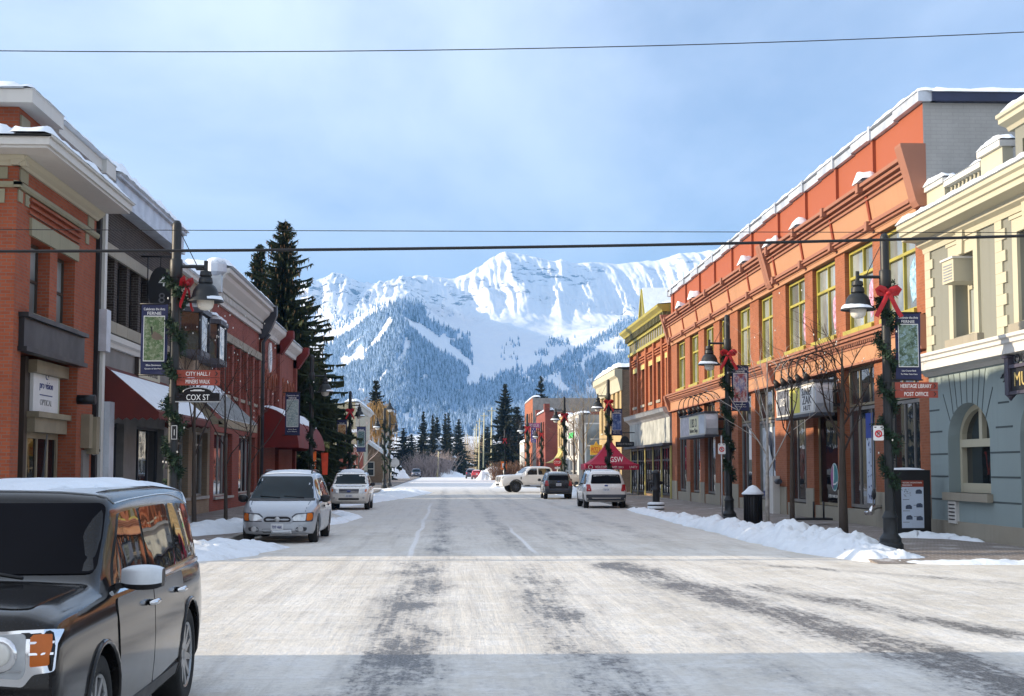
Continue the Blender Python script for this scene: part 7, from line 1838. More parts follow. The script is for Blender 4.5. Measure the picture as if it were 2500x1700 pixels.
def noparking(label, x, y, z, s=.34):
    n = thing('parking_sign', label, 'sign', (x, y, z)); f = Fr((0, y, 0), (1, 0, 0), (0, -1, 0)); h = s * 1.42
    q = MB(); f.cut(q, rpoly([(x - s / 2, z), (x + s / 2, z), (x + s / 2, z + h), (x - s / 2, z + h)], .03), -.008, .008); q.build('plate', M_['signwhite'], n)
    q = MB(); c = z + h * .45; r = s * .36
    for i in range(20):
        a0, a1 = 2 * PI * i / 20, 2 * PI * (i + 1) / 20
        f.cut(q, [(x + r * math.cos(a0), c + r * math.sin(a0)), (x + r * math.cos(a1), c + r * math.sin(a1)), (x + (r - .03) * math.cos(a1), c + (r - .03) * math.sin(a1)), (x + (r - .03) * math.cos(a0), c + (r - .03) * math.sin(a0))], .008, .012)
    d = r * .7; f.cut(q, [(x - d - .012, c + d), (x - d + .012, c + d + .01), (x + d + .012, c - d), (x + d - .012, c - d - .01)], .012, .014); q.build('red_ring', M_['stopred'], n)
    letter(n, 'P', M_['textk'], f.p(x, c, .008), (1, 0, 0), ZUP, h=r * 1.05)
    q = MB(); f.box(q, x - s * .4, x - s * .2, z + h * .86, z + h * .93, .008, .011); f.box(q, x + s * .2, x + s * .4, z + h * .86, z + h * .93, .008, .011); q.build('corner_mark', M_['textk'], n)
    return n
noparking('white no parking plate with red ring on the near right post', 9.12, 30.84, 2.43, .22)
n2 = noparking('white no parking plate on its own thin pole by the second right post', 8.92, 47.6, 2.3, .24)
q = MB(); q.tube([(8.92, 47.63, .15), (8.92, 47.63, 2.9)], .025, 8); q.build('pole', M_['galv'], n2)

# information case, litter bin, pump-like pedestal, boot scraper bench
k = thing('information_board', 'tall black information case with a red headed poster of historic buildings', 'information board', (11.55, 36.5, .15)); f = Fr((0, 36.5, 0), (1, 0, 0), (0, -1, 0))
q = MB(); f.box(q, 11.08, 12.08, .15, 1.80, -.5, 0); bo = q.build('case', M_['black'], k)
q = MB(); f.box(q, 11.34, 11.90, .36, 1.38, 0, .008); q.build('poster', plain('poster_blue_white_paper', (.50, .58, .70), .35, var=.08, bump=0), k)
q = MB(); f.box(q, 11.34, 11.90, 1.38, 1.54, 0, .010); q.build('red_header', M_['signred'], k)
letter(k, 'HISTORIC DOWNTOWN', M_['textw'], f.p(11.61, 1.485, .011), (1, 0, 0), ZUP, h=.035, w=.49); letter(k, 'BUILDINGS', M_['textw'], f.p(11.49, 1.425, .011), (1, 0, 0), ZUP, h=.035, w=.24)
q = MB()
for cx, cz in ((11.78, 1.26), (11.52, .88), (11.79, .92), (11.53, .62), (11.79, .60)): f.cut(q, [(cx - .08, cz - .05), (cx + .08, cz - .05), (cx + .08, cz + .02), (cx + .03, cz + .06), (cx - .05, cz + .05), (cx - .08, cz + .02)], .008, .011)
q.split('photo_print', plain('blue_grey_print', (.06, .08, .13), .4, var=.4, vs=30, bump=0), k)
q = MB(); rr = random.Random(8)
for i in range(34):
    a = 11.40 + rr.random() * .17; z = 1.12 + rr.random() * .2; f.box(q, a, a + .012, z, z + .012, .008, .0105)
for i in range(5): f.box(q, 11.37 + (i % 2) * .27, 11.52 + (i % 2) * .27 + .03 * rr.random(), 1.06 - i * .14, 1.07 - i * .14, .008, .0105)
q.build('map_mark', M_['textk'], k)
q = MB(); Fr((0, 36.5, 0), (1, 0, 0), (0, -1, 0)).snow(q, 11.08, 11.95, -.5, .02, 1.80, .06, 3, .1); q.build('snow_cap', SNOW, k)
tb = thing('litter_bin', 'black slatted litter bin with a pointed snow cap beside the birch', 'litter bin', (9.46, 45.4, .15))
q = MB(); q.lathe([(.24, .15), (.26, .2), (.26, .95), (.23, 1.0)], (9.46, 45.4, 0), 20); q.build('drum', M_['black'], tb, sharp=40)
for i in range(20):
    a = 2 * PI * i / 20; q = MB(); q.tube([(9.46 + .275 * math.cos(a), 45.4 + .275 * math.sin(a), .2), (9.46 + .275 * math.cos(a), 45.4 + .275 * math.sin(a), .98), (9.46 + .31 * math.cos(a), 45.4 + .31 * math.sin(a), 1.04)], .016, 5); q.build('bar', M_['black'], tb)
q = MB(); q.lathe([(.34, 1.04), (.35, 1.07), (.24, 1.16), (.12, 1.28), (0, 1.33)], (9.46, 45.4, 0), 20); q.build('snow_cap', SNOW, tb)
q = MB(); q.lathe([(.25, .99), (.34, 1.02), (.34, 1.045), (.1, 1.06)], (9.46, 45.4, 0), 20); q.build('lid', M_['black'], tb)
pd = thing('pedestal', 'short black pedestal with a snow ringed base on the right pavement', 'pedestal', (8.6, 60.5, .15))
q = MB(); q.lathe([(.34, .15), (.34, .34), (.22, .42), (.15, .48), (.14, .9), (.2, .98), (.16, 1.06), (.15, 1.6), (.19, 1.66), (.12, 1.75), (0, 1.78)], (8.6, 60.5, 0), 16); q.ball((8.6, 60.5, 1.25), .32, .1, .1); q.build('column', M_['black'], pd, sharp=40)
q = MB(); q.lathe([(.36, .2), (.37, .26), (.34, .30), (.2, .33)], (8.6, 60.5, 0), 16); q.lathe([(.35, .36), (.36, .41), (.3, .45), (.2, .46)], (8.6, 60.5, 0), 16); q.build('snow_ring', SNOW, pd)
wt_ = thing('white_post', 'white wrapped standpipe against the brick pier past the litter bin', 'standpipe', (12.3, 55, .15))
q = MB(); q.box(12.2, 54.9, .15, 12.46, 55.5, 1.55); q.build('wrap', M_['white'], wt_); q = MB(); q.tube([(12.3, 54.7, 1.35), (12.3, 54.2, 1.35)], .1, 8); q.build('pipe', M_['darkmetal'], wt_)
wp = thing('wall_hydrant', 'steel twin hose outlet on the wall behind the near right post', 'hydrant', (12.3, 42.0, .7))
q = MB(); q.tube([(12.5, 42.0, .75), (12.2, 42.0, .72), (12.1, 41.9, .55)], [.06, .07, .08], 8); q.tube([(12.25, 42.05, .6), (12.05, 42.2, .55)], .06, 8); q.build('outlet', M_['chrome'], wp); q = MB(); q.ball((12.25, 42.0, 1.1), .05, .16, .16); q.build('bell', M_['black'], wp)
sb = thing('easel_board', 'low black easel stand in front of the salon door', 'easel', (11.2, 44.0, .15))
for x in (11.0, 11.3): 
    q = MB(); q.tube([(x, 44.0, .3), (x, 44.0, .85)], .03, 6); q.build('leg', M_['black'], sb)
q = MB(); q.box(10.4, 43.7, .3, 11.5, 44.4, .36); q.build('base_plate', M_['black'], sb)

# crimson event tent
tn = thing('event_tent', 'crimson pop up tent with white lettering on the far right corner', 'tent', (10.3, 94.5, .15))
x0, x1, y0, y1, ze = 8.75, 12.15, 93, 96.2, 1.95 + .12; xm, ym, zp = (x0 + x1) / 2, (y0 + y1) / 2, 3.75
q = MB(); rows = []
for (xa, ya), (xb, yb) in (((x0, y0), (x1, y0)), ((x1, y0), (x1, y1)), ((x1, y1), (x0, y1)), ((x0, y1), (x0, y0))):
    rws = []
    for i in range(8):
        t = i / 7; s = t ** 1.0; z = ze + .02 + (zp - ze) * (t ** 1.7)
        rws.append([(xa + (xm - xa) * t, ya + (ym - ya) * t, z), (xa + (xb - xa) * .5 + (xm - (xa + xb) / 2) * t, ya + (yb - ya) * .5 + (ym - (ya + yb) / 2) * t, z - .05 * (1 - t)), (xb + (xm - xb) * t, yb + (ym - yb) * t, z)])
    q.grid(rws)
q.build('canopy', M_['tentred'], tn, recalc=False)
q = MB(); q.box(x0, y0 - .004, ze - .33, x1, y0 + .004, ze + .02); q.box(x0, y1 - .004, ze - .33, x1, y1 + .004, ze + .02); q.box(x0 - .004, y0 + .01, ze - .33, x0 + .004, y1 - .01, ze + .02); q.box(x1 - .004, y0 + .01, ze - .33, x1 + .004, y1 - .01, ze + .02); q.build('valance', M_['tentred'], tn)
for x in (x0 + .05, x1 - .05):
    for y in (y0 + .05, y1 - .05): q = MB(); q.tube([(x, y, .15), (x, y, ze)], .03, 6); q.build('leg', M_['galv'], tn)
letter(tn, 'VOLCOM', M_['textw'], (9.75, y0 - .006, ze - .16), (1, 0, 0), ZUP, h=.15, w=.75); letter(tn, 'SAM', M_['textw'], (10.6, y0 - .006, ze - .15), (1, 0, 0), ZUP, h=.12, w=.3); letter(tn, 'SKI', M_['textw'], (11.0, y0 - .006, ze - .17), (1, 0, 0), ZUP, h=.12, w=.3); letter(tn, 'UNITY', M_['textw'], (11.8, y0 - .006, ze - .16), (1, 0, 0), ZUP, h=.14, w=.5)
q = MB(); q.tube([(9.08 + .13 * math.cos(a * .5), y0 - .01, ze - .16 + .13 * math.sin(a * .5)) for a in range(14)], .012, 4); q.build('ring_mark', M_['textw'], tn)
letter(tn, 'GSW', M_['textw'], (10.75, y0 + .22, ze + .32), (1, 0, 0), (0, .45, .6), h=.42, w=.85)
# far signs
st = thing('stop_sign', 'red STOP sign on a thin pole in front of the yellow awning', 'stop sign', (0, 0, 0)); P0 = onY(1361, 1129, 118); st.location = (0, 0, 0); f = Fr((0, 118, 0), (1, 0, 0), (0, -1, 0))
q = MB(); f.cut(q, [(P0.x + .34 * math.cos(PI / 8 + i * PI / 4), P0.z + .34 * math.sin(PI / 8 + i * PI / 4)) for i in range(8)], -.01, .01); q.build('plate', M_['stopred'], st)
letter(st, 'STOP', M_['textw'], f.p(P0.x, P0.z, .011), (1, 0, 0), ZUP, h=.22, w=.5)
q = MB(); f.box(q, P0.x - .22, P0.x + .22, P0.z - .52, P0.z - .38, -.01, .01); q.build('sub_plate', M_['signwhite'], st); q = MB(); q.tube([(P0.x, 118.04, .15), (P0.x, 118.04, P0.z + .3)], .03, 6); q.build('pole', M_['galv'], st)
s2_ = thing('stop_sign', 'pale back of an octagonal stop sign beside the far lamp pair', 'stop sign', (0, 0, 0)); P1 = onY(964, 1130, 142); f = Fr((0, 142, 0), (1, 0, 0), (0, -1, 0))
q = MB(); f.cut(q, [(P1.x + .46 * math.cos(PI / 8 + i * PI / 4), P1.z + .46 * math.sin(PI / 8 + i * PI / 4)) for i in range(8)], -.01, .01); q.build('plate', M_['galv'], s2_); q = MB(); q.tube([(P1.x - .35, 142.04, 0), (P1.x - .35, 142.04, P1.z)], .04, 6); q.build('pole', M_['galv'], s2_)
os2 = thing('road_sign', 'small orange road sign standing before the far hedge', 'sign', (0, 0, 0)); P2 = onY(1230, 1136, 200); f = Fr((0, 200, 0), (1, 0, 0), (0, -1, 0))
q = MB(); f.box(q, P2.x - .4, P2.x + .4, P2.z - .6, P2.z + .5, -.01, .01); q.build('plate', M_['amber'], os2); q = MB(); f.box(q, P2.x - .2, P2.x + .2, P2.z - .35, P2.z + .25, .01, .012); q.build('symbol', M_['signwhite'], os2); q = MB(); q.tube([(P2.x, 200.04, 0), (P2.x, 200.04, P2.z)], .06, 6); q.build('pole', M_['galv'], os2)
hs = thing('hanging_sign', 'black carved sign with a round crest hanging above the crimson tent', 'sign', FR.p(98, 4, .8)); f = Fr((0, 97.0, 0), (1, 0, 0), (0, -1, 0)); A = onY(1503, 1079, 97.0); B_ = onY(1548, 1092, 97.0)
q = MB(); f.box(q, A.x, B_.x, B_.z, A.z, -.05, .05); mx_ = (A.x + B_.x) / 2; f.cut(q, [(mx_ + .3 * math.cos(a * PI / 8), A.z + .38 * math.sin(a * PI / 8)) for a in range(9)], -.05, .05); q.build('board', M_['black'], hs)
letter(hs, 'LODGE OF THE WORLD', M_['galv'], f.p(mx_, (A.z + B_.z) / 2 + .03, .051), (1, 0, 0), ZUP, h=.12, w=1.0); q = MB(); q.tube([f.p(A.x + .1, A.z + .6, 0), f.p(RX, A.z + .6, 0)], .03, 5); q.tube([f.p(mx_, A.z + .6, 0), f.p(mx_, A.z + .3, 0)], .015, 4); q.build('iron_bracket', M_['black'], hs)
gd = thing('hanging_sign', 'gold crowned hanging sign with a small green plate left of the tent', 'sign', FR.p(110, 5, 1)); f = Fr((0, 111.0, 0), (1, 0, 0), (0, -1, 0)); A = onY(1441, 1087, 111); B_ = onY(1470, 1111, 111)
q = MB(); f.cut(q, [(A.x, B_.z), (B_.x, B_.z), (B_.x, A.z), ((A.x + B_.x) / 2 + .16, A.z + .02), ((A.x + B_.x) / 2, A.z + .3), ((A.x + B_.x) / 2 - .16, A.z + .02), (A.x, A.z)], -.05, .05); q.build('gold_panel', plain('gold_panel', (.78, .48, .06), .5, bump=0, var=.25, vs=8), gd)
letter(gd, 'PIZZA', M_['stopred'], f.p((A.x + B_.x) / 2, (A.z + B_.z) / 2, .052), (1, 0, 0), ZUP, h=.38, w=.72)
q = MB(); f.box(q, A.x, B_.x, B_.z - .34, B_.z - .06, -.03, .03); q.build('green_plate', plain('sage_plate', (.10, .16, .09), .5, bump=0), gd); q = MB(); q.tube([f.p(A.x, A.z + .45, 0), f.p(RX, A.z + .45, 0)], .03, 5); q.build('bracket', M_['galv'], gd)

# overhead lines across the crossing
def wire(label, y, pts, r):
    P = [onY(u, v, y) for u, v in pts]; xs = np.array([p.x for p in P]); zs = np.array([p.z for p in P]); co = np.polyfit(xs, zs, 2)
    q = MB(); q.tube([(x, y, float(np.polyval(co, x))) for x in np.linspace(-34, 34, 60)], r, 5)
    tag(q.build('overhead_line', M_['black']), label, 'overhead line', 'overhead lines across the crossing')
wire('highest thin overhead line, alone against the upper sky', 20.5, [(0, 123), (600, 130), (1250, 119), (1900, 101), (2500, 80)], .0075)
wire('thin overhead line just above the thick cable', 23.5, [(0, 561), (800, 563), (1600, 567), (2500, 568)], .0065)
wire('thick black overhead cable crossing in front of the peak', 22.0, [(0, 613), (800, 612), (1300, 604), (1900, 589), (2500, 578)], .024)

# ================================================================== SNOW HEAPS
def heap(label, path, wid, hgt, seed, mat=None, step=.16, nn=18, name='snow_bank', rough=1.0, z=0.0):
    """ridge of ploughed snow along a path; wid and hgt vary along it"""
    P = [Vector((p[0], p[1], 0)) for p in path]; L = [0]
    for i in range(1, len(P)): L.append(L[-1] + (P[i] - P[i - 1]).length)
    n = max(6, int(L[-1] / step)); rows = []
    for i in range(n + 1):
        s = L[-1] * i / n; t = i / n
        x = np.interp(s, L, [p.x for p in P]); y = np.interp(s, L, [p.y for p in P])
        k = min(len(P) - 2, max(0, np.searchsorted(L, s) - 1)); d = (P[k + 1] - P[k]).normalized(); nr = Vector((d.y, -d.x, 0))
        w = float(np.interp(t, np.linspace(0, 1, len(wid)), wid)); h = float(np.interp(t, np.linspace(0, 1, len(hgt)), hgt)); row = []
        e = min(1, min(i, n - i) * step / .7); e = math.sqrt(1 - (1 - e) ** 2)
        for j in range(nn + 1):
            q = 2 * j / nn - 1; p = Vector((x, y, 0)) + nr * q * w * (1 + .22 * noise.noise(Vector((s * .8, seed, 1))))
            f = max(0, 1 - abs(q) ** 1.9) ** .85
            cz = 1 - abs(noise.noise(Vector((p.x * 1.3 + 9, p.y * 1.3, seed)))) * 2; ck = noise.cell(Vector((p.x * 4.5 + noise.noise(Vector((p.x * 6, p.y * 6, 1))), p.y * 4.5, seed)))
            b = 1 + rough * (.26 * (cz - .6) + .16 * ck + .55 * noise.noise(Vector((p.x * .7, p.y * .6, seed))) + .38 * noise.noise(Vector((p.x * 2.1, p.y * 2.1, seed + 3))) + .20 * noise.noise(Vector((p.x * 5, p.y * 5, seed))) + .10 * noise.noise(Vector((p.x * 11, p.y * 11, seed))))
            row.append((p.x, p.y, z - .02 + max(0, h * f * b * e) + (.0 if 0 < j < nn else -.03)))
        rows.append(row)
    q = MB(); q.grid(rows); o = q.build(name, mat or SNOWB, recalc=False); return tag(o, label, 'snow bank')
heap('tall lumpy snow heap on the right corner in front of the tree', [(9.0, 29.0), (8.75, 31.5), (8.5, 35), (8.35, 39), (8.3, 42)], [.75, 1.05, .95, .8, .6], [.20, .40, .42, .34, .28], 2, step=.08, nn=34)
heap('low ploughed snow ridge along the right kerb past the litter bin', [(8.3, 41.5), (8.15, 48), (8.25, 55), (8.2, 62), (8.3, 66)], [.6, .55, .45, .4, .3], [.34, .30, .22, .18, .1], 5, step=.1, nn=24)
heap('thin snow drift along the base of the information case and grey wall', [(10.9, 36.0), (11.6, 35.9), (12.2, 35.2), (12.35, 33.6)], [.2, .28, .2, .1], [.12, .14, .1, .05], 7, z=.15, step=.08, nn=10)
heap('rounded snow heap on the left corner by the two young trees', [(-6.9, 37.5), (-6.2, 40), (-5.6, 43), (-5.45, 47)], [.8, 1.0, .7, .5], [.22, .30, .22, .15], 9, z=.12)
heap('trampled snow mound beside the silver minivan', [(-6.8, 29.9), (-5.4, 30.4), (-4.8, 32.8), (-4.0, 35)], [.7, 1.0, .8, .4], [.16, .24, .2, .08], 11, SNOWD, z=.04, step=.1, nn=24)
heap('scattered snow spill along the kerb behind the minivan', [(-5.1, 44), (-3.9, 50), (-3.5, 56), (-4.6, 63)], [.5, .5, .4, .4], [.1, .12, .09, .08], 13, SNOWD, rough=1.4)
heap('low snow bank at the foot of the far left lamp pair', [(-5.4, 72), (-4.3, 84), (-3.6, 98), (-2.6, 112), (-4.5, 120)], [.7, 1.1, 1.6, 1.8, 1.2], [.12, .2, .26, .24, .2], 15, step=.35)
heap('large blue white snow pile beside the far dark blue SUV', [(-11.5, 245), (-8.8, 246), (-6.6, 247)], [2.6, 3.2, 2.0], [2.0, 2.6, 1.2], 17, step=.5)
heap('far snow bank beneath the row of utility poles', [(7, 228), (8.5, 260), (9, 300), (9, 360)], [2.5, 2.6, 2.2, 2], [1.5, 1.7, 1.4, 1.2], 19, step=1.2)
heap('small far snow mound left of the red hatchback', [(-1.5, 300), (1, 302), (3, 304)], [2, 2.6, 1.5], [.9, 1.2, .6], 21, step=.5)
heap('snow bank behind the dark estate SUV at the far right corner', [(8.5, 92), (8.6, 100), (8.4, 112)], [.8, 1.0, .7], [.35, .5, .3], 23, step=.3)
heap('snow bank along the far side of the cross street by the pickup', [(4.2, 141), (8, 140), (11.5, 141)], [.9, 1.2, .9], [.35, .55, .5], 25, step=.3)
heap('trodden snow strip along the sunlit right corner kerb', [(8.7, 28.9), (10, 28.4), (12.5, 28.5), (18, 28.6)], [.3, .5, .45, .5], [.06, .10, .09, .09], 27, SNOWD, rough=1.6, step=.1)
# ================================================================== TREES
BARK = plain('grey_bark', (.07, .055, .045), .9, bump=.4, bs=30); BIRCH = plain('pale_birch_bark', (.42, .40, .37), .8, var=.3, vs=5); TWIG = plain('dark_twigs', (.045, .03, .025), .9, bump=0); BULB = plain('white_bulb', (.8, .8, .76), .3, bump=0)
def bare(label, x, y, h, r, seed, first, spread, bark, z=.12, lean=0.0, bulbs=0, twigm=None, depth=4, nb=7, up=.75, group=None):
    rr = random.Random(seed); t = thing('street_tree', label, 'tree', (x, y, z), group); T = MB(); C = MB(); tips = []
    pts = []; p = Vector((x, y, z - .1))
    for i in range(9):
        k = i / 8; pts.append(p + Vector((lean * k * h + .05 * math.sin(3 * k + seed) * h * .15, .03 * math.sin(4 * k + seed), k * h)))
    T.tube(pts, [r * (1 - .86 * (i / 8)) for i in range(9)], 7); T.build('trunk', bark, t)
    def grow(p, d, L, rad, lev):
        n = 4; pts = [p]; q = p; dd = d.copy()
        for i in range(n):
            dd = (dd + Vector((rr.gauss(0, .16), rr.gauss(0, .16), rr.gauss(.09 * up, .12)))).normalized(); q = q + dd * L / n; pts.append(q)
        C.tube(pts, [rad * (1 - .6 * i / n) for i in range(n + 1)], 4 if lev < 2 else 3, caps=False); tips.extend(pts[2:])
        if lev >= depth - 1: return
        for k in range(rr.choice((2, 3, 3)) if lev < 2 else 2):
            i = rr.randint(1, n); s = Vector((rr.gauss(0, 1), rr.gauss(0, 1), rr.gauss(.2, .5))).normalized()
            grow(pts[i], (dd * .75 + s * .75).normalized(), L * rr.uniform(.45, .75), rad * .5, lev + 1)
    for k in range(nb):
        f = first + (1 - first) * (k + rr.random() * .6) / nb * .95; i = min(7, int(f * 8)); base = pts[i].lerp(pts[i + 1], f * 8 - i); a = k * 2.4 + rr.random()
        grow(base, Vector((math.cos(a) * spread, math.sin(a) * spread, up + .2)).normalized(), h * (.62 - .38 * f) * rr.uniform(.7, 1.1), r * .42 * (1.15 - f), 0)
    C.build('crown', twigm or TWIG, t, recalc=False)
    if bulbs:
        ls_ = thing('light_string', 'white bulbs in the ' + label.split(',')[0], 'light string', (x, y, z)); q = MB()
        for p in rr.sample(tips, min(bulbs // 2 + 3, len(tips))): q.ball((p.x, p.y, p.z - .03), .015, .015, .026, 6, 4)
        q.split('bulb', BULB, ls_)
    return t
bare('first young bare tree from the near left post, by the snow heap', -6.71, 39.9, 5.3, .075, 3, .38, .6, BARK, bulbs=34, depth=5)
bare('second young bare tree from the near left post, thin stemmed', -6.36, 42.9, 5.0, .065, 8, .36, .65, BARK, bulbs=34, depth=5)
bare('third young bare tree on the left, right behind the minivan', -6.15, 46.4, 5.0, .07, 12, .36, .65, BARK, bulbs=44, depth=5)
bare('pale forked birch just past the litter bin', 9.75, 44.6, 5.2, .075, 5, .28, .45, BIRCH, bulbs=8, twigm=BIRCH, nb=6, depth=4)
bare('slim bare tree between the birch and the thick trunked tree', 10.0, 42.4, 4.9, .085, 17, .42, .6, BARK, bulbs=20, depth=5)
bare('thick trunked bare tree behind the tall snow heap on the right', 10.08, 37.2, 4.9, .13, 23, .40, .62, BARK, bulbs=30, nb=8, depth=5)
bare('bare roadside tree in front of the far pale corner shop', 11.3, 131, 7, .13, 33, .25, .7, BARK, depth=5, nb=12, twigm=plain('tan_twigs', (.2, .14, .09), .9, bump=0))
bare('bare tree with tan twigs in front of the yellow lit beige building', 10.9, 117, 7.5, .12, 34, .25, .7, BARK, depth=5, nb=12, twigm=M_['tanwood'])
bare('bare tree before the theatre front', 9.6, 172, 7, .13, 35, .25, .8, BARK, depth=5, nb=12, twigm=TWIG)
bare('bare grey tree right of the tall spruces', -11.6, 114, 8.6, .2, 39, .3, .6, BARK, depth=5, nb=15, twigm=plain('grey_twigs', (.16, .14, .12), .9, bump=0))
bare('frosted pinkish bare tree before the cream stepped building', -8.3, 140, 6.5, .12, 37, .2, .7, BARK, depth=5, nb=13, twigm=plain('frosted_twigs', (.36, .29, .28), .9, bump=0))

def spruce_mesh(h, rad, whorls, per, seg, seed, droop=.5, tw=.5):
    """trunk, needle sprays and hanging cones of one spruce standing at the origin"""
    rr = random.Random(seed); T = MB(); C = MB(); K = MB()
    T.tube([(0, 0, 0), (0, 0, h * .5), (0, 0, h)], [rad * .06, rad * .035, .012], 7)
    for w in range(whorls):
        t = (w + rr.random() * .9) / whorls; z = h * (.04 + .955 * t); L0 = rad * min(1, ((1 - t) ** .82 + .03))
        n = max(4, int(per * (1 - .4 * t)))
        for b in range(n):
            a = 2 * PI * (b + rr.random() * .9) / n + w * 1.1; L = L0 * rr.uniform(.45, 1.2); d = Vector((math.cos(a), math.sin(a), 0)); sd = Vector((-d.y, d.x, 0))
            zj = z + rr.gauss(0, h * .006); rise = .34 * t + rr.gauss(0, .05); dr = droop * rr.uniform(.7, 1.3)
            k = max(3, int(seg * L / rad + 2)); prev = None; bend = rr.gauss(0, .12)
            for i in range(k + 1):
                s = (i + (rr.uniform(-.3, .3) if 0 < i < k else 0)) / k
                p = Vector((0, 0, zj)) + d * L * s + sd * bend * L * s * s + ZUP * (L * (rise * s - dr * s * s * (1 - .7 * t) + .36 * dr * s ** 4))
                ll = tw * (.5 + .6 * math.sin(PI * min(1, s + .25))) * rr.uniform(.7, 1.3) * (.42 + .58 * (1 - t)); ww = ll * .15
                if prev is not None:
                    hang = ZUP * ll * rr.uniform(.35, 1.0)
                    C.add([prev, p, p - hang * rr.uniform(.2, .9) + sd * ll * rr.uniform(-.25, .25), prev - hang + sd * ll * rr.uniform(-.25, .25)], [(0, 1, 2, 3)])
                    e = sd * ll * .34
                    C.add([prev - e - ZUP * ll * .12, prev, prev + e - ZUP * ll * .12, p + e * .9 - ZUP * ll * .12, p, p - e * .9 - ZUP * ll * .12], [(0, 1, 4, 5), (1, 2, 3, 4)])
                    for _ in range(2):
                        m_ = prev.lerp(p, rr.random())
                        for sgn in (-1, 1):
                            q = m_ + sd * sgn * ll * rr.uniform(.45, .95) + d * ll * rr.uniform(.3, .8) - ZUP * ll * rr.uniform(.1, .6)
                            C.add([m_ - d * ww, m_ + d * ww * 1.5, q], [(0, 1, 2)])
                        q = m_ - ZUP * ll * rr.uniform(.7, 1.35) + d * rr.uniform(-.1, .25) * ll + sd * rr.uniform(-.35, .35) * ll
                        C.add([m_ - d * ww * 1.3 - sd * ww * .6, m_ + d * ww * 1.3 + sd * ww * .6, q], [(0, 1, 2)])
                    if t > .5 and s > .35 and rr.random() < .5:
                        c0 = p - ZUP * .1; e = rr.uniform(.18, .30)
                        K.add([c0 + sd * .04, c0 - sd * .04, c0 - ZUP * e, c0 + d * .04, c0 - d * .04], [(0, 1, 2), (3, 4, 2)])
                prev = p
            C.add([prev - sd * ww, prev + sd * ww, prev + d * ll * .6 + ZUP * ll * .1], [(0, 1, 2)])
    return T, C, K
t = NT('spruce_needles'); o = t.obj(); nn = t.noise(o, .7, 5, .65); n2 = t.noise(o, 6, 3)
SPRUCE = t.fin(t.mix(t.ramp(n2, .4, .7), t.mix(t.ramp(nn, .35, .65), (.016, .03, .017), (.065, .075, .034)), (.04, .055, .028)), .85, spec=.15)
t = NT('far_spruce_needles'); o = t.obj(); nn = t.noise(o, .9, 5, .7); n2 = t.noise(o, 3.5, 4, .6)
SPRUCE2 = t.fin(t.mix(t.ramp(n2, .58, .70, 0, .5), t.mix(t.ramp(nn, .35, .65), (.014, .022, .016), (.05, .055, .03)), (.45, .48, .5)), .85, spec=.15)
CONE = plain('spruce_cone', (.26, .15, .07), .8, bump=0)
def spruce(label, x, y, h, rad, whorls, per, seg, seed, mat=SPRUCE, cones=False, group='spruce trees along the street', **kw):
    tr = thing('spruce_tree', label, 'spruce', (x, y, 0), group, world=False)
    T, C, K = spruce_mesh(h, rad, whorls, per, seg, seed, **kw)
    T.build('trunk', BARK, tr); C.build('crown', mat, tr, recalc=False)
    if cones: tag(K.build('cones', CONE, tr, recalc=False), kind='stuff')
    return tr
spruce('tallest spruce with brown cones near its top behind the left row', -10.6, 96, 18.1, 5.4, 58, 15, 9, 1, cones=True, droop=.55, tw=1.15)
spruce('shorter twin spruce just left of the tallest one', -12.6, 99, 16.9, 4.2, 50, 13, 8, 2, cones=True, droop=.5, tw=1.1)
lowsp = spruce('dark low spruce boughs at the foot of the tallest spruce', -8.9, 101, 9.5, 3.4, 30, 14, 9, 3, droop=.5, tw=1.1)
FAR = [('spruce with a pointed top behind the golden willow', 918, 924, 215, .27, 4), ('leftmost of the far spruce row across the street end', 1034, 1004, 330, .20, 5), ('second of the far spruce row across the street end', 1057, 1011, 320, .17, 6),
  ('third of the far spruce row, close beside the second', 1067, 1016, 345, .17, 7), ('fourth and broadest of the far spruce row', 1087, 1010, 325, .16, 8), ('fifth of the far spruce row, twin of the fourth', 1095, 1008, 332, .17, 9),
  ('slim lone spruce right of the far row', 1120, 1021, 380, .20, 10), ('big roadside spruce behind the utility poles', 1233, 934, 262, .26, 11), ('spruce rising behind the grey blank wall', 1321, 918, 280, .22, 12), ('lower spruce beside the big roadside one', 1262, 990, 275, .3, 13),
  ('dark spruce left of the far row, half hidden by lamp posts', 985, 1045, 335, .4, 14), ('broad dark pine beside the left snow pile', 1005, 1060, 340, .5, 15), ('small spruce behind the utility pole row', 1190, 1040, 420, .3, 16), ('short dark spruce beside the street end houses', 1050, 1075, 345, .4, 18), ('far slope spruce behind the pole row', 1176, 1062, 520, .3, 19)]
protos = {}
for i, (lb, u, v, y, asp, seed) in enumerate(FAR):
    p = onY(u, v, y); h = p.z; lo = i in (0, 7)
    key = i if lo else i % 3
    if key not in protos:
        T, C, K = spruce_mesh(10, 10 * asp if lo else 2.0, 36 if lo else 30, 11, 7, seed, droop=.35, tw=.75)
        tr = thing('spruce_tree', lb, 'spruce', (p.x, y, 0), 'spruce trees along the street', world=False); T.build('trunk', BARK, tr); C.build('crown', SPRUCE2, tr, recalc=False); protos[key] = (tr, 10 * asp if lo else 2.0)
        s = h / 10; tr.scale = (s * (1 if lo else asp / .2), s * (1 if lo else asp / .2), s)
    else:
        s = h / 10; copy_tree(protos[key][0], (p.x, y, 0), seed * 1.7, lb, None, (s * asp / .2, s * asp / .2, s))
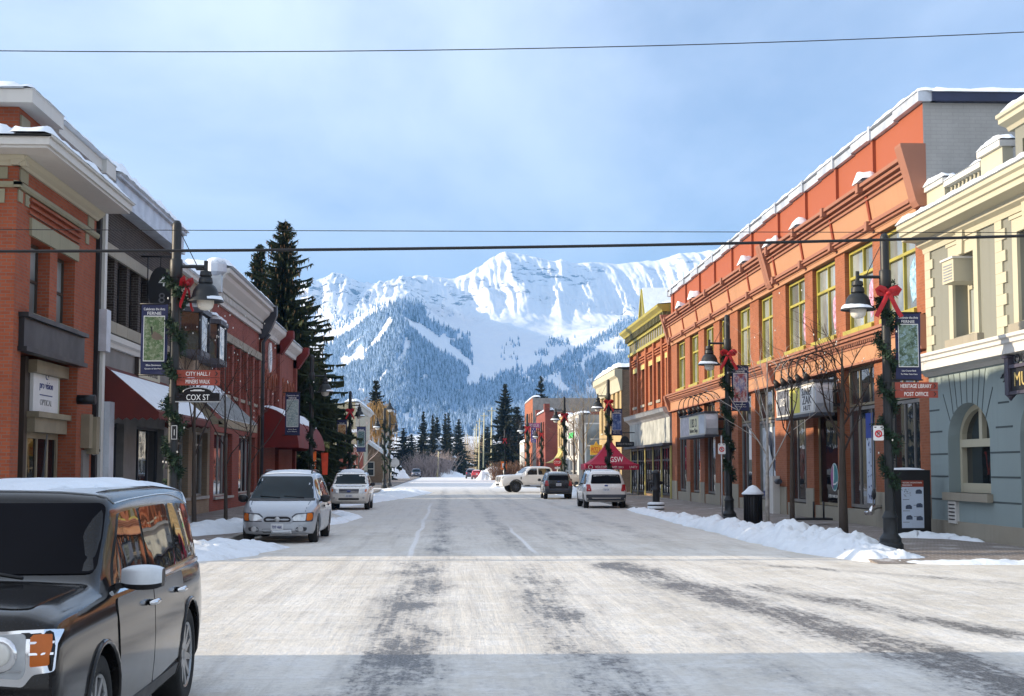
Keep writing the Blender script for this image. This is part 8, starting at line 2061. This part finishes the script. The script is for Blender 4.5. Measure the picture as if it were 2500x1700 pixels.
# golden weeping willow
wl = thing('willow_tree', 'golden yellow leafless willow beside the cream stepped building', 'willow', (-9.2, 192, 0), world=False)
rr = random.Random(6); T = MB(); C = MB(); T.tube([(0, 0, 0), (.2, 0, 3), (.1, 0, 6)], [.35, .25, .12], 7)
for k in range(520):
    a = rr.random() * 6.28; rd = 2.5 * math.sqrt(rr.random()); z = 10.3 - .28 * rd * rd + rr.gauss(0, .4); p = Vector((rd * math.cos(a), rd * math.sin(a), z)); L = rr.uniform(1.5, 4.5)
    q = p + Vector((.35 * math.cos(a), .35 * math.sin(a), -L)); mdl = p.lerp(q, .35) + Vector((.3 * math.cos(a), .3 * math.sin(a), .25)); C.tube([p + Vector((0, 0, -.2)), mdl, q], [.035, .03, .012], 3, caps=False)
for k in range(14):
    a = k * .45; C.tube([(.1, 0, 5), (.9 * math.cos(a), .9 * math.sin(a), 7.5), (1.6 * math.cos(a), 1.6 * math.sin(a), 9.6)], [.1, .06, .03], 4, caps=False)
T.build('trunk', BARK, wl); C.build('crown', plain('golden_twigs', (.36, .22, .075), .8, bump=0, var=.35), wl, recalc=False)
# brown hedge and frosted far shrubs
def shrub(label, x, y, w, h, n, mat, seed, name='shrub', d=None):
    rr = random.Random(seed); q = MB(); d = d or w
    for k in range(n):
        bx = x + rr.uniform(-.5, .5) * w * .8; by = y + rr.uniform(-.5, .5) * d * .8; p = Vector((bx, by, 0)); dd = Vector((rr.gauss(0, .35), rr.gauss(0, .35), 1)).normalized(); L = h * rr.uniform(.6, 1.1)
        m_ = p + dd * L * .5; e = m_ + (dd + Vector((rr.gauss(0, .35), rr.gauss(0, .35), 0))).normalized() * L * .5
        q.tube([p, m_, e], [.05, .035, .012], 3, caps=False)
        for j in range(3):
            s = p.lerp(e, rr.uniform(.35, .95)); q.tube([s, s + Vector((rr.gauss(0, .4), rr.gauss(0, .4), rr.uniform(.1, .6))) * h * .22], [.025, .008], 3, caps=False)
    return tag(q.build(name, mat, recalc=False), label, 'shrub')
shrub('brown twiggy hedge below the big roadside spruce', 10.5, 228, 9, 3.0, 420, plain('brown_hedge', (.16, .10, .07), .9, bump=0), 3, 'hedge', 4)
shrub('frosted pink grey shrubs between the far SUV and the spruce row', -3.4, 302, 11, 5.5, 420, plain('frosted_shrub', (.36, .30, .29), .9, bump=0), 5, 'shrub', 6)
shrub('tan leafless thicket along the pole row', 9.5, 470, 12, 13, 420, plain('tan_thicket', (.30, .22, .14), .9, bump=0), 7, 'thicket', 90)
# utility poles
PL = [(1201, 995, 317), (1182, 1008, 347), (1171, 1022, 388), (1164, 1035, 434), (1160, 1044, 474), (1142, 1059, 562), (1136, 1070, 610), (1129, 1086, 690), (1071, 1103, 300)]
NM = ['first and tallest', 'second', 'third', 'fourth', 'fifth', 'sixth', 'seventh', 'furthest']
for i, (u, v, y) in enumerate(PL):
    p = onY(u, v, y); lb = f'{NM[i]} wooden utility pole in the receding right hand row' if i < 8 else 'short pale pole standing alone left of the spruce row'
    q = MB(); q.tube([(p.x - .25, y, 0), (p.x, y, p.z)], [.19, .11], 7)
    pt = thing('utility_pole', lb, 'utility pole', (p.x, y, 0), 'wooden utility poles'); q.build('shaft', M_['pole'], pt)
    if i < 8:
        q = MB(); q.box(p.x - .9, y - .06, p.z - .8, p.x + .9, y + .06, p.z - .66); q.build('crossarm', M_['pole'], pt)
    if i == 0:
        q = MB(); b_ = onY(1215, 1052, y); q.tube([(p.x, y, b_.z + .1), (b_.x, y, b_.z)], .06, 5); q.ball((b_.x, y, b_.z), .35, .2, .1); q.build('street_light', M_['galv'], pt)
# snow covered houses at the far end
def cottage(label, x, y, w, d, h, rh, wall, seed=0):
    c = thing('house', label, 'house', (x, y, 0)); q = MB(); q.box(x - w / 2, y - d / 2, 0, x + w / 2, y + d / 2, h); q.prism([(x - w / 2, y - d / 2, h), (x + w / 2, y - d / 2, h), (x, y - d / 2, h + rh)], (0, d, 0)); q.build('wall', wall, c)
    q = MB()
    for s in (-1, 1): q.prism([(x + s * (w / 2 + .4), y - d / 2 - .3, h - .25), (x, y - d / 2 - .3, h + rh + .05), (x, y - d / 2 - .3, h + rh + .5), (x + s * (w / 2 + .5), y - d / 2 - .3, h + .12)], (0, d + .6, 0))
    q.build('snowy_roof', SNOW, c)
    f = Fr((0, y - d / 2, 0), (1, 0, 0), (0, -1, 0))
    for a in (x - w * .28, x + w * .12): f.window(c, a, a + w * .17, .9, h - .6, .0, M_['white'], M_['glass'], .1, (), (.5,), ft=.08)
    return c
cottage('small brown house with white snowy roof left of the far lamp pair', -10.3, 178, 6.5, 9, 3.2, 2.2, M_['brick_brown'])
cottage('blue sided far house with a steep snow roof behind the SUV', -2.6, 345, 9, 10, 4.2, 4.2, plain('blue_siding', (.30, .38, .48), .7))
cottage('low far house with a long snow roof at the street end', 1.8, 420, 11, 9, 2.6, 2.4, M_['brick_brown'])
cottage('dark cottage behind the shrubs on the far left', -16, 300, 10, 10, 4, 3.5, M_['greyboard'])
cottage('pale blue narrow house beyond the willow', -9.6, 205, 3.4, 8, 7.5, 1.4, plain('pale_blue_siding', (.45, .58, .70), .7))
